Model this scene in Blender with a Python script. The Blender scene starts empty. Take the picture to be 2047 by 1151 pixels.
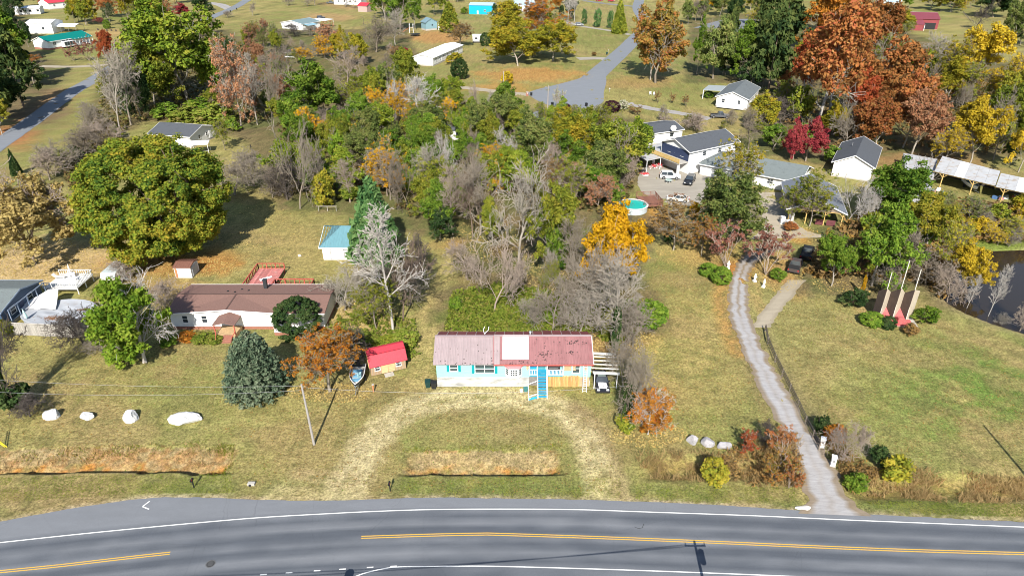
import bpy, math, random
import numpy as np
from mathutils import Vector, Matrix, noise as mnoise
R = math.radians
SC = bpy.context.scene
COL = SC.collection
# ------------------------------------------------------------------ camera, sky, sun, exposure
CAM_H, PITCH, FPX = 53.0, R(28.6), 1365.0
cd = bpy.data.cameras.new("camera"); cam = bpy.data.objects.new("camera", cd); COL.objects.link(cam)
cam.location = (0, 0, CAM_H); cam.rotation_euler = (math.pi/2 - PITCH, 0, 0)
cd.sensor_width = 36.0; cd.lens = 36.0*FPX/2047.0; cd.clip_start = 0.5; cd.clip_end = 9000
SC.camera = cam
SUN_EL, SUN_AZ = R(38.5), R(180.0 + 3.0)      # sun stands behind the camera; shadows fall straight away from it
w = bpy.data.worlds.new("World"); SC.world = w; w.use_nodes = True
nt = w.node_tree; nt.nodes.clear()
sky = nt.nodes.new("ShaderNodeTexSky"); sky.sky_type = 'NISHITA'; sky.sun_disc = False
sky.sun_elevation = SUN_EL; sky.sun_rotation = SUN_AZ; sky.air_density = 1.0; sky.dust_density = 0.6; sky.ozone_density = 1.2
bg = nt.nodes.new("ShaderNodeBackground"); bg.inputs[1].default_value = 0.09
wo = nt.nodes.new("ShaderNodeOutputWorld")
nt.links.new(sky.outputs[0], bg.inputs[0]); nt.links.new(bg.outputs[0], wo.inputs[0])
sl = bpy.data.lights.new("sun", 'SUN'); sl.energy = 4.7; sl.angle = R(0.5); sl.color = (1.0, 0.945, 0.86)
sun = bpy.data.objects.new("sun", sl); COL.objects.link(sun)
sd = Vector((math.sin(SUN_AZ)*math.cos(SUN_EL), math.cos(SUN_AZ)*math.cos(SUN_EL), math.sin(SUN_EL)))
sun.rotation_euler = sd.to_track_quat('Z', 'Y').to_euler(); sun.location = sd*300
SC.view_settings.view_transform = 'Standard'; SC.view_settings.look = 'None'
SC.view_settings.exposure = 0.78; SC.view_settings.gamma = 1.0; SC.view_settings.use_curve_mapping = False
SC.render.engine = 'CYCLES'
try:
    SC.cycles.filter_width = 0.95; SC.cycles.max_bounces = 6; SC.cycles.diffuse_bounces = 2; SC.cycles.glossy_bounces = 2; SC.cycles.transmission_bounces = 3
except Exception: pass

rnd = random.Random(7)
RNG = np.random.default_rng(11)
# ------------------------------------------------------------------ from a picture point to a place on the ground
CP, SP = math.cos(PITCH), math.sin(PITCH)
def G(px, py, z=0.0):
    a = (px-1023.5)/FPX; b = -(py-575.5)/FPX
    dy = CP + b*SP; dz = -SP + b*CP
    t = (z-CAM_H)/dz
    return (a*t, dy*t)
def G3(px, py, z=0.0):
    x, y = G(px, py, z); return Vector((x, y, z))
def scale_at(y, z=0.0):
    return FPX/(y*CP + (CAM_H-z)*SP)
def height_to(y, py):
    b = -(py-575.5)/FPX
    return CAM_H + y*(-SP+b*CP)/(CP+b*SP)
def to_px(x, y, z=0.0):
    d = y*CP + (CAM_H-z)*SP
    v = y*SP - (CAM_H-z)*CP
    return 1023.5 + FPX*x/d, 575.5 - FPX*v/d
# ------------------------------------------------------------------ objects
def tag(o, label=None, cat=None, group=None, kind=None):
    if label: o["label"] = label
    if cat: o["category"] = cat
    if group: o["group"] = group
    if kind: o["kind"] = kind
    return o
def thing(name, label, cat, loc=(0, 0, 0), rz=0.0, group=None):
    o = bpy.data.objects.new(name, None); COL.objects.link(o)
    o.location = loc; o.rotation_euler = (0, 0, rz); o.empty_display_size = 0.3
    return tag(o, label, cat, group)
class MB:
    """collects shapes, builds one mesh object"""
    def __init__(s): s.v = []; s.f = []; s.m = []
    def poly(s, pts, mi=0):
        n = len(s.v); s.v += [tuple(p) for p in pts]; s.f.append(tuple(range(n, n+len(pts)))); s.m.append(mi)
    def box(s, c, d, rz=0.0, mi=0, M=None, rx=0.0, ry=0.0):
        hx, hy, hz = d[0]/2, d[1]/2, d[2]/2
        P = [Vector((x*hx, y*hy, z*hz)) for z in (-1, 1) for y in (-1, 1) for x in (-1, 1)]
        rot = Matrix.Rotation(rz, 3, 'Z') @ Matrix.Rotation(ry, 3, 'Y') @ Matrix.Rotation(rx, 3, 'X')
        n = len(s.v); cc = Vector(c)
        s.v += [tuple(rot@p + cc) for p in P]
        for q in ((0, 2, 3, 1), (4, 5, 7, 6), (0, 1, 5, 4), (2, 6, 7, 3), (0, 4, 6, 2), (1, 3, 7, 5)):
            s.f.append(tuple(n+i for i in q)); s.m.append(mi)
        return s
    def bar(s, a, b, wd, ht=None, mi=0):
        a, b = Vector(a), Vector(b); ht = ht or wd
        d = (b-a); L = d.length
        if L < 1e-6: return s
        d /= L
        up = Vector((0, 0, 1)) if abs(d.z) < 0.95 else Vector((0, 1, 0))
        x = d.cross(up).normalized(); y = x.cross(d)
        n = len(s.v)
        for p in (a, b):
            for sx, sy in ((-1, -1), (1, -1), (1, 1), (-1, 1)):
                s.v.append(tuple(p + x*sx*wd/2 + y*sy*ht/2))
        for q in ((0, 1, 2, 3), (7, 6, 5, 4), (0, 4, 5, 1), (1, 5, 6, 2), (2, 6, 7, 3), (3, 7, 4, 0)):
            s.f.append(tuple(n+i for i in q)); s.m.append(mi)
        return s
    def tube(s, pts, rad, n=8, mi=0, cap=True):
        pts = [Vector(p) for p in pts]; rad = rad if hasattr(rad, '__len__') else [rad]*len(pts)
        base = len(s.v)
        for i, p in enumerate(pts):
            d = (pts[min(i+1, len(pts)-1)] - pts[max(i-1, 0)]).normalized()
            up = Vector((0, 0, 1)) if abs(d.z) < 0.9 else Vector((0, 1, 0))
            x = d.cross(up).normalized(); y = x.cross(d)
            for k in range(n):
                a = 2*math.pi*k/n
                s.v.append(tuple(p + (x*math.cos(a)+y*math.sin(a))*rad[i]))
        for i in range(len(pts)-1):
            for k in range(n):
                a = base+i*n+k; b = base+i*n+(k+1) % n
                s.f.append((a, b, b+n, a+n)); s.m.append(mi)
        if cap:
            s.f.append(tuple(base+k for k in reversed(range(n)))); s.m.append(mi)
            e = base+(len(pts)-1)*n
            s.f.append(tuple(e+k for k in range(n))); s.m.append(mi)
        return s
    def slab(s, pts, th, mi=0):
        """a flat sheet given by its top corners (counter-clockwise from above), th thick downwards"""
        n = len(pts); b = len(s.v)
        s.v += [tuple(p) for p in pts] + [(p[0], p[1], p[2]-th) for p in pts]
        s.f.append(tuple(b+i for i in range(n))); s.m.append(mi)
        s.f.append(tuple(b+n+i for i in reversed(range(n)))); s.m.append(mi)
        for i in range(n):
            j = (i+1) % n
            s.f.append((b+i, b+n+i, b+n+j, b+j)); s.m.append(mi)
        return s
    def build(s, name, mats, parent=None, loc=None, smooth=False, rz=0.0):
        me = bpy.data.meshes.new(name); me.from_pydata(s.v, [], s.f)
        mats = mats if isinstance(mats, (list, tuple)) else [mats]
        for m in mats: me.materials.append(m)
        if len(mats) > 1: me.polygons.foreach_set("material_index", s.m)
        if smooth: me.polygons.foreach_set("use_smooth", [True]*len(s.f))
        me.update()
        o = bpy.data.objects.new(name, me); COL.objects.link(o)
        if parent is not None: o.parent = parent
        if loc is not None: o.location = loc
        if rz: o.rotation_euler = (0, 0, rz)
        return o
def kids(o, table={}):
    return [c for c in o.children]
def copy_tree(o, parent=None):
    c = o.copy(); COL.objects.link(c); c.parent = parent
    for ch in list(o.children): copy_tree(ch, c)
    return c
def mesh_np(name, V, F, mats, parent=None, attrs=None, smooth=False, link=True):
    """fast mesh from numpy: V (n,3), F (m,k) all faces with k corners"""
    me = bpy.data.meshes.new(name); V = np.asarray(V, np.float32); F = np.asarray(F, np.int32)
    m, k = F.shape
    me.vertices.add(len(V)); me.vertices.foreach_set("co", V.ravel())
    me.loops.add(m*k); me.loops.foreach_set("vertex_index", F.ravel())
    me.polygons.add(m); me.polygons.foreach_set("loop_start", np.arange(0, m*k, k, dtype=np.int32))
    if smooth: me.polygons.foreach_set("use_smooth", np.ones(m, bool))
    for mt in mats: me.materials.append(mt)
    me.update(calc_edges=True)
    for an, dom, typ, arr in (attrs or []):
        a = me.attributes.new(an, typ, dom)
        a.data.foreach_set("color" if typ == 'FLOAT_COLOR' else "value", np.asarray(arr, np.float32).ravel())
    if not link: return me
    o = bpy.data.objects.new(name, me); COL.objects.link(o)
    if parent is not None: o.parent = parent
    return o
# ------------------------------------------------------------------ materials
def srgb(h):
    c = [int(h[i:i+2], 16)/255 for i in (0, 2, 4)]
    return tuple(x/12.92 if x <= .04045 else ((x+.055)/1.055)**2.4 for x in c)
class NT:
    def __init__(s, m):
        m.use_nodes = True; s.t = m.node_tree; s.t.nodes.clear()
    def n(s, kind, **kw):
        x = s.t.nodes.new(kind)
        for k, v in kw.items():
            if k.startswith('i_'): x.inputs[k[2:].replace('_', ' ')].default_value = v
            elif k.startswith('n_'): x.inputs[int(k[2:])].default_value = v
            else: setattr(x, k, v)
        return x
    def l(s, a, b): s.t.links.new(a, b)
def c4(c): return (c[0], c[1], c[2], 1.0)
_mats = {}
def M(name, color, rough=0.7, var=0.18, scale=3.0, bump=0.0, bscale=30.0, metal=0.0, dirt=None, dirt_amt=0.0, dirt_scale=1.2, spec=0.4, stretch=None, obj_rand=0.0, grain=0.0):
    """solid procedural material: base colour with two scales of mottling, optional dirt patches and bump"""
    if name in _mats: return _mats[name]
    m = bpy.data.materials.new(name); t = NT(m)
    out = t.n("ShaderNodeOutputMaterial"); b = t.n("ShaderNodeBsdfPrincipled")
    b.inputs["Roughness"].default_value = rough; b.inputs["Metallic"].default_value = metal
    b.inputs["Specular IOR Level"].default_value = spec
    tc = t.n("ShaderNodeTexCoord"); src = tc.outputs["Object"]
    if stretch:
        mp = t.n("ShaderNodeMapping"); mp.inputs["Scale"].default_value = stretch; t.l(src, mp.inputs[0]); src = mp.outputs[0]
    n1 = t.n("ShaderNodeTexNoise", i_Scale=scale, i_Detail=6.0, i_Roughness=0.65); t.l(src, n1.inputs["Vector"])
    r = t.n("ShaderNodeMapRange"); r.inputs[1].default_value = .25; r.inputs[2].default_value = .75
    r.inputs[3].default_value = 1-var; r.inputs[4].default_value = 1+var; t.l(n1.outputs["Fac"], r.inputs[0])
    mul = t.n("ShaderNodeMix", data_type='RGBA', blend_type='MULTIPLY'); mul.inputs[0].default_value = 1.0
    mul.inputs[6].default_value = c4(color); t.l(r.outputs[0], mul.inputs[7]); cur = mul.outputs[2]
    if dirt is not None:
        n2 = t.n("ShaderNodeTexNoise", i_Scale=dirt_scale, i_Detail=8.0, i_Roughness=0.7); t.l(src, n2.inputs["Vector"])
        r2 = t.n("ShaderNodeMapRange"); r2.inputs[1].default_value = .62-dirt_amt*.3; r2.inputs[2].default_value = .72-dirt_amt*.2
        r2.inputs[3].default_value = 0; r2.inputs[4].default_value = min(1.0, .35+dirt_amt); t.l(n2.outputs["Fac"], r2.inputs[0])
        mx = t.n("ShaderNodeMix", data_type='RGBA'); t.l(r2.outputs[0], mx.inputs[0]); t.l(cur, mx.inputs[6]); mx.inputs[7].default_value = c4(dirt); cur = mx.outputs[2]
    if obj_rand > 0:
        oi = t.n("ShaderNodeObjectInfo"); r3 = t.n("ShaderNodeMapRange"); r3.inputs[3].default_value = 1-obj_rand; r3.inputs[4].default_value = 1+obj_rand
        t.l(oi.outputs["Random"], r3.inputs[0]); m3 = t.n("ShaderNodeMix", data_type='RGBA', blend_type='MULTIPLY'); m3.inputs[0].default_value = 1.0
        t.l(cur, m3.inputs[6]); t.l(r3.outputs[0], m3.inputs[7]); cur = m3.outputs[2]
    t.l(cur, b.inputs["Base Color"])
    if bump > 0:
        n3 = t.n("ShaderNodeTexNoise", i_Scale=bscale, i_Detail=4.0); t.l(src, n3.inputs["Vector"])
        bp = t.n("ShaderNodeBump"); bp.inputs["Strength"].default_value = bump; bp.inputs["Distance"].default_value = 0.05
        t.l(n3.outputs["Fac"], bp.inputs["Height"]); t.l(bp.outputs[0], b.inputs["Normal"])
    t.l(b.outputs[0], out.inputs[0]); _mats[name] = m
    return m
white = M("white_paint", (.78, .78, .77), .55, .06, 2, dirt=(.45, .43, .38), dirt_amt=.12)
white_vinyl = M("white_vinyl_siding", (.76, .76, .75), .5, .06, 1.5, dirt=(.5, .48, .42), dirt_amt=.12, stretch=(1, 1, 9))
glass = M("window_glass", (.035, .045, .055), .08, .2, 1, spec=.7)
dark = M("dark_void", (.02, .02, .022), .8)
tyre_m = M("tyre_rubber", (.02, .02, .021), .85)
rim_m = M("wheel_metal", (.45, .46, .47), .35, metal=.8)
wood_grey = M("weathered_wood", (.33, .31, .28), .85, .3, 2, stretch=(6, 6, .6), obj_rand=.18, bump=.2)
wood_tan = M("bare_wood", (.52, .36, .19), .8, .25, 2, stretch=(1, 1, 6), obj_rand=.15)
wood_yellow = M("treated_yellow_wood", (.58, .40, .14), .75, .2, 2)
wood_red = M("red_stained_wood", (.42, .085, .06), .75, .25, 3, obj_rand=.15, dirt=(.32, .2, .16), dirt_amt=.2)
wood_rust = M("faded_redwood", (.22, .10, .07), .8, .25, 3, obj_rand=.15)
brick_m = M("brick_red", (.30, .13, .09), .85, .3, 8, bump=.2)
concrete = M("concrete", (.42, .40, .36), .9, .14, 1.2, dirt=(.26, .24, .2), dirt_amt=.3, dirt_scale=.5)
shingle_brown = M("brown_shingles", (.205, .118, .095), .9, .32, 7, bump=.5, bscale=14, stretch=(1, 1.8, 1.8))
shingle_grey = M("charcoal_shingles", (.078, .086, .098), .88, .22, 6, bump=.3, bscale=14, dirt=(.045, .05, .055), dirt_amt=.22)
shingle_pale = M("grey_green_shingles", (.15, .175, .175), .88, .2, 6, bump=.3, bscale=14, dirt=(.1, .115, .11), dirt_amt=.3)
metal_white = M("white_roof_metal", (.66, .68, .70), .38, .06, .8, dirt=(.42, .38, .32), dirt_amt=.18, dirt_scale=.6)
metal_old = M("old_roof_metal", (.44, .45, .46), .5, .12, .8, dirt=(.30, .20, .11), dirt_amt=.33, dirt_scale=.7)
metal_teal = M("teal_roof_metal", (.13, .27, .31), .45, .12, 1.0, dirt=(.10, .16, .18), dirt_amt=.2, stretch=(4, .5, 1))
metal_green = M("green_roof_metal", (.0, .17, .145), .45, .06, 1.0)
metal_bright_red = M("bright_red_roof_metal", (.52, .045, .065), .42, .08, 1.2)
metal_maroon = M("maroon_roof_metal", (.20, .05, .065), .5, .12, 1.0)
steel = M("galvanised_steel", (.45, .47, .49), .4, metal=.7)
black_m = M("black_plastic", (.018, .019, .02), .5)
terracotta = M("terracotta", (.42, .17, .09), .85)
# ------------------------------------------------------------------ noise for the ground colours
def vnoise(x, y, seed=0):
    xi = np.floor(x).astype(np.int64); yi = np.floor(y).astype(np.int64); fx = x-xi; fy = y-yi
    fx = fx*fx*(3-2*fx); fy = fy*fy*(3-2*fy)
    def h(a, b):
        n = (a*374761393 + b*668265263 + seed*1442695041) & 0x7fffffff
        n = ((n ^ (n >> 13))*1274126177) & 0x7fffffff
        return ((n ^ (n >> 16)) & 0xffff)/65535.0
    return (h(xi, yi)*(1-fx)+h(xi+1, yi)*fx)*(1-fy) + (h(xi, yi+1)*(1-fx)+h(xi+1, yi+1)*fx)*fy
def fbm(x, y, seed=0, octv=4):
    s = 0; a = .5; tot = 0
    for k in range(octv):
        s = s + a*vnoise(x*2**k+17*k, y*2**k-9*k, seed+k); tot += a; a *= .55
    return s/tot
def seg_dist(X, Y, pts):
    d = np.full(X.shape, 1e9)
    for (ax, ay), (bx, by) in zip(pts[:-1], pts[1:]):
        vx, vy = bx-ax, by-ay; L = vx*vx+vy*vy+1e-9
        t = np.clip(((X-ax)*vx+(Y-ay)*vy)/L, 0, 1)
        d = np.minimum(d, np.hypot(X-ax-t*vx, Y-ay-t*vy))
    return d
def in_poly(X, Y, poly):
    r = np.zeros(X.shape, bool); n = len(poly)
    for i in range(n):
        x1, y1 = poly[i]; x2, y2 = poly[(i+1) % n]
        if y1 == y2: continue
        c = ((Y < y1) != (Y < y2)) & (X < (x2-x1)*(Y-y1)/(y2-y1)+x1)
        r ^= c
    return r
def soft(d, w0, w1):      # 1 inside w0, 0 beyond w1
    return np.clip((w1-d)/(w1-w0), 0, 1)
def poly_soft(X, Y, poly, w):
    """1 inside the polygon, fading over w outside"""
    d = seg_dist(X, Y, list(poly)+[poly[0]])
    ins = in_poly(X, Y, poly)
    return np.where(ins, 1.0, np.clip(1-d/w, 0, 1))
def PX(*pts): return [G(*p) for p in pts]
# ================================================================== GROUND
road_top = PX((0, 1042), (150, 1015), (290, 996), (400, 994), (500, 998), (600, 1000), (700, 999), (860, 994), (1000, 996), (1150, 998), (1300, 1003), (1450, 1010), (1600, 1020), (1750, 1028), (1900, 1036), (2047, 1043))
white_line = PX((0, 1084), (130, 1070), (260, 1057), (400, 1044), (520, 1034), (640, 1027), (740, 1022), (860, 1018), (1000, 1017), (1150, 1018), (1300, 1023), (1500, 1030), (1700, 1039), (1900, 1047), (2047, 1053))
def extend(p, L=70):
    (x0, y0), (x1, y1) = p[0], p[1]; d = math.hypot(x1-x0, y1-y0); a = [(x0-(x1-x0)/d*L*k/8, y0-(y1-y0)/d*L*k/8) for k in range(8, 0, -1)]
    (x0, y0), (x1, y1) = p[-2], p[-1]; d = math.hypot(x1-x0, y1-y0); b = [(x1+(x1-x0)/d*L*k/8, y1+(y1-y0)/d*L*k/8) for k in range(1, 9)]
    return a+list(p)+b
road_top = extend(road_top); white_line = extend(white_line)
POND = PX((1880, 590), (1903, 560), (1918, 528), (1930, 506), (1960, 499), (2060, 497), (2150, 520), (2300, 640), (2200, 720), (2060, 668), (1985, 645), (1935, 625), (1898, 606))
DITCH = [  # xa, xb, y near edge, y far edge, depth
    (G(-60, 945)[0], G(462, 935)[0], G(200, 947)[1], G(200, 893)[1], 1.25),
    (G(805, 950)[0], G(1127, 945)[0], G(960, 950)[1], G(960, 897)[1], 1.0),
    (G(1290, 960)[0], G(1590, 965)[0], G(1430, 966)[1], G(1430, 905)[1], .7),
    (G(1700, 985)[0], G(2100, 990)[0], G(1900, 1008)[1], G(1900, 940)[1], .7)]
def ditch_profile(X, Y):
    z = np.zeros(X.shape); upm = np.zeros(X.shape); wall = np.zeros(X.shape); bed = np.zeros(X.shape)
    for k, (xa, xb, yn, yf, dp) in enumerate(DITCH):
        wob = (fbm(X*.35, X*0+k*7.3, 50+k, 3)-.5)*1.3+(fbm(X*1.6, X*0+k*3.3, 80+k, 2)-.5)*.4
        yn2 = yn + wob*.5 + (.0018*(X-xa)*(X-xb)*-.5 if k == 0 else 0); 
        t = (Y-yn2)/(yf-yn)
        end = soft(np.maximum(xa-X, X-xb)+2.2*(fbm(X*.9, Y*.9, 57, 3)-.5), -1.3, .3)
        prof = np.where(t < .10, np.clip(t/.10, 0, 1), np.where(t < .26, 1.0, np.clip(1-(t-.26)/.74, 0, 1)**1.15))
        prof = np.where((t < 0) | (t > 1), 0, prof)
        if k > 1: prof = np.where((t < 0) | (t > 1), 0, np.sin(np.clip(t, 0, 1)*math.pi)**1.5); dp = dp*.7
        z -= dp*prof*end
        on = ((t > .16) & (t < .92)).astype(float)*end
        upm = np.maximum(upm, on*np.clip((t-.36-.5*(fbm(X*.8, Y*.8, 55, 2)-.5))/.12, 0, 1)*(k < 2))
        wall = np.maximum(wall, on*(1 if k < 2 else .25)*np.where(t > .62, np.clip((.95-t)/.33, 0, 1), 1))
        bed = np.maximum(bed, ((t > .02) & (t < .28)).astype(float)*end*(1 if k < 2 else .4))
    return z, wall, bed, upm
def axis_pts(a, near, step, far, grow):
    p = [a]; 
    while p[-1] < near: p.append(p[-1]+step)
    s = step
    while p[-1] < far: s *= grow; p.append(p[-1]+s)
    return p
ys = axis_pts(44.0, 78, .26, 4000, 1.0125)
ys = [-400, -100, 0, 20, 30, 36, 40, 42.5]+ys
xp = axis_pts(0.0, 62, .42, 4000, 1.03)
xs = [-x for x in reversed(xp[1:])]+xp
XX, YY = np.meshgrid(np.array(xs), np.array(ys))
ZZ, dwall, dbed, dup = ditch_profile(XX, YY)
pdist = seg_dist(XX, YY, POND+[POND[0]]); pin = in_poly(XX, YY, POND)
ZZ = ZZ - np.where(pin, np.clip(pdist/2.5, 0, 1)*1.6+.25, np.clip(1-pdist/2.2, 0, 1)**2*.25)
ZZ = ZZ + (fbm(XX*.25, YY*.25, 3, 3)-.5)*.16*np.clip((YY-58)/10, 0, 1) + (fbm(XX*1.6, YY*1.6, 9, 2)-.5)*.05
ZZ = np.where((YY < 49), np.minimum(ZZ, -.03), ZZ)
# pixel coordinates of every ground point, for laying out lawns, tracks and leaf litter where they lie
dep = np.maximum(YY*CP+CAM_H*SP, 5.0)
QX = 1023.5+FPX*XX/dep; QY = 575.5-FPX*(YY*SP-CAM_H*CP)/dep
n_big = fbm(XX*.035, YY*.035, 21, 4); n_mid = fbm(XX*.16, YY*.16, 31, 4); n_sm = fbm(XX*.7, YY*.7, 41, 3); n_fi = fbm(XX*2.1, YY*2.1, 47, 2)
def mixc(C, col, w):
    return C*(1-w[..., None]) + np.array(col)*w[..., None]
def thr(n, a, b): return np.clip((n-a)/(b-a), 0, 1)
C = np.zeros(XX.shape+(3,))+np.array((.285, .243, .090))
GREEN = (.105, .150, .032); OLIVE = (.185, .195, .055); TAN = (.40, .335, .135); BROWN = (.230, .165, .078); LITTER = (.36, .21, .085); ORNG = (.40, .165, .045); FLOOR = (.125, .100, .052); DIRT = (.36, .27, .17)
C = mixc(C, OLIVE, .75*thr(n_mid*.6+n_big*.4, .42, .62))
C = mixc(C, TAN, .55*thr(n_sm*.55+n_mid*.45, .50, .68))
C = mixc(C, GREEN, .55*thr(n_big*.4+n_sm*.3+n_fi*.3, .52, .66))
# green bright lawn on the far lower right, drier lawn around the drive
gl = soft(np.hypot((QX-1990)/260, (QY-790)/150), .4, 1.25)*thr(n_mid*.5+n_sm*.5, .32, .56)
C = mixc(C, (.120, .195, .038), .85*gl)
gl = soft(np.hypot((QX-1560)/170, (QY-680)/150), .3, 1.2)
C = mixc(C, (.235, .215, .082), .5*gl)
gold = soft(np.hypot((QX-1390)/120, (QY-690)/170), .3, 1.15)
C = mixc(C, (.40, .30, .115), .6*gold*thr(n_sm, .3, .6))
gold = soft(np.hypot((QX-560)/150, (QY-490)/90), .3, 1.15)
C = mixc(C, (.33, .245, .10), .55*gold)
gold = soft(np.hypot((QX-1000)/190, (QY-850)/50), .3, 1.2)
C = mixc(C, (.30, .215, .105), .6*gold*thr(n_mid, .3, .6))
# grass verge by the road: greener close to it, brown at the very left
edge = seg_dist(XX, YY, road_top)
vg = soft(edge, 1.2, 4.4)*(YY > 44)*(1-soft(edge, .1, .55))
C = mixc(C, (.13, .155, .045), .8*vg*thr(n_sm*.5+n_mid*.5, .30, .55)*(QX < 2000))
C = mixc(C, (.26, .19, .095), .75*soft(np.hypot((QX-100)/230, (QY-1000)/45), .4, 1.1)*thr(n_sm, .25, .55))
C = mixc(C, (.36, .29, .19), .9*soft(edge, .15, .8)*thr(n_fi, .25, .6))
# mown stripes of the right lawn
st = np.sin((XX*.75+YY*.66)*2.1+n_mid*2)*.5+.5
C = C*(1+.22*(st-.5)*soft(np.hypot((QX-1850)/260, (QY-750)/150), .6, 1.2))[..., None]
C = mixc(C, (.30, .215, .10), .55*thr(fbm(XX*.11, YY*.13, 133, 4), .53, .66)*(1-.6*gl)); C = mixc(C, (.16, .15, .055), .5*thr(fbm(XX*.5, YY*.5, 143, 3), .56, .68))
# wheel tracks: the horseshoe drive in front of the aqua house and the path behind it
def track(pts, wpx_m, col, amt, lo=.22, hi=.55):
    global C
    d = seg_dist(XX, YY, PX(*pts)) + (n_sm-.5)*1.4
    rut = 1-.45*np.clip(1-d/.45, 0, 1)
    C = mixc(C, col, amt*rut*soft(d, wpx_m*.45, wpx_m)*thr(n_fi*.5+n_sm*.5, lo, hi))
U = [(680, 1000), (700, 960), (735, 890), (775, 845), (815, 818), (880, 799), (980, 793), (1080, 800), (1135, 822), (1175, 865), (1197, 920), (1210, 960), (1215, 1005)]
track(U, 2.9, (.48, .40, .22), .9, .14, .5)
track([(690, 990), (640, 1000), (560, 985)], 2.2, (.40, .33, .16), .7)
track([(1210, 950), (1212, 1000)], 2.2, (.47, .40, .19), .75)
track([(600, 950), (700, 960)], 1.6, (.40, .30, .16), .5)
track([(835, 770), (848, 700), (862, 620), (890, 540), (920, 490)], 2.1, (.40, .31, .13), .7)
track([(1240, 820), (1210, 830), (1150, 815)], 1.2, (.28, .20, .10), .5)
d1 = seg_dist(XX, YY, PX(*[(1245, 990), (1232, 920), (1205, 860), (1150, 810)])); C = mixc(C, BROWN, .55*soft(d1+(n_sm-.5), .5, 1.3))
d1 = seg_dist(XX, YY, PX(*[(1690, 905), (1600, 800), (1545, 700), (1520, 640)])); C = mixc(C, (.20, .165, .08), .5*soft(d1+(n_sm-.5), .5, 1.4))
d1 = seg_dist(XX, YY, PX(*[(1550, 870), (1490, 720), (1440, 600)])); C = mixc(C, (.22, .165, .08), .45*soft(d1+(n_sm-.5), .3, 1.2))
track([(1500, 520), (1462, 545), (1448, 590), (1455, 640), (1480, 700)], 2.6, (.40, .22, .075), .75, .15, .5); track([(1505, 560), (1515, 600), (1530, 630)], 1.3, (.36, .24, .10), .6)
# fallen leaves and shade-bare ground under trees (px, py, rx, ry, colour, amount)
for px, py, rx, ry, col, am in [
    (120, 520, 190, 45, (.50, .36, .19), .85), (60, 545, 140, 30, (.52, .38, .2), .8), (330, 530, 150, 22, ORNG, .55), (430, 520, 60, 30, ORNG, .45), (330, 580, 90, 30, LITTER, .5),
    (940, 470, 80, 45, LITTER, .8), (1020, 480, 60, 50, (.33, .16, .085), .8), (1080, 540, 60, 60, (.40, .28, .13), .7), (960, 560, 60, 40, BROWN, .5),
    (1240, 680, 90, 30, LITTER, .6), (1190, 700, 60, 30, LITTER, .5), (1310, 790, 60, 40, (.36, .24, .10), .5), (700, 640, 80, 45, (.46, .34, .16), .7), (760, 690, 90, 30, (.34, .29, .11), .5), (660, 780, 80, 20, BROWN, .6),
    (1400, 500, 90, 40, (.42, .26, .10), .7), (1350, 480, 70, 50, (.38, .32, .12), .5), (1310, 440, 40, 30, (.46, .22, .06), .8), (1470, 545, 40, 25, ORNG, .8), (1550, 540, 40, 40, LITTER, .75), (1600, 470, 40, 18, (.46, .23, .07), .8), (1590, 580, 30, 25, LITTER, .5),
    (1060, 150, 130, 16, (.42, .205, .07), .75), (1000, 175, 90, 12, (.42, .22, .07), .6), (1270, 165, 90, 14, (.34, .2, .08), .5), (1800, 290, 200, 60, (.27, .14, .07), .7), (1640, 250, 120, 40, (.14, .10, .07), .7),
    (60, 215, 90, 50, (.17, .10, .07), .8), (20, 270, 60, 30, (.34, .13, .06), .8), (95, 195, 60, 20, (.30, .17, .08), .6), (870, 75, 70, 14, (.42, .20, .08), .7), (230, 75, 60, 12, (.36, .24, .1), .4), (260, 65, 120, 8, (.42, .27, .12), .5),
    (1700, 560, 60, 20, (.40, .25, .10), .6), (1830, 560, 60, 30, (.34, .26, .14), .7), (1740, 620, 40, 25, (.40, .27, .13), .6), (660, 35, 60, 10, (.40, .23, .12), .6), (700, 10, 80, 10, (.36, .2, .1), .5)]:
    q = np.hypot((QX-px)/rx, (QY-py)/ry) + (n_mid-.5)*.7 + (n_sm-.5)*.5
    C = mixc(C, col, am*soft(q, .55, 1.1))
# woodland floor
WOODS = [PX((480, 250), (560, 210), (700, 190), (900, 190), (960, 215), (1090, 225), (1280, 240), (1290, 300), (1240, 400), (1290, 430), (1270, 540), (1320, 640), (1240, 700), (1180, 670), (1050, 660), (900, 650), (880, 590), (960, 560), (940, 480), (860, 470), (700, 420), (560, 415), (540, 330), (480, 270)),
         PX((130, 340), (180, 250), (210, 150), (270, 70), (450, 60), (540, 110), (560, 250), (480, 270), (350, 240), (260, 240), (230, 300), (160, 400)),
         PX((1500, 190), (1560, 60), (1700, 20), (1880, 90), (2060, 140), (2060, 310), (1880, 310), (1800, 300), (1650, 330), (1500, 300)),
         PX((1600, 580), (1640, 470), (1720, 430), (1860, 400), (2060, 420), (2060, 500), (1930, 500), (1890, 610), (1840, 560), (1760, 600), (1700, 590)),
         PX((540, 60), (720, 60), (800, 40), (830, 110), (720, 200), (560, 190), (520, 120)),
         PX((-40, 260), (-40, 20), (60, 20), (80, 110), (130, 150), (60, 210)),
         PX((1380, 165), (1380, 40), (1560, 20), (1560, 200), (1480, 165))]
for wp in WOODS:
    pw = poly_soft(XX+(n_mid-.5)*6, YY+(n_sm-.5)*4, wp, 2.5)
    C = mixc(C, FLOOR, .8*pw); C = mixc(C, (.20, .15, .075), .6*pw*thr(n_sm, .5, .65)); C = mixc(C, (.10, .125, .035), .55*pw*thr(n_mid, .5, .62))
# bright weeds behind the aqua house
wd = soft(np.hypot((QX-1010)/140, (QY-630)/48)+(n_sm-.5)*.6, .6, 1.1); C = mixc(C, (.155, .20, .035), .7*wd)
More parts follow.
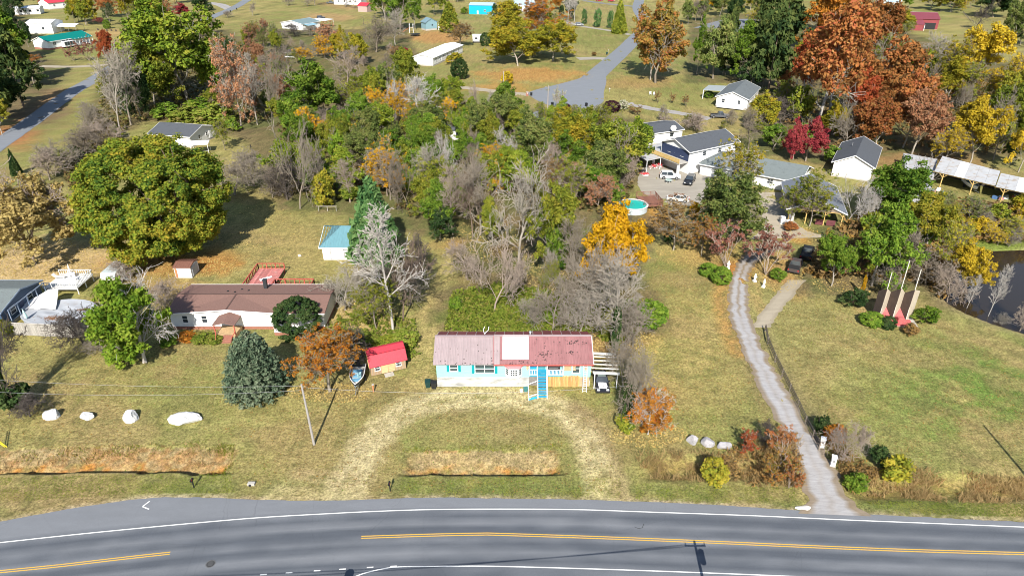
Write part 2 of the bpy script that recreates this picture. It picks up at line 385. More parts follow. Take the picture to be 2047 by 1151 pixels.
# clay ditch banks
clay = np.array((.34, .15, .042))
cl = np.clip(dwall*thr(n_fi*.55+n_sm*.45, .28, .5)*1.15, 0, 1)
C = mixc(C, clay, cl*.95); C = mixc(C, (.33, .25, .12), .75*dwall*thr(n_sm, .52, .62)); C = mixc(C, (.07, .05, .03), .75*dbed*thr(n_fi, .3, .5))  # last mix paints the ditch's shade into its bed and near side
C = mixc(C, (.245, .185, .095), .85*dup); C = mixc(C, (.33, .26, .14), .6*dup*thr(n_fi, .45, .65)); C = mixc(C, (.30, .135, .045), .5*dup*thr(n_sm, .52, .6))
dd = DITCH[1]; dk = ((XX > dd[0]) & (XX < dd[1])).astype(float)*(dwall > .2)
C = mixc(C, (.34, .27, .13), .7*dk*thr(n_sm, .35, .6))
# pond banks
C = mixc(C, (.30, .24, .13), .6*np.where(pin, 1, soft(pdist, .3, 2.5)))
C = mixc(C, (.17, .22, .04), .9*soft(np.hypot((QX-1990)/90, (QY-487)/20), .5, 1.1))
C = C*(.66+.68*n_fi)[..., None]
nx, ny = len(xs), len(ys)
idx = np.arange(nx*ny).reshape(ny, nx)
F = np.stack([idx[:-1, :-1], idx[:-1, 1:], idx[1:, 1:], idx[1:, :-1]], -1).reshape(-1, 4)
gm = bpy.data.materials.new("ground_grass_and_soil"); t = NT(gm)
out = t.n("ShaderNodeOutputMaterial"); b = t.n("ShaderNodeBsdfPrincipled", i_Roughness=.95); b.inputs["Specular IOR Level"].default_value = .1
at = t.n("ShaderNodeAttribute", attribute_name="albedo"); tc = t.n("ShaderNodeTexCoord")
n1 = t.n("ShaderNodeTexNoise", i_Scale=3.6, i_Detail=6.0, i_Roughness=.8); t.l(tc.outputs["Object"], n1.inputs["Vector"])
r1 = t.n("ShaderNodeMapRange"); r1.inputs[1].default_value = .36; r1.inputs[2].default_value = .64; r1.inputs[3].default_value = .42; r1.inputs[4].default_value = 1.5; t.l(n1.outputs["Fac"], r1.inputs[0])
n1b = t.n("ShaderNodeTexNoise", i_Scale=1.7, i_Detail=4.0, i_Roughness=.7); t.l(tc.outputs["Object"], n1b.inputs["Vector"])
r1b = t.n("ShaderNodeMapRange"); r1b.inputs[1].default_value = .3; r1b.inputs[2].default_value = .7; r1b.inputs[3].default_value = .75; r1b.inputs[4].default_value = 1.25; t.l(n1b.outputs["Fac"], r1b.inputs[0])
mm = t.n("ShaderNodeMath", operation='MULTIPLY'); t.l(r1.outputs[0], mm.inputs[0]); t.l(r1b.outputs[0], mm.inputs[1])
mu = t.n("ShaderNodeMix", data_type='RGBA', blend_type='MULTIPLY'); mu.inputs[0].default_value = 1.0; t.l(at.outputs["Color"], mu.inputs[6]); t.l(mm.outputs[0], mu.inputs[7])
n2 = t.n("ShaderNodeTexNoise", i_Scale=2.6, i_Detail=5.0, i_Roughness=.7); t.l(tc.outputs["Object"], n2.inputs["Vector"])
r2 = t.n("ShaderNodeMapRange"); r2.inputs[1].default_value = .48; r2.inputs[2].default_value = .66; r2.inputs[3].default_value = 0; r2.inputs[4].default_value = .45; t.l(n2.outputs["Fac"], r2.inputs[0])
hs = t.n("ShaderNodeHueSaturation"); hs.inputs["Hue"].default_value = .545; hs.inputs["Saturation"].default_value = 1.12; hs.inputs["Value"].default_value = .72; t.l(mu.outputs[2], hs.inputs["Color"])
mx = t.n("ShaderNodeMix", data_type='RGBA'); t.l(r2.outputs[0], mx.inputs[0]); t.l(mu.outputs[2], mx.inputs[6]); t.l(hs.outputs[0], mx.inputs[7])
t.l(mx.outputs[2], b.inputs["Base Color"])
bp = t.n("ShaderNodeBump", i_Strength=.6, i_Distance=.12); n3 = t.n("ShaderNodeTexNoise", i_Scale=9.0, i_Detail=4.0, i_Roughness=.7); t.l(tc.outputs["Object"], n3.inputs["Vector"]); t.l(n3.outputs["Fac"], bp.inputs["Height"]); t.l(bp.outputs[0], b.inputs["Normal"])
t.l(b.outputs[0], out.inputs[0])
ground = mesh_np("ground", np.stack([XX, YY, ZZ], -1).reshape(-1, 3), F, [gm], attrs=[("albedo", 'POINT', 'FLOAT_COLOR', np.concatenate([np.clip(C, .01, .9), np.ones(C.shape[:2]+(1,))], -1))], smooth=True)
tag(ground, kind="structure")
def ground_z(x, y):
    i = min(max(np.searchsorted(ys, y), 1), ny-1); j = min(max(np.searchsorted(xs, x), 1), nx-1)
    return float(ZZ[i-1:i+1, j-1:j+1].mean())
GZC = {}
# ------------------------------------------------------------------ roads
def road_mat(name, base, dark_c, scale=.8, var=.16):
    m = bpy.data.materials.new(name); t = NT(m)
    out = t.n("ShaderNodeOutputMaterial"); b = t.n("ShaderNodeBsdfPrincipled", i_Roughness=.86); b.inputs["Specular IOR Level"].default_value = .3
    at = t.n("ShaderNodeAttribute", attribute_name="shade"); tc = t.n("ShaderNodeTexCoord")
    mp = t.n("ShaderNodeMapping"); mp.inputs["Scale"].default_value = (.25, 1.0, 1.0); t.l(tc.outputs["Object"], mp.inputs[0])
    n1 = t.n("ShaderNodeTexNoise", i_Scale=scale, i_Detail=7.0, i_Roughness=.7); t.l(mp.outputs[0], n1.inputs["Vector"])
    n2 = t.n("ShaderNodeTexNoise", i_Scale=22.0, i_Detail=2.0); t.l(tc.outputs["Object"], n2.inputs["Vector"])
    a1 = t.n("ShaderNodeMath", operation='MULTIPLY_ADD'); a1.inputs[1].default_value = var*2.4; a1.inputs[2].default_value = 1-var*1.2; t.l(n1.outputs["Fac"], a1.inputs[0])
    a2 = t.n("ShaderNodeMath", operation='MULTIPLY_ADD'); a2.inputs[1].default_value = .5; a2.inputs[2].default_value = .75; t.l(n2.outputs["Fac"], a2.inputs[0])
    a3 = t.n("ShaderNodeMath", operation='MULTIPLY'); t.l(a1.outputs[0], a3.inputs[0]); t.l(a2.outputs[0], a3.inputs[1])
    mx = t.n("ShaderNodeMix", data_type='RGBA'); t.l(at.outputs["Fac"], mx.inputs[0]); mx.inputs[6].default_value = c4(base); mx.inputs[7].default_value = c4(dark_c)
    mu = t.n("ShaderNodeMix", data_type='RGBA', blend_type='MULTIPLY'); mu.inputs[0].default_value = 1.0; t.l(mx.outputs[2], mu.inputs[6]); t.l(a3.outputs[0], mu.inputs[7])
    v = t.n("ShaderNodeTexVoronoi", feature='DISTANCE_TO_EDGE', i_Scale=.16); nz = t.n("ShaderNodeTexNoise", i_Scale=.7, i_Detail=4.0); t.l(tc.outputs["Object"], nz.inputs["Vector"])
    mv = t.n("ShaderNodeMix", data_type='RGBA'); mv.inputs[0].default_value = .22; t.l(tc.outputs["Object"], mv.inputs[6]); t.l(nz.outputs["Color"], mv.inputs[7]); t.l(mv.outputs[2], v.inputs["Vector"])
    lt = t.n("ShaderNodeMapRange"); lt.inputs[1].default_value = .0; lt.inputs[2].default_value = .0022; lt.inputs[3].default_value = .8; lt.inputs[4].default_value = 1.0; t.l(v.outputs["Distance"], lt.inputs[0])
    m2 = t.n("ShaderNodeMix", data_type='RGBA', blend_type='MULTIPLY'); m2.inputs[0].default_value = 1.0; t.l(mu.outputs[2], m2.inputs[6]); t.l(lt.outputs[0], m2.inputs[7])
    t.l(m2.outputs[2], b.inputs["Base Color"])
    bp = t.n("ShaderNodeBump", i_Strength=.25, i_Distance=.02); t.l(n2.outputs["Fac"], bp.inputs["Height"]); t.l(bp.outputs[0], b.inputs["Normal"])
    t.l(b.outputs[0], out.inputs[0]); return m
asphalt = road_mat("asphalt", (.185, .195, .21), (.082, .092, .108))
asphalt_far = road_mat("weathered_asphalt", (.20, .215, .235), (.13, .14, .155))
gravel_m = road_mat("pale_gravel", (.37, .365, .37), (.22, .165, .10), 2.6, .4)
dirt_m = road_mat("dusty_drive", (.40, .35, .27), (.24, .2, .13), 1.2, .25)
pad_m = road_mat("concrete_pad", (.36, .33, .28), (.22, .20, .16), .5, .3)
def resample(p, step):
    p = [Vector((a[0], a[1])) for a in p]; out = [p[0]]
    # Catmull-Rom so that curves are smooth
    for i in range(len(p)-1):
        p0, p1, p2, p3 = p[max(i-1, 0)], p[i], p[i+1], p[min(i+2, len(p)-1)]
        n = max(1, int((p2-p1).length/step))
        for k in range(1, n+1):
            u = k/n
            out.append(.5*((2*p1)+(p2-p0)*u+(2*p0-5*p1+4*p2-p3)*u*u+(3*p1-p0-3*p2+p3)*u**3))
    return out
def y_on(poly, x):
    for (x0, y0), (x1, y1) in zip(poly[:-1], poly[1:]):
        if x0 <= x <= x1: return y0+(y1-y0)*(x-x0)/(x1-x0)
    return poly[0][1] if x < poly[0][0] else poly[-1][1]
rt = [(p.x, p.y) for p in resample(road_top, 1.0)]; wl = [(p.x, p.y) for p in resample(white_line, 1.0)]
rx = np.arange(-110, 110.1, .5); V = []; sh = []
offs = [0, .25, .5, 1, 1.5, 2, 2.5, 3, 3.5, 4, 4.5, 5, 5.5, 6, 6.5, 7, 7.5, 8, 9, 10, 14, 22]
for x in rx:
    yt = y_on(rt, x) + .10*(mnoise.noise((x*.9, 3.1, 0)))+.05*mnoise.noise((x*3.1, 8.1, 0)); yw = y_on(wl, x)
    n_sh = 6
    for k in range(n_sh):
        V.append((x, yt+(yw+.10-yt)*k/n_sh, .022)); sh.append(.08)
    for o_ in offs:
        V.append((x, yw+.10-o_, .022))
        band = .66+.34*math.cos((o_-1.0)*2*math.pi/1.85)*(1 if o_ < 7.4 else .2)+.55*mnoise.noise((x*.05, o_*.45, 2))+.3*mnoise.noise((x*.35, o_*1.3, 5))
        sh.append(max(0, min(1.0, band)) if o_ > .01 else .5)
ncol = 6+len(offs); ii = np.arange(len(rx)*ncol).reshape(len(rx), ncol)
F = np.stack([ii[:-1, :-1], ii[:-1, 1:], ii[1:, 1:], ii[1:, :-1]], -1).reshape(-1, 4)
road = mesh_np("road", V, F[:, ::-1], [asphalt], attrs=[("shade", 'POINT', 'FLOAT', sh)]); tag(road, kind="structure")
# flip check: faces must look up
if road.data.polygons[0].normal.z < 0:
    road.data.flip_normals()
def ribbon(name, pts, wd, mat, z=.03, parent=None, step=1.0, jitter=0.0, kind=None, shade=None, halves=None, seed=1):
    """a strip of the given width along a polyline; jitter makes ragged edges"""
    c = resample(pts, step); V = []; S = []; F = []
    r = random.Random(seed); nc = 7
    for i, p in enumerate(c):
        d = (c[min(i+1, len(c)-1)]-c[max(i-1, 0)]).normalized(); nrm = Vector((-d.y, d.x))
        u = i/(len(c)-1); w_ = wd if not hasattr(wd, '__len__') else np.interp(u, np.linspace(0, 1, len(wd)), wd)
        for k in range(nc):
            s = -1+2*k/(nc-1); e = r.uniform(-jitter, jitter) if k in (0, nc-1) else 0
            q = p+nrm*(s*w_/2+e); V.append((q.x, q.y, z)); S.append(shade(s) if shade else .1)
    for i in range(len(c)-1):
        for k in range(nc-1):
            a = i*nc+k; F.append((a, a+nc, a+nc+1, a+1))
    o = mesh_np(name, V, F, [mat], parent=parent, attrs=[("shade", 'POINT', 'FLOAT', S)])
    if o.data.polygons[0].normal.z < 0: o.data.flip_normals()
    if kind: tag(o, kind=kind)
    return o
paint_white = M("road_paint_white", (.70, .70, .68), .7, .22, 9)
paint_yellow = M("road_paint_yellow", (.62, .37, .06), .7, .25, 9)
ribbon("edge_line", [p for p in white_line], .13, paint_white, .028, road, .8)
yl = PX((0, 1142), (120, 1130), (240, 1116), (340, 1105)); yr = PX((722, 1073.5), (860, 1069), (960, 1067), (1000, 1067.5), (1200, 1074), (1400, 1082), (1600, 1091), (1800, 1099), (2047, 1106))
yl = extend(yl, 40)[:-8]; yr = extend(yr, 40)[8:]
for pl in (yl, yr):
    for s in (-.125, .125):
        c = resample(pl, .8); q = []
        for i, p in enumerate(c):
            d = (c[min(i+1, len(c)-1)]-c[max(i-1, 0)]).normalized(); q.append((p.x-d.y*s, p.y+d.x*s))
        ribbon("centre_line", q, .11, paint_yellow, .028, road, .8)
lw = PX((712, 1151), (740, 1142), (770, 1135.5), (800, 1132.5), (900, 1131), (1000, 1131.5), (1200, 1137), (1400, 1144), (1600, 1152))
lw = [(lw[0][0]-2.5, lw[0][1]-1.6)]+extend(lw, 40)[8:]
ribbon("turn_lane_line", lw, .12, paint_white, .028, road, .6)
for px, py in ((527, 1147.5), (578, 1144), (634, 1140), (685, 1136.8), (740, 1133.2), (787, 1131)):
    x, y = G(px, py); MB().slab([(x-.3, y-.09, .029), (x+.3, y-.05, .029), (x+.3, y+.07, .029), (x-.3, y+.03, .029)], .003).build("lane_dash", paint_white, road)
cv = MB()
a, b_, c_ = G3(299, 1001, .03), G3(285, 1011.5, .03), G3(298, 1017, .03)
cv.bar(a, b_, .13, .006); cv.bar(b_+Vector((.02, -.03, .003)), c_+Vector((0, 0, .003)), .13, .006); cv.build("survey_mark", paint_white, road)
# skid scuff and pale scuffs on the asphalt
sk = MB(); pts = [G3(1268, 1052, .027), G3(1276, 1055.5, .027), G3(1284, 1054, .027), G3(1287, 1046, .027)]
for a, b_ in zip(pts[:-1], pts[1:]): sk.bar(a, b_, .05, .003)
sk.build("skid_mark", M("tyre_scuff", (.03, .03, .03), .8), road)
# manhole
def disc(r, n=20): return [(r*math.cos(2*math.pi*k/n), r*math.sin(2*math.pi*k/n)) for k in range(n)]
mh = thing("manhole_cover", "round cast iron manhole cover set in the asphalt lane below the yellow line", "manhole", G3(421, 1126, .025))
mb = MB(); mb.slab([(x, y, .012) for x, y in disc(.36)], .012); mb.build("cover_plate", M("cast_iron", (.05, .05, .05), .6, .3, 20, bump=.4), mh)
mb = MB()
for k in range(-2, 3): mb.box((0, k*.11, .016), (.5*math.sqrt(max(.05, 1-(k*.32)**2)), .03, .012))
mb.build("raised_bar", M("worn_iron", (.12, .12, .12), .5), mh)
ring = MB()
for k in range(20):
    a0, a1 = 2*math.pi*k/20, 2*math.pi*(k+1)/20
    ring.poly([(.37*math.cos(a0), .37*math.sin(a0), .01), (.45*math.cos(a0), .45*math.sin(a0), .006), (.45*math.cos(a1), .45*math.sin(a1), .006), (.37*math.cos(a1), .37*math.sin(a1), .01)])
ring.build("frame_ring", M("worn_iron", (.12, .12, .12), .5), mh)
# gravel drive: left and right edges traced, ragged
def edged(name, Ls, Rs, mat, z, shade, jit, step=.7, nc=9, seed=3):
    L = resample(PX(*Ls), step); Rr = resample(PX(*Rs), step); n = max(len(L), len(Rr))
    def at(p, u):
        f = u*(len(p)-1); i = min(int(f), len(p)-2); return p[i].lerp(p[i+1], f-i)
    V = []; S = []; r = random.Random(seed)
    for i in range(n):
        u = i/(n-1); a, b = at(L, u), at(Rr, u)
        a = a+(a-b).normalized()*r.uniform(-jit, jit); b = b+(b-a).normalized()*r.uniform(-jit, jit)
        for k in range(nc):
            q = a.lerp(b, k/(nc-1)); V.append((q.x, q.y, z)); S.append(min(1, max(0, shade(-1+2*k/(nc-1), u)+.5*(fbm(np.array([q.x*.9]), np.array([q.y*.9]), 5, 3)[0]-.5)*.6)))
    F = [(i*nc+k, i*nc+k+1, (i+1)*nc+k+1, (i+1)*nc+k) for i in range(n-1) for k in range(nc-1)]
    o = mesh_np(name, V, F, [mat], attrs=[("shade", 'POINT', 'FLOAT', S)])
    if o.data.polygons[0].normal.z < 0: o.data.flip_normals()
    return tag(o, kind="structure")
edged("gravel_drive", [(1592, 1026), (1612, 1000), (1600, 950), (1580, 890), (1547, 830), (1513, 765), (1480, 690), (1458, 630), (1456, 580), (1468, 540), (1490, 505), (1540, 478)],
      [(1742, 1032), (1692, 990), (1672, 940), (1642, 893), (1605, 835), (1567, 770), (1528, 700), (1503, 640), (1496, 585), (1500, 550), (1520, 522), (1580, 490)], gravel_m, .05,
      lambda s, u: .12+.7*(abs(s) < .25)*(.3 if u < .55 else 1)+.75*(abs(s) > .7)+.35*(u > .75), .35)
edged("drive_fork", [(1500, 655), (1520, 628), (1550, 590), (1575, 560)], [(1540, 655), (1556, 628), (1585, 592), (1610, 560)], dirt_m, .045, lambda s, u: .3+.3*(abs(s) > .7), .25)
edged("parking_pad", [(1290, 330), (1275, 360), (1285, 385), (1320, 400), (1345, 412)], [(1425, 345), (1420, 360), (1415, 380), (1410, 395), (1400, 412)], pad_m, .045, lambda s, u: .25, .2)
edged("yard_pad", [(1490, 385), (1510, 420), (1530, 450), (1500, 478)], [(1570, 385), (1575, 420), (1600, 455), (1660, 475)], dirt_m, .043, lambda s, u: .15, .25)
ribbon("side_road", PX((-70, 335), (0, 287), (60, 245), (110, 208), (150, 180), (190, 158), (260, 115), (350, 68), (430, 32), (470, 15), (510, -8), (560, -25)), 6.2, asphalt_far, .04, kind="structure", step=3, jitter=.12, shade=lambda s: .1+.3*(abs(s) > .8))
ribbon("cul_de_sac_lane", PX((1150, 192), (1175, 165), (1205, 138), (1240, 107), (1262, 85), (1290, 50), (1275, 15), (1285, -15)), [9, 8, 7.4, 7, 7, 7, 7], asphalt_far, .04, kind="structure", step=2, jitter=.1, shade=lambda s: .1)
bulb = PX((1052, 187), (1075, 179), (1120, 168), (1165, 155), (1203, 138), (1212, 160), (1207, 185), (1205, 205), (1180, 215), (1145, 219), (1105, 213), (1075, 202))
mb = MB(); mb.poly([(p.x, p.y, .048) for p in resample(bulb+bulb[:1], 1.5)[:-1]]); o = mb.build("turning_circle", asphalt_far)
if o.data.polygons[0].normal.z < 0: o.data.flip_normals()
tag(o, kind="structure")
for nm, pts, wd, mt, zz in (("far_drive_path", [(875, 172), (930, 176), (1000, 184), (1060, 190)], 4, dirt_m, .036), ("house_drive_path", [(1255, 207), (1300, 217), (1360, 227), (1420, 238)], 3.6, gravel_m, .036),
                        ("short_drive_path", [(1155, 118), (1200, 117), (1225, 122)], 6, pad_m, .036), ("row_path", [(1110, 36), (1160, 52), (1220, 62), (1260, 70)], 3.5, pad_m, .036), ("far_lane", [(1165, 2), (1230, 10), (1290, 15)], 5, asphalt_far, .034),
                        ("left_drive_path", [(80, 133), (140, 134), (190, 132), (230, 128)], 4, dirt_m, .034), ("corner_drive_path", [(415, 6), (440, 10), (462, 20)], 7, gravel_m, .034), ("fork_path", [(1065, 225), (1085, 232), (1095, 245)], 6, asphalt_far, .036), ("back_court", [(1430, 60), (1480, 45), (1520, 45)], 24, asphalt_far, .034)):
    ribbon(nm, PX(*pts), wd, mt, zz, kind="structure", step=2, jitter=.25, shade=lambda s: .25+.2*(abs(s) < .3))
# pond water
wm = bpy.data.materials.new("pond_water"); t = NT(wm); out = t.n("ShaderNodeOutputMaterial"); b = t.n("ShaderNodeBsdfPrincipled", i_Roughness=.06)
b.inputs["Base Color"].default_value = (.030, .022, .014, 1); b.inputs["Specular IOR Level"].default_value = .32
tc = t.n("ShaderNodeTexCoord"); n = t.n("ShaderNodeTexNoise", i_Scale=1.4, i_Detail=4.0); t.l(tc.outputs["Object"], n.inputs["Vector"]); bp = t.n("ShaderNodeBump", i_Strength=.12, i_Distance=.05); t.l(n.outputs["Fac"], bp.inputs["Height"]); t.l(bp.outputs[0], b.inputs["Normal"]); t.l(b.outputs[0], out.inputs[0])
cxp = sum(p[0] for p in POND)/len(POND); cyp = sum(p[1] for p in POND)/len(POND)
mb = MB(); mb.poly([(cxp+(p[0]-cxp)*1.08, cyp+(p[1]-cyp)*1.1, -.32) for p in POND]); o = mb.build("pond", wm)
if o.data.polygons[0].normal.z < 0: o.data.flip_normals()
tag(o, kind="structure")
# ================================================================== BUILDINGS
def frame_of(A, B):
    """front wall from A to B on the ground -> middle point, direction angle, width"""
    ax, ay = A; bx, by = B
    return ((ax+bx)/2, (ay+by)/2), math.atan2(by-ay, bx-ax), math.hypot(bx-ax, by-ay)
def window(parent, face, u, z, ww, hh, w, d, frame=None, shutters=None, bars=True):
    """face f/b/l/r of a w x d house standing on local y 0..d; u along that wall"""
    fr = frame or white
    if face == 'f': P = lambda a, o: (u+a, -o); dirx = True
    elif face == 'b': P = lambda a, o: (u+a, d+o); dirx = True
    elif face == 'l': P = lambda a, o: (-w/2-o, u+a); dirx = False
    else: P = lambda a, o: (w/2+o, u+a); dirx = False
    def bx(mb, a, o, zz, la, lo, lz):
        x, y = P(a, o); mb.box((x, y, zz), (la, lo, lz) if dirx else (lo, la, lz))
    mb = MB(); t_ = .07
    bx(mb, 0, .02, z+hh/2-t_/2, ww, .07, t_); bx(mb, 0, .035, z-hh/2+t_/2, ww+.08, .10, t_)
    for s in (-1, 1): bx(mb, s*(ww/2-t_/2), .02, z, t_, .07, hh-2*t_)
    if bars:
        bx(mb, 0, .022, z, ww-2*t_, .05, .045)
        if ww > 1.2: bx(mb, 0, .02, z+(hh-t_)/4, .05, .052, (hh-2*t_)/2-.03); bx(mb, 0, .02, z-(hh-t_)/4, .05, .052, (hh-2*t_)/2-.03)
    o = mb.build("window", fr, parent)
    mb = MB(); bx(mb, 0, -.005, z, ww-.1, .03, hh-.1); mb.build("pane", glass, o)
    if shutters:
        for s in (-1, 1):
            mb = MB(); bx(mb, s*(ww/2+.2), .025, z, .32, .05, hh+.1)
            for q in np.linspace(-hh/2+.1, hh/2-.1, 8): bx(mb, s*(ww/2+.2), .055, z+q, .25, .02, .04)
            mb.build("shutter", shutters, parent)
    return o
def door(parent, face, u, z0, w, d, mat, ww=.95, hh=2.03):
    P = {'f': lambda a, o: (u+a, -o), 'b': lambda a, o: (u+a, d+o), 'l': lambda a, o: (-w/2-o, u+a), 'r': lambda a, o: (w/2+o, u+a)}[face]; dx = face in 'fb'
    def bx(mb, a, o, zz, la, lo, lz):
        x, y = P(a, o); mb.box((x, y, zz), (la, lo, lz) if dx else (lo, la, lz))
    mb = MB(); bx(mb, 0, .02, z0+hh/2, ww, .06, hh); bx(mb, 0, .055, z0+hh*.72, ww*.55, .02, hh*.33); bx(mb, 0, .055, z0+hh*.3, ww*.55, .02, hh*.3)
    o = mb.build("door", mat, parent)
    mb = MB(); bx(mb, ww*.38, .08, z0+hh*.48, .07, .06, .07); mb.build("handle", steel, o)
    return o
def gable_walls(w, d, h, rise, axis, z0=0.0):
    mb = MB(); x = w/2
    fl = [(-x, 0), (x, 0), (x, d), (-x, d)]
    for i in range(4):
        (x0, y0), (x1, y1) = fl[i], fl[(i+1) % 4]
        top = [(x1, y1, h), (x0, y0, h)]
        if axis == 'y' and i in (0, 2): top = [(x1, y1, h), (0, y0, h+rise), (x0, y0, h)]
        if axis == 'x' and i in (1, 3): top = [(x1, y1, h), (x0, d/2, h+rise), (x0, y0, h)]
        mb.poly([(x0, y0, z0), (x1, y1, z0)]+top)
    return mb
def gable_roof(mb, w, d, h, rise, axis, ov=.4, ove=.35, th=.14, hipL=0, hipR=0):
    """two slopes; the underside of the slab sits on the wall tops"""
    if axis == 'x':
        sl = rise/(d/2); x = w/2+ove; e = h-sl*ov
        mb.slab([(-x, -ov, e+th), (x, -ov, e+th), (x-hipR, d/2, h+rise+th), (-x+hipL, d/2, h+rise+th)], th)
        mb.slab([(x, d+ov, e+th), (-x, d+ov, e+th), (-x+hipL, d/2+.004, h+rise+th), (x-hipR, d/2+.004, h+rise+th)], th)
        if hipL: mb.slab([(-x, d+ov-.004, e+th), (-x, -ov+.004, e+th), (-x+hipL-.004, d/2, h+rise+th)], th)
        if hipR: mb.slab([(x, -ov+.004, e+th), (x, d+ov-.004, e+th), (x-hipR+.004, d/2, h+rise+th)], th)
    else:
        sl = rise/(w/2); x = w/2+ov; e = h-sl*ov
        mb.slab([(-x, -ove, e+th), (0, -ove, h+rise+th), (0, d+ove, h+rise+th), (-x, d+ove, e+th)], th)
        mb.slab([(.004, -ove, h+rise+th), (x, -ove, e+th), (x, d+ove, e+th), (.004, d+ove, h+rise+th)], th)
    return mb
def roof_trim(w, d, h, rise, axis, ov, ove, th=.14):
    """white fascia along eaves and rakes, standing just outside the slab"""
    mb = MB(); k = .03
    if axis == 'x':
        sl = rise/(d/2); x = w/2+ove+k; e = h-sl*ov+th/2
        for y in (-ov-k, d+ov+k): mb.bar((-x, y, e), (x, y, e), .05, .2)
        for s in (-1, 1):
            mb.bar((s*x, -ov, e), (s*x, d/2, h+rise+th/2), .05, .2); mb.bar((s*x, d+ov, e), (s*x, d/2, h+rise+th/2), .05, .2)
    else:
        sl = rise/(w/2); x = w/2+ov+k; e = h-sl*ov+th/2
        for s in (-1, 1): mb.bar((s*x, -ove-k, e), (s*x, d+ove+k, e), .05, .2)
        for y in (-ove-k, d+ove+k):
            for s in (-1, 1): mb.bar((s*(w/2+ov), y, e), (0, y, h+rise+th/2), .05, .2)
    return mb
def ribs(w, d, h, rise, axis, ov, ove, step, mat, parent, th=.14):
    mb = MB(); 
    if axis == 'x':
        sl = rise/(d/2); e = h-sl*ov+th; n = int((w+2*ove)/step)
        for i in range(n+1):
            x = -w/2-ove+.05+i*(w+2*ove-.1)/n
            mb.bar((x, -ov, e+.02), (x, d/2, h+rise+th+.02), .06, .05); mb.bar((x, d+ov, e+.02), (x, d/2, h+rise+th+.02), .06, .05)
    else:
        sl = rise/(w/2); e = h-sl*ov+th; n = int((d+2*ove)/step)
        for i in range(n+1):
            y = -ove+.05+i*(d+2*ove-.1)/n
            for s in (-1, 1): mb.bar((s*(w/2+ov), y, e+.02), (0, y, h+rise+th+.02), .06, .05)
    o = mb.build("roof_rib", mat, parent); o["kind"] = "stuff"; return o
def house(name, label, cat, A, B, d, h, rise, wall, roof, axis='x', ov=.4, ove=.35, base=.35, base_m=None, wins=(), doors=(), trim=None, rib=0, group=None, hip=(0, 0), chimney=None, cap=None, vents=0):
    (cx, cy), rz, w = frame_of(A, B)
    r = thing(name, label, cat, (cx, cy, 0), rz, group)
    gable_walls(w, d, h, 0 if max(hip) else rise, axis, base).build("wall", wall, r)
    if base: MB().box((0, d/2, base/2-.25), (w-.06, d-.06, base+.5)).build("foundation", base_m or concrete, r)
    ro = gable_roof(MB(), w, d, h, rise, axis, ov, ove, hipL=hip[0], hipR=hip[1]).build("roof", roof, r)
    if trim: roof_trim(w, d, h, rise, axis, ov, ove).build("fascia", trim, r)
    if rib: ribs(w, d, h, rise, axis, ov, ove, rib, roof, ro)
    if cap:
        mb = MB()
        if axis == 'x': mb.bar((-w/2-ove+hip[0], d/2, h+rise+.16), (w/2+ove-hip[1], d/2, h+rise+.16), .3, .05)
        else: mb.bar((0, -ove, h+rise+.16), (0, d+ove, h+rise+.16), .3, .05)
        mb.build("ridge_cap", cap, ro)
    for wn in wins: window(r, wn[0], wn[1], wn[2], wn[3], wn[4], w, d, *wn[5:])
    for dn in doors: door(r, dn[0], dn[1], dn[2], w, d, dn[3])
    for k in range(vents):
        mb = MB(); x = (-.3+.3*k)*w*.7; mb.tube([(x, d*.6, h+rise*.7), (x, d*.6, h+rise*.8+.55)], .07, 8); mb.build("vent_pipe", steel, ro)
    if chimney:
        x, y, m_ = chimney; mb = MB(); mb.box((x, y, h+rise*.6+.5), (.6, .6, 1.6)); mb.box((x, y, h+rise*.6+1.35), (.72, .72, .12)); mb.build("chimney", m_, ro)
    return r, w
# ------------------------------------------------------------------ the aqua house with the metal roof
aqua = M("aqua_siding", (.27, .56, .53), .6, .06, 1.2, dirt=(.42, .56, .53), dirt_amt=.25, dirt_scale=.9, stretch=(.5, 1, 6))
teal_p = M("teal_shutter_paint", (.0, .27, .30), .5, .08, 4)
blue_p = M("blue_step_paint", (.03, .33, .52), .5, .12, 4, dirt=(.25, .4, .45), dirt_amt=.15)
plaster_grey = M("patched_foundation", (.48, .48, .46), .85, .1, 2, dirt=(.22, .22, .21), dirt_amt=.5, dirt_scale=.8, stretch=(.5, 1, 2.4))
sheath = M("bare_sheathing", (.46, .31, .18), .85, .25, 1.4, dirt=(.60, .48, .34), dirt_amt=.35, stretch=(.6, 1, 3))
ply = M("skirting_boards", (.52, .30, .11), .8, .25, 2, stretch=(5, 1, .5), dirt=(.64, .48, .30), dirt_amt=.3, obj_rand=.22)
tin_pink = M("chalky_roof_metal", (.36, .28, .285), .6, .10, .9, dirt=(.30, .25, .25), dirt_amt=.22, dirt_scale=1.6, obj_rand=.06)
tin_red = M("faded_red_roof_metal", (.315, .155, .155), .6, .14, .8, dirt=(.15, .06, .06), dirt_amt=.22, dirt_scale=1.3, obj_rand=.08, stretch=(2, .5, 1))
tin_dark = M("back_roof_metal", (.20, .05, .05), .6, .2, 1.5, dirt=(.32, .14, .12), dirt_amt=.3, obj_rand=.15)
tin_rib_shade = M("rib_side_shade", (.20, .18, .185), .8, .3, 2); tin_rib_shade_red = M("red_rib_side_shade", (.20, .07, .075), .8, .3, 2)  # rib sides coloured darker, standing in for the shading that the ribs lack
HX0, HX1, HY0, HY1, HE = -9.55, 9.95, 70.8, 77.3, 3.85
RY, RZ_, EO = 74.0, 5.52, .42          # ridge line, ridge height, eave overhang
hs_ = thing("aqua_house", "long aqua house with faded red and chalky metal roof, white patch and blue steps", "house", (0, 70.8, 0))
def hy(y): return y-70.8
mb = MB()                               # walls with the porch recess
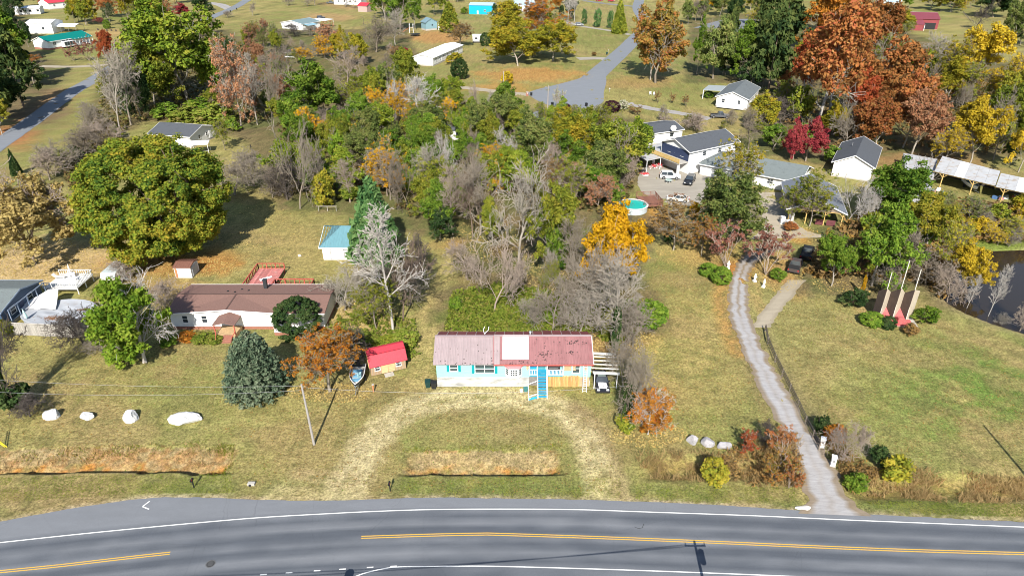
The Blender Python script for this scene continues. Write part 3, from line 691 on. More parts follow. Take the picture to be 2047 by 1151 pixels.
PX0, PX1, PD = 2.2, 6.5, 1.3
for (x0, x1) in ((HX0, PX0), (PX1, HX1)): mb.poly([(x0, 0, 1.52), (x1, 0, 1.52), (x1, 0, HE), (x0, 0, HE)])
mb.poly([(PX0, 0, 1.8), (PX0, PD, 1.8), (PX0, PD, HE), (PX0, 0, HE)]); mb.poly([(PX1, PD, 1.8), (PX1, 0, 1.8), (PX1, 0, HE), (PX1, PD, HE)])
mb.poly([(PX0, PD, 1.8), (PX1, PD, 1.8), (PX1, PD, HE), (PX0, PD, HE)])
D_ = HY1-HY0
mb.poly([(HX1, D_, .8), (HX0, D_, .8), (HX0, D_, HE), (HX1, D_, HE)])
for x, s in ((HX0, -1), (HX1, 1)):
    q = [(x, 0, .8), (x, D_, .8), (x, D_, HE), (x, hy(RY), RZ_-.1), (x, 0, HE)]
    mb.poly(q if s > 0 else q[::-1])
mb.build("wall", aqua, hs_)
mb = MB(); mb.box((-3.7, .02, .76), (11.7, .1, 1.52)); mb.box((HX0+.05, D_/2, .4), (.1, D_-.3, .82)); mb.box((HX1-.05, D_/2, .4), (.1, D_-.3, .82)); mb.box((0, D_-.05, .4), (19.4, .08, .82)); mb.build("foundation", plaster_grey, hs_)
for i in range(int((HX0+.3)*0), 0): pass
# horizontal siding laps
mb = MB()
for z in np.arange(1.72, HE-.1, .2): mb.box(((HX0+PX0)/2, -.008, z), (PX0-HX0, .016, .015)); mb.box(((HX1+PX1)/2, -.008, z), (HX1-PX1, .016, .015))
o = mb.build("siding_lap", aqua, hs_); o["kind"] = "stuff"
# stripped strip of bare sheathing boards under the eave on the right part
sheet_r = random.Random(5)
for x0, x1, z0, z1 in ((.55, .95, 2.75, HE-.05), (1.75, 2.15, 2.6, HE-.05), (6.55, 7.5, 2.5, HE-.05), (7.5, 8.1, 2.55, HE-.05), (9.15, 9.6, 2.5, HE-.05), (-.9, -.1, 2.9, HE-.1)):
    z = z0
    while z < z1-.05:
        dz = min(.2, z1-z); MB().box(((x0+x1)/2, -.022, z+dz/2), (x1-x0-sheet_r.uniform(0, .25), .03, dz-.02)).build("sheathing_board", sheath, hs_); z += dz
# skirting of upright orange-brown boards beneath the porch end
x = 4.45
while x < 8.6:
    wd_ = sheet_r.uniform(.14, .2); MB().box((x+wd_/2, -.03, .88+sheet_r.uniform(-.05, .05)), (wd_-.015, .03, 1.72)).build("skirting_board", ply, hs_); x += wd_
mb = MB(); mb.box((9.2, .02, .75), (1.3, .05, 1.46)); mb.build("side_skirting", sheath, hs_)
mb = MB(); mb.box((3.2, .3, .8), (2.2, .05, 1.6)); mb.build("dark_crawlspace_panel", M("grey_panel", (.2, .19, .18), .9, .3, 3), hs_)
# windows
window(hs_, 'f', -7.35, 2.95, 1.05, 1.1, 0, 0, white, teal_p)
window(hs_, 'f', -3.45, 2.80, 2.5, 1.35, 0, 0, white, teal_p)
window(hs_, 'f', 8.1, 2.85, 1.0, 1.5, 0, 0, white)
# bay window with a pink hood
bay = MB(); bw = 1.05
pl_ = [(-bw, 0), (-.6, -.55), (.6, -.55), (bw, 0)]
for (x0, y0), (x1, y1) in zip(pl_[:-1], pl_[1:]):
    bay.poly([(x0+.22, y0, 1.75), (x1+.22, y1, 1.75), (x1+.22, y1, 3.25), (x0+.22, y0, 3.25)])
bay.poly([(a+.22, b, 1.75) for a, b in reversed(pl_)])
bw_o = bay.build("bay_window", white, hs_)
hood = MB(); hood.poly([(-.5, -.68, 3.22), (.94, -.68, 3.22), (1.3, -.02, 3.6), (-.86, -.02, 3.6)]); hood.poly([(-.86, -.02, 3.6), (-1.0, -.02, 3.22), (-.5, -.68, 3.22)]); hood.poly([(.94, -.68, 3.22), (1.44, -.02, 3.22), (1.3, -.02, 3.6)]); hood.build("bay_hood", M("pink_hood", (.55, .20, .21), .6, .1, 3), bw_o)
for i in range(3):
    for j in range(3):
        MB().box((.22-.3+.3*i, -.565, 2.25+.3*j), (.2, .03, .22)).build("pane", glass, bw_o)
for s in (-1, 1):
    for j in range(3):
        MB().box((.22+s*.83, -.30, 2.25+.3*j), (.38, .03, .2), rz=s*-.88*-1 if s > 0 else -.88).build("pane", glass, bw_o)
# porch: floor, posts, railing, goods
pf = MB(); pf.box(((PX0+PX1)/2, PD/2-.05, 1.76), (PX1-PX0-.02, PD+.1, .12)); pf.build("porch_floor", blue_p, hs_)
for x in (PX0+.02, 3.22, 4.42, 6.45): MB().box((x, -.06, 2.7), (.11, .11, 1.82)).build("porch_post", white, hs_)
for (x0, x1) in ((PX0+.1, 3.15), (4.5, 6.4)):
    rl = MB(); rl.box(((x0+x1)/2, -.06, 2.68), (x1-x0, .09, .07)); rl = rl.build("railing", white, hs_); MB().box(((x0+x1)/2, -.06, 1.93), (x1-x0, .07, .07)).build("bottom_rail", white, rl)
    n = int((x1-x0)/.17)
    for i in range(n): MB().box((x0+(i+.5)*(x1-x0)/n, -.06, 2.31), (.06, .045, .68)).build("baluster", white, rl)
MB().box((2.7, PD-.05, 2.5), (.9, .06, 1.6)).build("porch_panel", blue_p, hs_)
door(hs_, 'f', 3.8, 1.83, 0, 0, M("teal_door", (.08, .28, .31), .5)).location = (0, PD, 0)
# stairs: blue treads between white stringers, a side ramp of railings
st_ = thing("porch_stairs", "blue wooden steps with white stringers and handrails below the aqua house porch", "stairs", (3.82, 70.72, 0))
n = 8
for i in range(n):
    z = 1.62-i*.205; MB().box((0, -.30-i*.27, z), (1.05, .29, .05)).build("tread", blue_p, st_); MB().box((0, -.17-i*.27, z-.10), (1.05, .03, .155)).build("riser", M("blue_riser_paint", (.04, .26, .42), .5), st_)
for s in (-1, 1):
    MB().bar((s*.56, -.15, 1.6), (s*.56, -2.35, 0.02), .06, .26).build("stringer", white, st_)
    mb = MB(); mb.bar((s*.6, -.2, 2.55), (s*.6, -2.4, .95), .07, .09); mb.box((s*.6, -.2, 2.1), (.09, .09, .95)); mb.box((s*.6, -2.38, .48), (.09, .09, .96)); mb.box((s*.6, -1.3, 1.1), (.08, .08, 1.3)); mb.build("handrail", white, st_)
mb = MB(); mb.bar((-.6, -2.4, .75), (-1.75, -2.75, .62), .07, .09); mb.bar((-.6, -2.4, .4), (-1.75, -2.75, .28), .05, .07); mb.box((-1.75, -2.75, .35), (.09, .09, .7)); mb.bar((-1.75, -2.75, .62), (-1.75, -.9, 1.1), .07, .09); mb.bar((-1.75, -.9, 1.1), (-.6, -.7, 1.5), .07, .09); mb.box((-1.75, -.9, .55), (.09, .09, 1.1)); mb.build("side_railing", white, st_)
MB().bar((-.7, -2.46, .28), (-1.7, -2.74, .2), .03, .36).build("blue_side_panel", blue_p, st_)
# roof panels: corrugated sheets, each with its ribs
def roof_sheet(x0, x1, ylo, zlo, yhi, zhi, mat, lift, name="roof_panel"):
    mb = MB(); wd = x1-x0; nrib = 5
    P = lambda x, u, dz: (x, hy(ylo+(yhi-ylo)*u), zlo+(zhi-zlo)*u+lift+dz)
    xs_ = []; 
    for k in range(nrib):
        c = x0+(k+.5)*wd/nrib; xs_ += [(c-.055, 0), (c-.03, .035), (c+.03, .035), (c+.055, 0)]
    xs_ = [(x0+.004, .0)]+xs_+[(x1-.004, 0)]
    for (xa, za), (xb, zb) in zip(xs_[:-1], xs_[1:]): mb.poly([P(xa, 0, za), P(xb, 0, zb), P(xb, 1, zb), P(xa, 1, za)], int(abs(za-zb) > .01))
    mb.poly([P(x0+.004, 0, -.04), P(x1-.004, 0, -.04), P(x1-.004, 0, 0), P(x0+.004, 0, 0)])
    return mb.build(name, [mat, tin_rib_shade if mat is tin_pink else tin_rib_shade_red], hs_)
x = HX0-.35; k = 0; pr = random.Random(3)
RX1 = HX1+.25
zlo = HE+.10-.0; 
slope = (RZ_-HE)/(RY-HY0)
while x < RX1-.2:
    x1 = min(x+.93, RX1); red = x > -2.35
    dy = pr.uniform(-.03, .03)
    roof_sheet(x, x1, HY0-EO+dy, HE-EO*slope+.06, RY, RZ_+.06, tin_red if red else tin_pink, (.07 if red else 0)+pr.uniform(0, .015)); x = x1
x = HX0-.2
while x < RX1-.2:
    x1 = min(x+1.25, RX1); bump_ = .32*math.exp(-((x-5)/2.6)**2)
    mb = MB(); yl_ = hy(HY1+.5); zl_ = HE+.0+bump_*.6; 
    mb.slab([(x1-.05, yl_, zl_+.05), (x+.05, yl_, zl_+.05), (x+.05, hy(RY), RZ_+.02), (x1-.05, hy(RY), RZ_+.02)], .05); mb.build("back_roof_panel", tin_dark, hs_)
    mb = MB(); mb.bar((x, yl_, zl_+.07), (x, hy(RY), RZ_+.05), .07, .07); mb.build("batten", M("pale_batten", (.5, .4, .38), .8), hs_); x = x1
mb = MB(); mb.bar((HX0-.35, hy(RY), RZ_+.13), (-2.3, hy(RY), RZ_+.13), .34, .06); mb.bar((-2.3, hy(RY)+.02, RZ_+.2), (RX1, hy(RY)+.02, RZ_+.2), .34, .06); mb.build("ridge_cap", tin_pink, hs_)
mb = MB(); mb.slab([(-1.2, hy(HY0+.18), HE+.18*slope+.22), (2.12, hy(HY0+.18), HE+.18*slope+.22), (2.12, hy(RY)+.02, RZ_+.24), (-1.2, hy(RY)+.02, RZ_+.24)], .03); rp_ = mb.build("roof_patch", M("white_membrane", (.72, .72, .71), .5, .06, 1.5, dirt=(.5, .48, .45), dirt_amt=.2, dirt_scale=1.1), hs_)
for k in range(3): x = -.4+k*.83; MB().bar((x, hy(HY0+.2), HE+.2*slope+.225), (x, hy(RY), RZ_+.245), .04, .02).build("seam", M("membrane_seam", (.45, .45, .45)), rp_)
mb = MB(); mb.bar((-2.3, hy(HY0-EO)-.02, HE-EO*slope+.02), (RX1, hy(HY0-EO)-.02, HE-EO*slope+.02), .04, .2); mb.build("red_fascia", M("red_fascia_paint", (.42, .10, .09), .6, .2, 2), hs_)
mb = MB(); mb.bar((-2.36, hy(HY0-EO), HE-EO*slope+.17), (-2.36, hy(RY), RZ_+.17), .12, .1); mb.build("roof_step_trim", tin_red, hs_)
mb = MB(); mb.bar((RX1+.02, hy(HY0-EO), HE-EO*slope+.1), (RX1+.02, hy(RY), RZ_+.12), .12, .1); mb.build("rake_trim", M("pale_trim", (.52, .47, .44), .7), hs_)
# dark stains of debris lying on the metal: small leaf piles
mb = MB(); lr = random.Random(9)
for (ux, uy, n, sp) in ((4.0, .32, 26, .5), (7.6, .42, 12, .3), (6.0, .4, 9, .9), (7.9, .75, 20, .9), (4.3, .18, 6, .2), (.2, .03, 20, 1.5), (-5, .1, 24, 3), (-4, .5, 16, 4), (4.2, .65, 4, .3), (6.2, .8, 9, 1.2)):
    for _ in range(n):
        x = ux+lr.gauss(0, sp); u = min(max(uy+lr.gauss(0, .06), .01), .98); y = hy(HY0-EO+(RY-HY0+EO)*u); z = HE-EO*slope+(RZ_-HE+EO*slope)*u+(.19 if x > -2.3 else .12)
        if not (-1.3 < x < 2.2 and u > .12): mb.box((x, y, z), (lr.uniform(.05, .16), lr.uniform(.05, .2), .03), rz=lr.uniform(0, 3))
o = mb.build("roof_debris", M("dark_leaf_debris", (.05, .04, .04), .9), hs_); o["kind"] = "stuff"
mb = MB(); mb.tube([(2.35, hy(RY)+.3, RZ_-.1), (2.35, hy(RY)+.3, RZ_+.55)], .13, 10); mb.tube([(2.35, hy(RY)+.3, RZ_+.55), (2.35, hy(RY)+.3, RZ_+.66)], [.2, .12], 10); mb.build("vent_pipe", steel, hs_)
an = MB(); an.tube([(-3.6, hy(RY)+1.5, RZ_-.5), (-3.75, hy(RY)+1.5, RZ_+.1), (-3.55, hy(RY)+1.5, RZ_+.6)], .05, 6); an.tube([(-3.6, hy(RY)+1.5, RZ_-.5), (-3.1, hy(RY)+1.5, RZ_+.05), (-3.0, hy(RY)+1.5, RZ_+.6)], .05, 6); an.build("antler_antenna", white, hs_)
# goods on the porch
b1 = thing("grill", "black covered grill standing on the aqua house porch behind the white railing", "grill", (5.25, 71.35, 1.82))
mb = MB(); mb.box((0, 0, .75), (1.7, .55, .35)); mb.tube([(-.85, 0, .92), (.85, 0, .92)], .28, 10); mb.build("grill_lid", black_m, b1)
for sx in (-1, 1):
    for sy in (-1, 1): MB().box((sx*.75, sy*.2, .3), (.06, .06, .6)).build("leg", steel, b1)
mb = MB(); mb.bar((-.6, -.3, .92), (.6, -.3, .92), .05); mb.build("handle", steel, b1)
ld = thing("ladder", "white extension ladder leaning on the aqua house wall near its pergola end", "ladder", (9.2, 69.75, 0))
for s in (-1, 1): MB().bar((s*.24, -.05, 0.0), (s*.22, .78, 3.4), .07, .09).build("rail", white, ld)
for i in range(11): u = (i+.5)/11; MB().bar((-.24, -.05+.83*u, 3.4*u), (.24, -.05+.83*u, 3.4*u), .05, .05).build("rung", white, ld)
# pergola at the right end
pg = thing("pergola", "white slatted pergola roof beside the aqua house, over the black car", "pergola", (11.8, 70.6, 0))
for x in (-1.35, 1.5):
    for y in (-.2, 3.6): MB().box((x, y, 1.2), (.1, .1, 2.4)).build("post", white, pg)
for y, z in ((-.25, 2.5), (3.65, 2.8)): MB().bar((-1.6, y, z-.05), (1.75, y, z-.25), .07, .16).build("beam", white, pg)
for i in range(6): y = -.2+i*.76; MB().bar((-1.65, y, 2.62+.07*i), (1.8, y, 2.42+.07*i), .2, .07).build("slat", M("dirty_white_board", (.62, .60, .55), .7, .15, 3, dirt=(.3, .27, .22), dirt_amt=.2), pg)
# ------------------------------------------------------------------ the brown-roofed house
bh = thing("brown_roof_house", "white house with a long low brown shingle roof and small gabled porch", "house", (-38.3, 84.6, 0))
bx0, bx1, bd, be, br_ = -11.1, 11.1, 8.1, 2.75, 3.5
gx0, gxm, gx1, gz = -10.9, -2.65, 5.0, 3.36
mb = MB()
mb.poly([(bx0, 0, .5), (bx1, 0, .5), (bx1, 0, be), (gx1, 0, be), (gxm, 0, gz-.05), (gx0, 0, be), (bx0, 0, be)])
mb.poly([(bx1, bd, .5), (bx0, bd, .5), (bx0, bd, be), (bx1, bd, be)])
mb.poly([(bx1, 0, .5), (bx1, bd, .5), (bx1, bd, be), (bx1, bd/2, br_-.1), (bx1, 0, be)]); mb.poly([(bx0, bd, .5), (bx0, 0, .5), (bx0, 0, be), (bx0, bd/2, br_-.1), (bx0, bd, be)])
mb.build("wall", white_vinyl, bh)
MB().box((0, bd/2, .2), (22.1, bd-.08, .68)).build("foundation", brick_m, bh)
ov = .35; y0 = -ov; th = .13
mb = MB(); rid = bd/2
sl = (br_-be)/(bd/2); ef = be-sl*ov+.06
gyr = rid                                         # the cross gable runs back into the ridge
mb.slab([(bx0-.3, y0, ef+th), (gx0+.2, y0, ef+th), (gxm, rid, br_+th), (bx0-.3, rid, br_+th)], th)
mb.slab([(gx0+.21, y0, ef+th), (gxm, y0, gz+th), (gxm, rid-.005, br_+th)], th)
mb.slab([(gxm+.004, y0, gz+th), (gx1, y0, ef+th), (gxm+.004, rid-.005, br_+th)], th)
mb.slab([(gx1+.005, y0, ef+th), (bx1+.3, y0, ef+th), (bx1+.3, rid, br_+th), (gxm+.006, rid, br_+th)], th)
mb.slab([(bx1+.3, bd+ov, ef+th), (bx0-.3, bd+ov, ef+th), (bx0-.3, rid+.004, br_+th), (bx1+.3, rid+.004, br_+th)], th)
rf = mb.build("roof", shingle_brown, bh)
mb = MB(); mb.bar((bx0-.3, bd+ov+.03, ef+.08), (bx1+.3, bd+ov+.03, ef+.08), .06, .18); mb.bar((bx0-.3, y0-.03, ef+.07), (gx0+.2, y0-.03, ef+.07), .05, .16); mb.bar((gx0+.2, y0-.03, ef+.07), (gxm, y0-.03, gz+.07), .05, .16); mb.bar((gxm, y0-.03, gz+.07), (gx1, y0-.03, ef+.07), .05, .16); mb.bar((gx1, y0-.03, ef+.07), (bx1+.3, y0-.03, ef+.07), .05, .16); mb.build("fascia", white, bh)
mb = MB(); mb.bar((bx0-.3, rid, br_+th+.02), (bx1+.3, rid, br_+th+.02), .28, .05); mb.build("ridge_cap", M("dark_ridge_shingle", (.10, .06, .05), .9, .2, 5), rf)
mb = MB(); mb.bar((gxm, y0, gz+th+.015), (gxm, rid-.2, br_+th+.015), .22, .04); mb.build("gable_ridge_cap", M("dark_ridge_shingle", (.1, .06, .05)), rf)
for x, y in ((-4.4, 5.3), (-3.2, 4.9), (-2.6, 6.1), (-1.4, 5.6)): MB().box((x, y, br_-sl*(y-rid)+th+.06), (.25, .25, .12)).build("roof_vent", dark, rf)
mb = MB(); mb.box((.85, 6.7, be+1.05), (.5, .5, 1.6)); mb.box((.85, 6.7, be+1.88), (.62, .62, .1)); mb.build("chimney", M("black_flue", (.03, .035, .04), .5), rf)
for u, ww in ((-9.0, .85), (-6.2, .85), (5.0, .85), (6.6, .85), (8.4, 1.3)): window(bh, 'f', u, 1.75, ww, 1.25, 0, 0, white)
# gabled entrance porch: roof toward the viewer, posts and brick steps
pr_ = MB(); pr_.slab([(-4.0, -2.7, 2.35), (-2.35, -2.7, 2.75), (-2.35, .02, 2.95), (-4.0, .02, 2.35)], .1); pr_.slab([(-2.345, -2.7, 2.75), (-.8, -2.7, 2.35), (-.8, .02, 2.35), (-2.345, .02, 2.95)], .1)
pr_.build("porch_roof", shingle_brown, bh)
for x in (-3.8, -1.0): MB().box((x, -2.5, 1.15), (.12, .12, 2.3)).build("porch_post", wood_red, bh)
MB().box((-2.4, -1.3, .35), (2.9, 2.6, .7)).build("porch_floor", wood_tan, bh)
for i in range(4): MB().box((-2.0, -2.75-i*.28, .62-i*.17), (1.3, .29, .17)).build("step", brick_m, bh)
mb = MB(); mb.bar((-3.75, -2.55, 1.3), (-3.3, -3.9, .7), .07, .09); mb.bar((-3.3, -3.9, 0), (-3.3, -3.9, .75), .09); mb.bar((-.95, -2.55, 1.3), (-1.2, -3.7, .75), .07, .09); mb.build("stair_rail", wood_red, bh)
door(bh, 'f', -2.4, .7, 0, 0, white, .95, 1.95)
for x0, x1 in ((4.2, 9.4),):
    mb = MB(); mb.box(((x0+x1)/2, -1.7, 1.35), (x1-x0, .07, .06)); rl = mb.build("railing", white, bh); MB().box(((x0+x1)/2, -1.7, .75), (x1-x0, .06, .06)).build("bottom_rail", white, rl)
    for i in range(20): MB().box((x0+(i+.5)*(x1-x0)/20, -1.7, 1.05), (.05, .04, .55)).build("baluster", white, rl)
    MB().box(((x0+x1)/2, -.87, .6), (x1-x0, 1.7, .12)).build("front_deck", white, bh); MB().box(((x0+x1)/2, -1.6, .27), (x1-x0, .1, .54)).build("deck_skirt", brick_m, bh)
# red back deck
def deck(name, label, cat, origin, rz, w, d, h, mat, post_m, boards=True, rails=('l', 'b', 'r'), rail_h=.95, group=None, bal=.18, bw=.30, rt=1.0):
    r = thing(name, label, cat, (origin[0], origin[1], 0), rz, group)
    n = int(w/bw) if boards else 1
    for i in range(n): MB().box((-w/2+(i+.5)*w/n, d/2, h-.04), (w/n-.02, d, .06)).build("deck_board", mat, r)
    mb = MB(); mb.box((0, .05, h-.17), (w-.1, .08, .18)); mb.box((0, d-.05, h-.17), (w-.1, .08, .18)); mb.build("joist", mat, r)
    for sx in (-1, 1):
        for y in (.1, d/2, d-.1): MB().box((sx*(w/2-.08), y, (h-.1)/2+.0), (.12, .12, h-.12)).build("leg", post_m, r)
    for k in rails:
        if k in 'lr': s = -1 if k == 'l' else 1; a, b = (s*w/2, 0), (s*w/2, d)
        else: yy = d if k == 'b' else 0; a, b = (-w/2, yy), (w/2, yy)
        mb = MB(); mb.bar((*a, h+rail_h), (*b, h+rail_h), .09*rt, .06*rt); rl = mb.build("railing", post_m, r); MB().bar((*a, h+.15), (*b, h+.15), .05, .06).build("bottom_rail", post_m, rl)
        L = math.hypot(b[0]-a[0], b[1]-a[1]); nn = int(L/bal)
        for i in range(nn+1):
            u = i/nn; big = i % max(1, int(1.6/bal)) == 0; MB().box((a[0]+(b[0]-a[0])*u, a[1]+(b[1]-a[1])*u, h+rail_h/2+.02), (.09*rt, .09*rt, rail_h) if big else (.045*rt, .045*rt, rail_h-.1)).build("baluster", post_m, rl)
    return r
dk1 = deck("back_deck", "broad red wooden deck with railings behind the brown-roofed house", "deck", (-40.4, 93.9), 0, 4.4, 8.4, .95, M('faded_red_boards', (.46, .17, .15), .8, .3, 2, obj_rand=.25, dirt=(.5, .34, .3), dirt_amt=.25), wood_red, rails=('l', 'b', 'f'), bal=.7, rt=1.7)
dk2 = deck("narrow_deck", "narrow red wooden walkway of posts and rails running along the brown house back eave", "deck", (-34.9, 93.8), 0, 6.2, 3.0, .9, wood_red, wood_red, rails=('l', 'b', 'r', 'f'), bal=.75, rt=1.8)
tb = thing("fallen_sheet", "white sheet lying aslant on the broad red deck", "sheet", (-40.2, 98.6, .96), .7); mb = MB(); mb.slab([(-1.1, -.35, .05), (1.0, -.3, .09), (1.1, .3, .05), (-.9, .4, .09)], .03); mb.build("sheet", white, tb)
# ------------------------------------------------------------------ sheds and garage
house("garage", "white garage with a teal metal hip roof behind the tall white-barked tree", "garage", G(647, 520), G(738, 521), 8.5, 2.7, 1.9, white_vinyl, metal_teal, 'x', .5, .4, .25, hip=(3.0, 3.0), rib=.45, wins=(), trim=white,
      doors=(('f', -3.4, .2, white),))
o = bpy.data.objects["garage"]
for u, ww in ((-1.4, 2.3), (1.9, 2.6)):
    mb = MB(); mb.box((u, -.035, 1.2), (ww, .05, 1.95)); gd = mb.build("garage_door", white, o)
    for z in (.7, 1.2, 1.7): MB().box((u, -.065, z), (ww-.1, .01, .02)).build("panel_joint", M("grey_joint", (.3, .3, .3)), gd)
    mb = MB()
    for s in (-1, 1): mb.box((u+s*(ww/2+.04), -.04, 1.2), (.08, .07, 2.0))
    mb.build("door_frame", M("dark_trim", (.12, .12, .12), .7), o)
# gambrel shed
(cx, cy), rz, w_ = frame_of(G(743, 753), G(812, 737)); gs = thing("gambrel_shed", "small wooden barn shed with a bright red gambrel metal roof", "shed", (cx, cy, 0), rz)
gd_, gh, gy1, gz1, gz2 = 3.3, 1.75, .75, 2.75, 3.2
prof = [(0, gh), (gy1, gz1), (gd_/2, gz2), (gd_-gy1, gz1), (gd_, gh)]
mb = MB()
mb.poly([(-w_/2, 0, .12), (w_/2, 0, .12), (w_/2, 0, gh), (-w_/2, 0, gh)]); mb.poly([(w_/2, gd_, .12), (-w_/2, gd_, .12), (-w_/2, gd_, gh), (w_/2, gd_, gh)])
for s in (-1, 1):
    q = [(s*w_/2, 0, .12), (s*w_/2, gd_, .12)]+[(s*w_/2, y, z) for y, z in reversed(prof)]; mb.poly(q if s > 0 else q[::-1])
mb.build("wall", M("raw_barn_wood", (.36, .25, .15), .85, .3, 2, stretch=(6, 6, .5), dirt=(.2, .15, .1), dirt_amt=.3), gs)
rp = [(-.18, gh-.3), (gy1, gz1), (gd_/2, gz2), (gd_-gy1, gz1), (gd_+.18, gh-.3)]; x = w_/2+.2
for k in range(4):
    (y0, z0), (y1, z1) = rp[k], rp[k+1]; mb = MB(); n = 6
    mb.slab([(-x, y0+.003, z0+.09), (x, y0+.003, z0+.09), (x, y1-.003, z1+.09), (-x, y1-.003, z1+.09)], .06); pnl = mb.build("roof_panel", metal_bright_red, gs)
    mb = MB()
    for i in range(17): xx = -x+.05+i*(2*x-.1)/16; mb.bar((xx, y0, z0+.11), (xx, y1, z1+.11), .04, .04)
    o = mb.build("roof_rib", metal_bright_red, pnl); o["kind"] = "stuff"
mb = MB(); mb.bar((-x-.02, gd_/2, gz2+.12), (x+.02, gd_/2, gz2+.12), .25, .05); mb.bar((-x-.02, gy1-.02, gz1+.11), (x+.02, gy1-.02, gz1+.11), .12, .05); mb.build("ridge_cap", M("dark_red_trim", (.33, .03, .045), .45), gs)
for s in (-1, 1):
    mb = MB()
    for k in range(4): mb.bar((s*(x+.02), rp[k][0], rp[k][1]+.05), (s*(x+.02), rp[k+1][0], rp[k+1][1]+.05), .05, .14)
    mb.build("gable_trim", M("dark_red_trim", (.33, .03, .045), .45) if s > 0 else wood_yellow, gs)
for u in (-1.45, 1.35): window(gs, 'f', u, 1.15, .75, .85, 0, 0, white)
for s in (-1, 1):
    MB().box((s*.46-.05, -.03, .92), (.86, .05, 1.5)).build("door", wood_tan, gs)
for i in range(14): MB().box((-w_/2+.17+i*(w_-.34)/13, -.012, .85), (.03, .02, 1.4)).build("batten", wood_grey, gs)
MB().box((-.1, -.5, .08), (1.2, .7, .16)).build("step", concrete, gs)
house("brown_top_shed", "little white metal shed with a brown roof beneath the huge round maple", "shed", G(352, 556), G(385, 556), 2.9, 1.95, .35, M("rust_streaked_white", (.72, .71, .70), .5, .06, 2, dirt=(.45, .2, .08), dirt_amt=.12, stretch=(2, 2, .4)), M("rusty_brown_roof", (.19, .09, .065), .6, .2, 3), 'x', .12, .12, .1, rib=.4, doors=())
o = bpy.data.objects["brown_top_shed"]
for s in (-1, 1): MB().box((1.43, 1.45+s*.5, 1.0), (.05, .95, 1.7)).build("sliding_door", M("shed_door_grey", (.4, .42, .44), .5), o)
MB().box((-1.1, -.02, .95), (.35, .03, 1.7)).build("rusty_panel", M("rust", (.42, .18, .08), .85, .3, 3), o)
cm = thing("camper_trailer", "old grey camper trailer with a stained roof, overgrown, left of the brown roof shed", "camper", (*G(221, 574), 0), .0)
cmat = M("chalky_camper_skin", (.52, .47, .44), .6, .12, 1.5, dirt=(.36, .28, .24), dirt_amt=.3); crm = M("camper_roof", (.46, .52, .53), .6, .15, .8, dirt=(.26, .26, .24), dirt_amt=.35)
mb = MB(); pr2 = [(0, .5), (0, 1.7), (.5, 2.35), (5.6, 2.35), (6.2, 1.8), (6.2, .5)]
for s in (-1, 1): q = [(s*1.15, y, z) for y, z in pr2]; mb.poly(q if s < 0 else q[::-1])
for (y0, z0), (y1, z1) in zip(pr2[:-1], pr2[1:]): mb.poly([(-1.15, y0, z0), (1.15, y0, z0), (1.15, y1, z1), (-1.15, y1, z1)])
mb.build("body", cmat, cm)
MB().slab([(-1.2, .48, 2.40), (1.2, .48, 2.40), (1.2, 5.6, 2.40), (-1.2, 5.6, 2.40)], .04).build("roof_skin", crm, cm); MB().slab([(-1.18, -.02, 1.74), (1.18, -.02, 1.74), (1.2, .48, 2.38), (-1.2, .48, 2.38)], .03).build("front_cap", crm, cm)
MB().box((.3, 3.2, 2.5), (.5, .7, .2)).build("roof_hatch", white, cm)
for s in (-1, 1): mb = MB(); mb.tube([(s*1.0, 3.1, .36), (s*1.2, 3.1, .36)], .36, 14); mb.build("wheel", tyre_m, cm)
mb = MB(); mb.bar((-.5, 0, .5), (0, -1.1, .45), .08); mb.bar((.5, 0, .5), (0, -1.1, .45), .08); mb.bar((0, -1.0, 0), (0, -1.0, .5), .08); mb.build("tow_bar", dark, cm)
window(cm, 'f', 0, 1.35, 1.2, .5, 2.3, 6.2, white)
# ------------------------------------------------------------------ blue house at the left edge, its deck, pool and fence
blue_wall = M("dark_blue_siding", (.045, .085, .15), .6, .08, 1, stretch=(1, 1, 8))
r, w_ = house("blue_house", "blue house with pale grey green roof at the frame edge, beside the covered pool", "house", (-95.0, 84.4), (-73.6, 84.4), 9.2, 3.1, 1.1, blue_wall, shingle_pale, 'x', .4, .5, .5, trim=M("bluish_trim", (.25, .32, .42), .5), wins=(('r', 2.5, 2.0, 1.2, 1.2, white), ('r', 6.5, 2.0, 1.2, 1.2, white)), doors=(('r', 4.5, .6, M("navy_door", (.03, .05, .10), .5)),), cap=shingle_pale)
# side porch frame: posts and rail under the rake
for y in (.4, 2.4, 4.6, 6.8, 8.8): MB().box((w_/2+1.0, y, 1.6), (.1, .1, 3.0)).build("porch_post", M("bluish_trim", (.25, .32, .42)), r)
mb = MB(); mb.bar((w_/2+1.0, .3, 1.35), (w_/2+1.0, 5.2, 1.35), .06); mb.bar((w_/2+1.0, .3, 3.1), (w_/2+1.0, 8.9, 3.1), .09, .14); mb.build("porch_rail", M("bluish_trim", (.25, .32, .42)), r)
pool_c = G(118, 622, 1.2)
pl = thing("covered_pool", "oval above-ground pool under a sagging grey tarp, behind the grey board fence", "swimming pool", (pool_c[0], pool_c[1], 0))
mb = MB(); n = 48; ra, rb = 5.1, 3.5
ring = [(ra*math.cos(2*math.pi*i/n), rb*math.sin(2*math.pi*i/n)) for i in range(n)]
for i in range(n): a, b = ring[i], ring[(i+1) % n]; mb.poly([(*a, 0), (*b, 0), (*b, 1.2), (*a, 1.2)])
mb.build("pool_wall", M("pool_wall_grey", (.34, .36, .40), .5), pl)
mb = MB()
for i in range(n): a, b = ring[i], ring[(i+1) % n]; mb.poly([(*a, 1.2), (*b, 1.2), (b[0]*1.04, b[1]*1.05, 1.22), (a[0]*1.04, a[1]*1.05, 1.22)])
mb.build("pool_rim", M("pool_rim", (.55, .57, .6), .4), pl)
tv = []; nr = 26; 
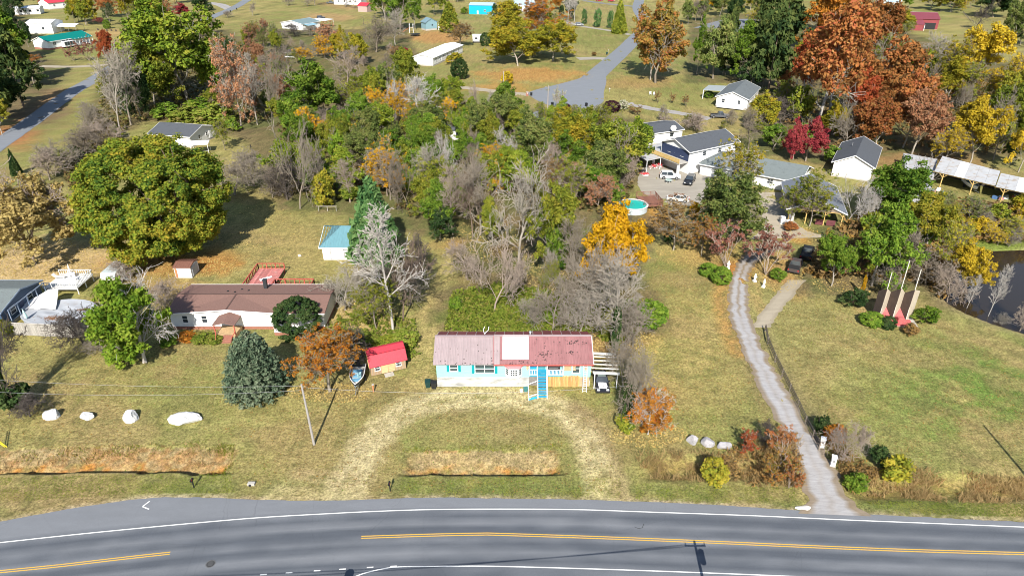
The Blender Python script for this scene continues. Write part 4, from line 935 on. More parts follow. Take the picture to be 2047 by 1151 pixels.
for j in range(nr+1):
    for i in range(n):
        f = j/nr; x, y = ring[i][0]*f*1.02, ring[i][1]*f*1.02
        z = 1.26-.22*(1-f**2)+.10*mnoise.noise((x*.55+y*.5, y*.9-x*.2, 1))*(1.15-f)+.05*math.sin(x*2.1+y*3.3+2*mnoise.noise((x*.6, y*.6, 4)))*(1-f*.6)
        tv.append((x, y, z))
tf = [(j*n+i, j*n+(i+1) % n, (j+1)*n+(i+1) % n, (j+1)*n+i) for j in range(nr) for i in range(n)]
tarp_m = M("grey_tarp", (.40, .42, .45), .45, .08, .6, dirt=(.30, .25, .21), dirt_amt=.12, dirt_scale=.35)
o = mesh_np("tarp", tv, [f[::-1] for f in tf], [tarp_m], parent=pl, smooth=True)
if o.data.polygons[n*10].normal.z < 0: o.data.flip_normals()
mb = MB(); lr = random.Random(4)
for _ in range(420):
    a = lr.gauss(-.1, .55); x, y = 1.0+a*2.2, -1.9+lr.gauss(0, .32)-.08*a
    if lr.random() < .3: x, y = 3.4+lr.gauss(0, .5), .6+lr.gauss(0, .2)
    if (x/ra)**2+(y/rb)**2 < .9: mb.box((x, y, 1.24-.16*(1-(x/ra)**2-(y/rb)**2)), (.13, .1, .02), rz=lr.uniform(0, 3), rx=lr.uniform(-.4, .4))
o = mb.build("wet_leaves", M("brown_leaves", (.20, .10, .045), .9, .3, 8), pl); o["kind"] = "stuff"
# tarp peak draped over the deck corner
pk = thing("draped_tarp", "pale tarp draped from the white deck down onto the pool cover", "tarp", (pool_c[0]-2.7, pool_c[1]+3.2, 0))
tv = []
for j in range(13):
    for i in range(13):
        u, v = i/12, j/12; x = (-4.6+6.6*u)*(1-.78*v); y = -2.8+4.4*v; z = 1.32+1.0*v**1.6+.09*math.sin(u*19+v*3)*(1-v*.7)+.05*math.sin(u*41); tv.append((x-.3*v, y, z))
o = mesh_np("tarp", tv, [(j*13+i, j*13+i+1, (j+1)*13+i+1, (j+1)*13+i) for j in range(12) for i in range(12)], [M("pale_tarp", (.60, .60, .60), .5, .06, 1)], parent=pk, smooth=True)
deck("white_deck", "raised white deck with white railings between the blue house and the covered pool", "deck", (-71.6, 95.0), 0, 5.4, 4.6, 1.15, M("white_deck_boards", (.72, .72, .70), .6, .1, 3), white, rails=('b', 'r', 'f'), bal=.35)
for q, (dx, dy, s) in enumerate(((-2.6, 3.4, 0), (-.6, 3.6, 1), (1.0, 2.6, 2))):
    lb = ("white patio lounger on the white deck against its back rail", "white patio table with a closed parasol on the white deck", "white patio chair nearest the deck's open end")[q]
    f = thing(("lounger", "patio_table", "patio_chair")[q], lb, ("lounger", "table", "chair")[q], (-71.4+dx*.8, 95.0+dy, 1.16), q*.5)
    if q == 0:
        MB().box((0, 0, .33), (1.6, .6, .08)).build("seat", white, f); MB().box((-.95, 0, .58), (.6, .6, .07), ry=.9).build("backrest", white, f)
        for sx in (-.6, .7):
            for sy in (-.25, .25): MB().box((sx, sy, .15), (.06, .06, .3)).build("leg", white, f)
    elif q == 1:
        MB().slab([(x*1.6, y*1.6, .74) for x, y in disc(.45, 16)], .04).build("table_top", white, f); MB().tube([(0, 0, 0), (0, 0, .7)], .06, 8).build("leg", white, f)
        mb = MB(); mb.tube([(0, 0, .74), (.1, 0, 2.5)], .03, 6); mb.build("parasol_pole", steel, f); mb = MB(); mb.tube([(.05, 0, 1.1), (.07, 0, 1.5), (.1, 0, 2.45)], [.16, .14, .03], 8); mb.build("parasol_cloth", white, f)
    else:
        MB().box((0, 0, .42), (.5, .5, .06)).build("seat", white, f); MB().box((0, .25, .72), (.5, .05, .6)).build("backrest", white, f)
        for sx in (-.2, .2):
            for sy in (-.2, .2): MB().box((sx, sy, .2), (.05, .05, .4)).build("leg", white, f)
# closed pale parasol beside the pool
pr3 = thing("closed_parasol", "closed mint coloured parasol standing between the fence and the pool tarp", "parasol", (*G(60, 652, .0), 0))
mb = MB(); mb.tube([(0, 0, 0), (-.15, 0, 3.0)], .035, 8); mb.build("pole", steel, pr3); mb = MB(); mb.tube([(-.07, 0, 1.5), (-.09, 0, 1.9), (-.15, 0, 2.95)], [.24, .22, .04], 10); mb.build("canopy", M("mint_cloth", (.42, .62, .60), .7), pr3)
fn = thing("board_fence", "weathered grey upright board fence in front of the covered pool", "fence", (*G(28, 669), 0))
a, b = Vector(G(28, 669)), Vector(G(150, 675)); L = (b-a).length; ang = math.atan2(b.y-a.y, b.x-a.x); fn.rotation_euler.z = ang
fr_ = random.Random(2); n = int(L/.155)
plank_me = None
for i in range(n):
    x = (i+.5)*L/n; h = 1.95+fr_.uniform(-.04, .04)
    mb = MB(); mb.box((x, fr_.uniform(-.012, .012), h/2+.03), (L/n-.012, .025, h)); mb.build("board", wood_grey, fn)
for i in range(6): MB().box((.1+i*(L-.2)/5, .09, 1.0), (.1, .1, 2.0)).build("post", wood_grey, fn)
for z in (.4, 1.6): MB().box((L/2, .045, z), (L-.02, .05, .09)).build("rail", wood_grey, fn)
MB().box((L/2, 0, 2.05), (L+.1, .1, .05)).build("cap_rail", M("pale_cap_rail", (.50, .47, .42), .8, .2, 3), fn)
MB()
fr2 = thing("side_fence", "short run of grey board fence returning along the pool's right end", "fence", (b.x+.06, b.y+.06, 0), R(70))
for i in range(26):
    h = 1.8+fr_.uniform(-.05, .05)-.02*i; MB().box((.1+i*.155, 0, h/2), (.145, .025, h)).build("board", wood_grey, fr2)
MB().box((2.1, .05, 1.3), (4.1, .05, .09)).build("rail", wood_grey, fr2)
# ------------------------------------------------------------------ dark roofed house in the upper left, with its canopy
house("dark_roof_house", "white house with a dark blue-grey shingle roof behind the huge round maple", "house", G(384, 296), G(432, 274), 12, 3.0, 1.5, white_vinyl, shingle_grey, 'y', .5, .4, .4, trim=white, wins=(('f', -1.5, 1.9, .8, 1.1, white), ('f', 1.6, 1.9, .8, 1.1, white), ('r', 4, 1.9, 1.2, 1.1, white)), doors=(('f', 3.0, .5, white),))
ca = thing("canopy", "white flat patio canopy on posts at the corner of the dark roof house", "canopy", (*G(403, 305), 0), .25)
MB().slab([(-2.2, -1.8, 2.55), (2.2, -1.8, 2.5), (2.2, 1.8, 2.6), (-2.2, 1.8, 2.65)], .1).build("canopy_top", white, ca)
for sx in (-2.0, 2.0):
    for sy in (-1.6, 1.6): MB().box((sx, sy, 1.22), (.09, .09, 2.44)).build("post", white, ca)
mb = MB(); mb.box((0, -1.7, .75), (4.0, .05, .06)); mb.box((-2.0, 0, .75), (.05, 3.2, .06)); mb.build("rail", white, ca)
# ------------------------------------------------------------------ far houses
house("metal_roof_trailer", "long white trailer home with a shiny pale metal roof among the trees", "trailer home", G(866, 133), G(925, 106), 8.5, 3.2, .9, white_vinyl, metal_white, 'x', .4, .3, .5, rib=.9, cap=metal_old,
      wins=tuple(('f', u, 2.0, 1.3, 1.2, white) for u in (-13, -9, -5, -1, 3, 7, 11)), doors=(('f', 5.2, .6, M("green_door", (.05, .2, .15), .5)), ('f', -7, .6, white)))
r, w_ = house("green_roof_house", "white house with a vivid green metal roof and a screened porch", "house", G(70, 98), G(100, 101), 21, 3.6, 1.7, white_vinyl, metal_green, 'y', .45, .35, .8, brick_m, trim=white, rib=.6,
      wins=(('r', 3.0, 2.4, 1.5, 1.3, white),), doors=())
for q in range(3): window(r, 'r', 7.6+q*1.7, 2.7, 1.4, 1.7, w_, 21, white)
MB().box((w_/2+1.1, 8.6, 1.75), (2.2, 5.4, 2.2)).build("porch_bay", white_vinyl, r)
for q in range(4): MB().box((w_/2+2.3, 6.7+q*1.3, 2.0), (.08, 1.0, 1.4)).build("porch_screen", glass, r)
for q in range(6): MB().box((w_/2+1.6, 12.2+q*1.7, 1.9), (.2, .2, 3.4)).build("porch_post", white, r)
MB().slab([(w_/2-.1, 11.3, 3.75), (w_/2+2.0, 11.3, 3.3), (w_/2+2.0, 21.2, 3.3), (w_/2-.1, 21.2, 3.75)], .12).build("porch_roof", metal_green, r); MB().box((w_/2+.9, 16, .6), (1.8, 9.6, .2)).build("porch_floor", concrete, r)
house("white_gable_building", "white metal sided building with a white roof behind the green roofed house", "building", G(57, 68), G(108, 68), 10, 5.0, 1.3, white_vinyl, metal_white, 'x', .2, .2, .2, wins=(('f', 1.8, 2.6, 1.1, 1.1, dark),), rib=.9)
cp = thing("metal_carport", "white arched metal carport beside the white metal building", "carport", (*G(140, 64), 0), -.05)
mb = MB(); pts = [(-3.6, 3.0), (-3.3, 3.5), (0, 4.1), (3.3, 3.5), (3.6, 3.0)]
for (y0, z0), (y1, z1) in zip(pts[:-1], pts[1:]): mb.slab([(-6.0, y0, z0), (6.0, y0, z0), (6.0, y1-.003, z1), (-6.0, y1-.003, z1)], .06)
mb.build("carport_roof", metal_white, cp)
for x in (-5.8, -2, 2, 5.8):
    for y in (-3.55, 3.55): MB().box((x, y, 1.5), (.12, .12, 3.0)).build("post", steel, cp)
house("long_white_trailer", "long white trailer home half hidden by pines in the top corner", "trailer home", G(21, 31), G(82, 29), 8, 3.6, .9, white_vinyl, metal_white, 'x', .3, .3, .4, wins=tuple(('f', u, 2.2, 1.3, 1.2, dark) for u in (-6, -2, 3, 7)))
house("red_roof_house", "pale house under a bright red roof behind pines at the top edge", "house", G(100, 20), G(140, 16), 12, 4, 2.2, white_vinyl, metal_bright_red, 'x', .5, .4, .4, wins=(('f', -3, 2.3, 1.3, 1.2), ('f', 3, 2.3, 1.3, 1.2)))
r, w_ = house("grey_gable_house", "small white house with a grey green roof in the open upper field", "house", G(564, 58), G(606, 62), 13, 3.2, 1.3, white_vinyl, M("grey_green_roof", (.17, .24, .25), .7, .15, 2, dirt=(.1, .13, .13), dirt_amt=.2), 'y', .45, .4, .3, trim=white, wins=(('f', -2.5, 1.9, 1, 1.2), ('f', 2.5, 1.9, 1, 1.2), ('r', 4, 1.9, 1.2, 1.2), ('r', 8, 1.9, 1.2, 1.2)))
MB().slab([(w_/2, 1.0, 3.0), (w_/2+3.4, 1.0, 2.6), (w_/2+3.4, 7.5, 2.6), (w_/2, 7.5, 3.0)], .12).build("porch_roof", M("blue_porch_roof", (.25, .45, .55), .5), r)
for y in (1.2, 4.2, 7.3): MB().box((w_/2+3.3, y, 1.25), (.14, .14, 2.5)).build("porch_post", white, r)
MB().slab([(w_/2-7, 13.6, 3.6), (w_/2+3.5, 13.6, 3.6), (w_/2+3.5, 20, 3.8), (w_/2-7, 20, 3.8)], .12).build("carport_roof", metal_white, r)
for x in (w_/2+3.3, w_/2-6.8): MB().box((x, 19.8, 1.75), (.14, .14, 3.5)).build("carport_post", white, r)
house("turquoise_house", "bright turquoise blue building with a pale roof at the top edge", "building", G(938, 29), G(985, 30), 10, 5.2, 1.0, M("turquoise_paint", (.0, .36, .62), .5, .06, 2), M("pale_blue_roof", (.38, .52, .62), .5), 'x', .25, .2, .1, wins=(('f', 2.5, 2.2, 1.2, 1.2),), doors=(('f', -2, .1, white),))
house("tall_blue_shed", "tall blue-grey garden shed with a steep roof beside the trampoline", "shed", G(852, 62), G(874, 60), 5.5, 4.0, 1.8, M("slate_blue_siding", (.20, .33, .38), .6, .1, 1), M("slate_blue_roof", (.16, .25, .30), .6, .12, 2), 'y', .4, .3, .8, concrete, wins=(('f', .5, 2.6, .7, .7, dark),))
house("low_white_shed", "low white shed beside the tall blue-grey shed", "shed", G(876, 61), G(887, 61), 4, 2.5, .9, white_vinyl, metal_white, 'y', .2, .2, .1, doors=(('f', 0, .1, M("grey_door", (.3, .3, .32))),))
house("white_camper", "small white camper trailer parked near the big golden oak", "camper", G(945, 86), G(966, 86), 4, 3.0, .5, white_vinyl, metal_white, 'x', .1, .1, .6, dark, wins=(('f', -.8, 2.0, 1.2, .8, dark), ('f', 1.4, 2.0, .8, .8, dark)))
house("top_white_house", "white house behind bare trees at the top edge, near the little red roofed shed", "house", G(668, 10), G(722, 11), 11, 4.2, 1.8, white_vinyl, shingle_grey, 'x', .4, .3, .3, wins=tuple(('f', u, 2.2, 1.2, 1.3) for u in (-6, -2, 2, 6)))
house("red_roof_shed", "little weathered shed with a red metal roof by the top edge", "shed", G(716, 24), G(734, 25), 7, 3.6, 1.4, M("pinkish_boards", (.42, .30, .27), .85, .25, 2, stretch=(5, 5, .5)), metal_bright_red, 'x', .3, .3, .2, rib=.5)
gz_ = thing("gazebo", "small dark roofed gazebo shelter in the brush below the grey roofed field house", "gazebo", (*G(583, 116), 0), -.1)
mb = MB(); s = 2.9
for a in range(4):
    c0, c1 = [(-s, -s*.8), (s, -s*.8), (s, s*.8), (-s, s*.8)][a], [(-s, -s*.8), (s, -s*.8), (s, s*.8), (-s, s*.8)][(a+1) % 4]; mb.poly([(*c0, 2.5), (*c1, 2.5), (0, 0, 3.7)])
mb.build("roof", M("dark_brown_shingle", (.06, .05, .05), .9, .3, 4), gz_); MB().box((0, 0, 2.43), (5.6, 4.4, .14)).build("ceiling_frame", white, gz_)
for x in (-2.5, 2.5):
    for y in (-1.9, 1.9): MB().box((x, y, 1.2), (.16, .16, 2.4)).build("post", white, gz_)
MB().box((0, -1.95, .75), (4.9, .06, .5)).build("low_wall", white, gz_)
r, w_ = house("porch_side_house", "white house with grey roof and side porch standing below the tall pines", "house", G(1430, 214), G(1492, 221), 19, 3.3, 1.8, white_vinyl, M("grey_shingles", (.13, .15, .16), .88, .2, 5, bump=.3, dirt=(.05, .055, .06), dirt_amt=.25), 'y', .45, .4, .5, concrete, trim=white,
      wins=(('f', -2.6, 2.2, 1.0, 1.3), ('f', 2.2, 2.2, .9, 1.2), ('r', 5, 2.1, 1.2, 1.2), ('r', 12, 2.1, 1.2, 1.2)), doors=(('f', .3, .55, white),))
MB().slab([(-w_/2-6.5, 9, 2.9), (-w_/2+.1, 9, 3.25), (-w_/2+.1, 17, 3.25), (-w_/2-6.5, 17, 2.9)], .14).build("porch_roof", M("pale_porch_roof", (.33, .37, .38), .6, .1, 2), r)
for y in (9.2, 13, 16.8): MB().box((-w_/2-6.3, y, 1.35), (.2, .2, 2.7)).build("porch_post", white, r)
mb = MB(); mb.box((0, -1.6, 1.3), (8, .07, .07)); rl = mb.build("railing", white, r)
for i in range(24): MB().box((-3.9+i*.34, -1.6, .95), (.06, .05, .7)).build("baluster", white, rl)
MB().box((0, -.85, .5), (8.0, 1.66, .14)).build("front_deck", white, r)
# ------------------------------------------------------------------ the big rambling compound on the right
A, B = G(1380, 303, 5.6), G(1474, 283, 5.6)
r, w_ = house("balcony_house", "two storey house with a charcoal gable roof and yellow wooden balcony", "house", A, B, 9.5, 5.6, 1.7, white_vinyl, shingle_grey, 'x', .5, .6, .2, trim=white, wins=(('l', 2.4, 4.4, 1.1, 1.3, white), ('l', 6.6, 4.4, 1.1, 1.3, white), ('f', -3, 4.4, 1.2, 1.1, white), ('f', 2, 4.4, 1.2, 1.1, white)), doors=(('l', 4.4, 3.1, M("navy_door", (.03, .05, .1))),))
MB().box((-w_/2-.05, 4.75, 4.3), (.06, 9.0, 2.3)).build("gable_shade_panel", M("gable_recess_shade", (.03, .045, .10), .6), r)  # dark blue sheet stands in for the shade of the recessed gable
for s in (0.6, 8.9): MB().box((-w_/2-2.6, s, 1.5), (.45, .45, 3.0)).build("balcony_column", white, r)
MB().slab([(-w_/2-3.0, .2, 3.1), (-w_/2-.1, .2, 3.1), (-w_/2-.1, 9.3, 3.1), (-w_/2-3.0, 9.3, 3.1)], .2).build("balcony_floor", concrete, r)
bl = MB(); bl.box((-w_/2-3.05, 4.75, 4.12), (.1, 9.4, .1)); bl = bl.build("balcony_railing", wood_yellow, r)
for i in range(5): MB().box((-w_/2-3.05, 4.75, 3.3+.17*i), (.05, 9.3, .13)).build("rail_board", wood_yellow, bl)
for i in range(4): MB().box((-w_/2-3.0, .15+i*3.05, 3.65), (.12, .12, 1.0)).build("rail_post", wood_yellow, bl)
house("low_wing_house", "low white wing with a flat charcoal roof beside the balcony house", "house", G(1283, 292, .0), G(1362, 281, 0), 9, 3.0, 1.0, white_vinyl, shingle_grey, 'x', .4, .4, .2, trim=white, wins=(('f', 2.8, 1.9, 1.2, 1.0, white), ('f', -3, 1.9, 1.2, 1.0, white)))
dsh = thing("satellite_dish", "white satellite dish on the corner of the low white wing roof", "dish", (*G(1346, 258, 4.0), 4.0)); 
mb = MB(); mb.tube([(0, 0, -.6), (0, 0, .2)], .05, 6); mb.build("mast", steel, dsh); mb = MB(); mb.tube([(0, .0, .2), (0, -.12, .25)], [.1, .75], 16); mb.build("reflector", white, dsh)
ct = thing("flat_carport", "pale flat metal carport roof on posts in front of the low wing", "carport", (*G(1305, 325), 0))
ox, oy = G(1305, 325)
q = [G3(1262, 304, 3.1), G3(1293, 321, 3.0), G3(1351, 309, 3.0), G3(1326, 283, 3.2)]
MB().slab([(p.x-ox, p.y-oy, p.z) for p in q], .14).build("carport_roof", metal_old, ct)
for p in q[1:3]+[q[1].lerp(q[2], .5)]: MB().box((p.x-ox+(.15 if p is q[1] else -.1), p.y-oy+.25, 1.43), (.14, .14, 2.86)).build("post", white, ct)
cl_r = random.Random(6)
for k in range(11):
    x, y = G(1300+k*4.1, 337-k*.9+cl_r.uniform(-2, 2)); f = thing("potted_plant", "red flowering plant in a white pot in the crowded row under the flat carport edge", "potted plant", (x, y, .05), 0, "red potted plants under the flat carport")
    mb = MB(); mb.tube([(0, 0, 0), (0, 0, .35)], [.18, .25], 8); mb.build("pot", white, f)
    mb = MB()
    for _ in range(40): mb.box((cl_r.gauss(0, .25), cl_r.gauss(0, .25), .55+cl_r.gauss(0, .16)), (.16, .14, .05), rz=cl_r.uniform(0, 3), rx=cl_r.uniform(-1, 1))
    mb.build("blossoms", M("red_blossom", (.60, .05, .06), .7, .3, 3) if k % 3 else M("pale_blossom", (.62, .45, .42), .7, .3, 3), f)
f = thing("flower_bed", "small round heap of red and white flowers on the paved yard by the pool deck", "flower bed", (*G(1290, 350), .05)); mb = MB(); mb.slab([(x*1.2, y*1.2, .12) for x, y in disc(.7, 14)], .12); mb.build("edging", white, f)
mb = MB()
for _ in range(50): mb.box((cl_r.gauss(0, .5), cl_r.gauss(0, .4), .3+cl_r.gauss(0, .1)), (.2, .16, .06), rz=cl_r.uniform(0, 3), rx=cl_r.uniform(-1, 1))
mb.build("blossoms", M("red_blossom", (.6, .05, .06)), f)
# long low grey-green roof and its hipped end
A, B = G(1398, 350, 0), G(1592, 388, 0)
house("long_low_house", "long low house with a weathered grey green roof beside the parking yard", "house", A, B, 10.5, 2.9, 1.9, white_vinyl, shingle_pale, 'x', .6, .5, .2, hip=(4.5, 0), trim=white, wins=tuple(('f', u, 1.7, 1.3, 1.1, white) for u in (-7, -3, 1, 5, 8)), doors=(('f', -1, .2, white),))
A, B = G(1572, 444), G(1682, 455)
r, w_ = house("open_gable_carport", "open gable carport with grey blue roof and wooden posts, by the drive", "carport", A, B, 15.5, 2.9, 2.1, white_vinyl, M("blue_grey_shingles", (.15, .17, .20), .85, .15, 4, bump=.3, dirt=(.08, .09, .1), dirt_amt=.25), 'y', .5, .3, 0, trim=white)
wl_ = [c for c in r.children if c.name.startswith("wall")][0]; bpy.data.objects.remove(wl_)
mb = MB(); mb.poly([(-w_/2, 15.5, 0), (-w_/2, 9, 0), (-w_/2, 9, 2.9), (-w_/2, 15.5, 2.9)]); mb.poly([(w_/2, 15.5, 0), (-w_/2, 15.5, 0), (-w_/2, 15.5, 2.9), (0, 15.5, 5.0), (w_/2, 15.5, 2.9)]); mb.poly([(w_/2, 9, 0), (w_/2, 15.5, 0), (w_/2, 15.5, 2.9), (w_/2, 9, 2.9)]); mb.poly([(-w_/2, 0, 2.9), (w_/2, 0, 2.9), (0, 0, 5.0)]); mb.build("wall", M('weathered_tan_boards', (.27, .21, .15), .85, .25, 2), r)
for x in (-w_/2+.2, -w_/6, w_/6, w_/2-.2):
    MB().box((x, .15, 1.42), (.16, .16, 2.84)).build("post", wood_yellow, r)
    for s in (-1, 1): MB().bar((x+s*.1, .15, 2.1), (x+s*.7, .15, 2.8), .08).build("brace", wood_yellow, r)
MB().box((0, .15, 2.8), (w_-.2, .12, .18)).build("beam", wood_yellow, r)
for x in (1.0, 3.0): MB().box((x, .25, .6), (1.6, .1, 1.1)).build("low_partition", M("maroon_board", (.13, .04, .045), .8, .2, 3), r)
sc_r = random.Random(12)
for k, (px, py) in enumerate(((1563, 447), (1573, 455), (1580, 440))):
    x, y = G(px, py); f = thing("white_appliance", ("upright white appliance dumped by the carport, set apart", "white appliance with its side shadowed, dumped beside carport posts", "tall white cabinet right under the carport eave")[k], "appliance", (x, y, 0.02), sc_r.uniform(-.5, .5))
    MB().box((0, 0, .75), (.8, .75, 1.5)).build("cabinet", white, f); MB().box((0, -.39, .8), (.72, .03, 1.3)).build("door", M("enamel", (.7, .7, .68), .3), f); MB().box((.28, -.43, .95), (.05, .05, .5)).build("handle", steel, f)
# white gable house behind
house("white_gable_house", "white gable fronted house with a steep charcoal roof behind the round green tree", "house", G(1661, 352), G(1738, 364), 17, 3.5, 2.0, M("cream_white_siding", (.74, .71, .69), .6, .05, 1, stretch=(1, 1, 8)), shingle_grey, 'y', .5, .4, .3, trim=white, wins=(('r', 5, 2.4, 1.2, 1.2), ('r', 11, 2.4, 1.2, 1.2)), vents=2)
# low flat roof and the open pole sheds on the far right
lf = thing("low_flat_shed", "low shed with a stained pale flat metal roof between gable house and pole sheds", "shed", (*G(1835, 370), 0))
ox, oy = G(1835, 370); q = [G3(1806, 306, 2.7), G3(1818, 400, 2.4), G3(1858, 398, 2.4), G3(1874, 318, 2.7)]
MB().slab([(p.x-ox, p.y-oy, p.z) for p in q], .1).build("roof", metal_old, lf)
mb = MB()
for i in range(4):
    a, b = q[i], q[(i+1) % 4]; mb.poly([(a.x-ox, a.y-oy, 0), (b.x-ox, b.y-oy, 0), (b.x-ox, b.y-oy, b.z-.1), (a.x-ox, a.y-oy, a.z-.1)])
mb.build("wall", M("grey_sheet_wall", (.45, .46, .47), .6, .15, 1), lf)
mb = MB()
for i in range(9):
    u = (i+.5)/9; a = q[0].lerp(q[3], u); b = q[1].lerp(q[2], u); mb.bar((a.x-ox, a.y-oy, a.z+.02), (b.x-ox, b.y-oy, b.z+.02), .07, .05)
o = mb.build("roof_rib", metal_old, lf); o["kind"] = "stuff"
def pole_shed(label, q, posts, rear):
    ox, oy = (q[0].x+q[1].x)/2, (q[0].y+q[1].y)/2
    r = thing("pole_shed", label, "pole shed", (ox, oy, 0)); L = lambda p: Vector((p.x-ox, p.y-oy, p.z))
    n = 6
    for i in range(n):
        a0, a1 = q[0].lerp(q[1], i/n), q[0].lerp(q[1], (i+1)/n-.002); b0, b1 = q[3].lerp(q[2], i/n), q[3].lerp(q[2], (i+1)/n-.002)
        MB().slab([L(a0), L(a1), L(b1), L(b0)], .08).build("roof_sheet", metal_old if (i+posts) % 4 else metal_white, r)
    mb = MB(); a, b = L(q[0]), L(q[1]); off = Vector((0, .3, -.17)); mb.bar(a+off, b+off, .1, .2); mb.build("beam", wood_yellow, r)
    for i in range(posts):
        u = (i+.35)/posts; p = a.lerp(b, u)+off; MB().box((p.x, p.y, (p.z-.1)/2), (.18, .18, p.z-.1)).build("post", wood_yellow, r)
        d = (b-a).normalized()
        for s in (-1, 1): MB().bar((p.x, p.y, p.z-.9), tuple(p+d*s*.8+Vector((0, 0, -.1))), .1).build("brace", wood_yellow, r)
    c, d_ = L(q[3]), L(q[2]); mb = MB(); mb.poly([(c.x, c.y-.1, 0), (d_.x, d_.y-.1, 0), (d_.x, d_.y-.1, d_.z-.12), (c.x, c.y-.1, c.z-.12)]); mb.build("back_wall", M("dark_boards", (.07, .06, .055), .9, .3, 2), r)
    return r
pole_shed("open pole shed with pale metal roof and yellow posts, sheltering the boat", [G3(1868, 342, 3.4), G3(1990, 371, 3.3), G3(2000, 342, 4.2), G3(1884, 312, 4.3)], 2, 0)
pole_shed("lower open pole shed adjoining the boat shed, running off the frame edge", [G3(1991, 373, 3.0), G3(2110, 398, 3.0), G3(2115, 370, 3.7), G3(2001, 346, 3.7)], 2, 0)
# red barn
r, w_ = house("red_barn", "maroon barn with a broad metal roof and lean-to at the top edge", "barn", G(1803, 58), G(1873, 60), 14, 5.2, 2.4, M("barn_red_wall", (.24, .05, .055), .8, .2, 1), metal_maroon, 'x', .4, .3, .1, rib=.8, cap=M("pale_cap", (.5, .45, .42)))
MB().slab([(-w_/2-.2, -5.5, 3.0), (-w_/2+9, -5.5, 3.0), (-w_/2+9, -.1, 4.9), (-w_/2-.2, -.1, 4.9)], .12).build("lean_to_roof", metal_maroon, r); MB().box((-w_/2+4.4, -5.2, 1.4), (8.6, .1, 2.8)).build("lean_to_wall", M("barn_red_wall", (.24, .05, .055)), r); MB().box((-w_/2+9.0, -5.3, 1.5), (.2, .25, 3.0)).build("white_post", white, r)
MB().box((3.5, -.06, 1.7), (7.5, .08, 3.2)).build("bay_shade_sheet", dark, r)  # black sheet stands in for the shade inside the bay
house("far_right_house", "white house with pale roof at the top edge beyond the maroon barn", "house", G(1772, 18), G(1800, 16), 9, 4, 1.6, white_vinyl, M("pale_blue_roof", (.38, .52, .62)), 'x', .3, .3, .2, wins=(('f', 2, 2, 1.2, 1.2),))
house("hidden_white_house", "white house glimpsed through the crown of the golden oak", "house", G(1030, 26), G(1072, 24), 10, 4.5, 1.8, white_vinyl, M("pale_blue_roof", (.38, .52, .62)), 'x', .3, .3, .2, wins=(('f', -3, 2.2, 1.2, 1.2), ('f', 3, 2.2, 1.2, 1.2)))
house("white_cottage", "small white cottage with a dark roof buried in the middle woods", "cottage", G(884, 283), G(922, 280), 6, 2.8, 1.2, white_vinyl, shingle_grey, 'x', .3, .3, .2, wins=(('f', -1.4, 1.7, .9, 1.0, dark), ('f', 1.6, 1.7, .9, 1.0, dark)))
# ------------------------------------------------------------------ turquoise pool with its redwood deck
px_, py_ = G(1266, 409, 1.2)
tp = thing("turquoise_pool", "round above-ground pool of turquoise water beside a redwood deck", "swimming pool", (px_, py_, 0)); n = 36; rr = 2.9
mb = MB()
for i in range(n):
    a, b = 2*math.pi*i/n, 2*math.pi*(i+1)/n; mb.poly([(rr*math.cos(a), rr*math.sin(a), 0), (rr*math.cos(b), rr*math.sin(b), 0), (rr*math.cos(b), rr*math.sin(b), 1.25), (rr*math.cos(a), rr*math.sin(a), 1.25)])
mb.build("pool_wall", M("pale_pool_wall", (.45, .52, .55), .5), tp)
mb = MB()
for i in range(n):
    a, b = 2*math.pi*i/n, 2*math.pi*(i+1)/n; mb.slab([(rr*1.05*math.cos(a), rr*1.05*math.sin(a), 1.3), (rr*1.05*math.cos(b), rr*1.05*math.sin(b), 1.3), (rr*.93*math.cos(b), rr*.93*math.sin(b), 1.3), (rr*.93*math.cos(a), rr*.93*math.sin(a), 1.3)], .05)
mb.build("pool_rim", white, tp)
mb = MB(); mb.poly([(x, y, 1.1) for x, y in disc(rr*.95, 36)]); mb.build("pool_water", M("turquoise_water", (.02, .42, .36), .12, .08, 1), tp)
deck("pool_deck", "low redwood deck with slatted railings between the round pool and parking pad", "deck", G(1305, 420), .12, 4.0, 5.5, 1.0, wood_rust, wood_rust, rails=('b', 'r', 'f'), bal=.25)
# ------------------------------------------------------------------ the folded-panel sculpture by the pond
(cx, cy) = G(1788, 640)
sc_ = thing("panel_sculpture", "folded brown and cream pointed panels rising from a red base near the pond", "sculpture", (cx, cy, 0), -.08)
cream = M("cream_panel", (.50, .43, .33), .7, .12, 1.5, dirt=(.3, .24, .18), dirt_amt=.2); brown_p = M("dark_brown_panel", (.085, .06, .05), .8, .2, 2); redb = M("weathered_red_base", (.46, .10, .10), .8, .2, 2, dirt=(.35, .2, .17), dirt_amt=.3)
def panel(pts, mat, name="panel", th=.09):
    p = [Vector(q) for q in pts]; nrm = (p[1]-p[0]).cross(p[2]-p[0]).normalized()*th; mb = MB(); n = len(p); b = [q+nrm for q in p]
    mb.poly(p); mb.poly(b[::-1])
    for i in range(n): j = (i+1) % n; mb.poly([p[j], p[i], b[i], b[j]])
    return mb.build(name, mat, sc_)
zx = [-2.9, -2.5, -1.1, -.6, .9, 1.4, 3.0]
fy = [1.0, -.35, 1.3, -.4, 1.3, -.3, 1.4]
hg = [4.4, 5.4, 4.0, 5.6, 4.0, 5.4, 4.4]
for i in range(6):
    a, b = (zx[i], fy[i]), (zx[i+1], fy[i+1]); hi = max(hg[i], hg[i+1]); up = i % 2 == 0
    top_a = hg[i]; top_b = hg[i+1]
    panel([(a[0], a[1], .1), (b[0], b[1], .1), (b[0], b[1], top_b), (a[0], a[1], top_a)], brown_p if up else cream)
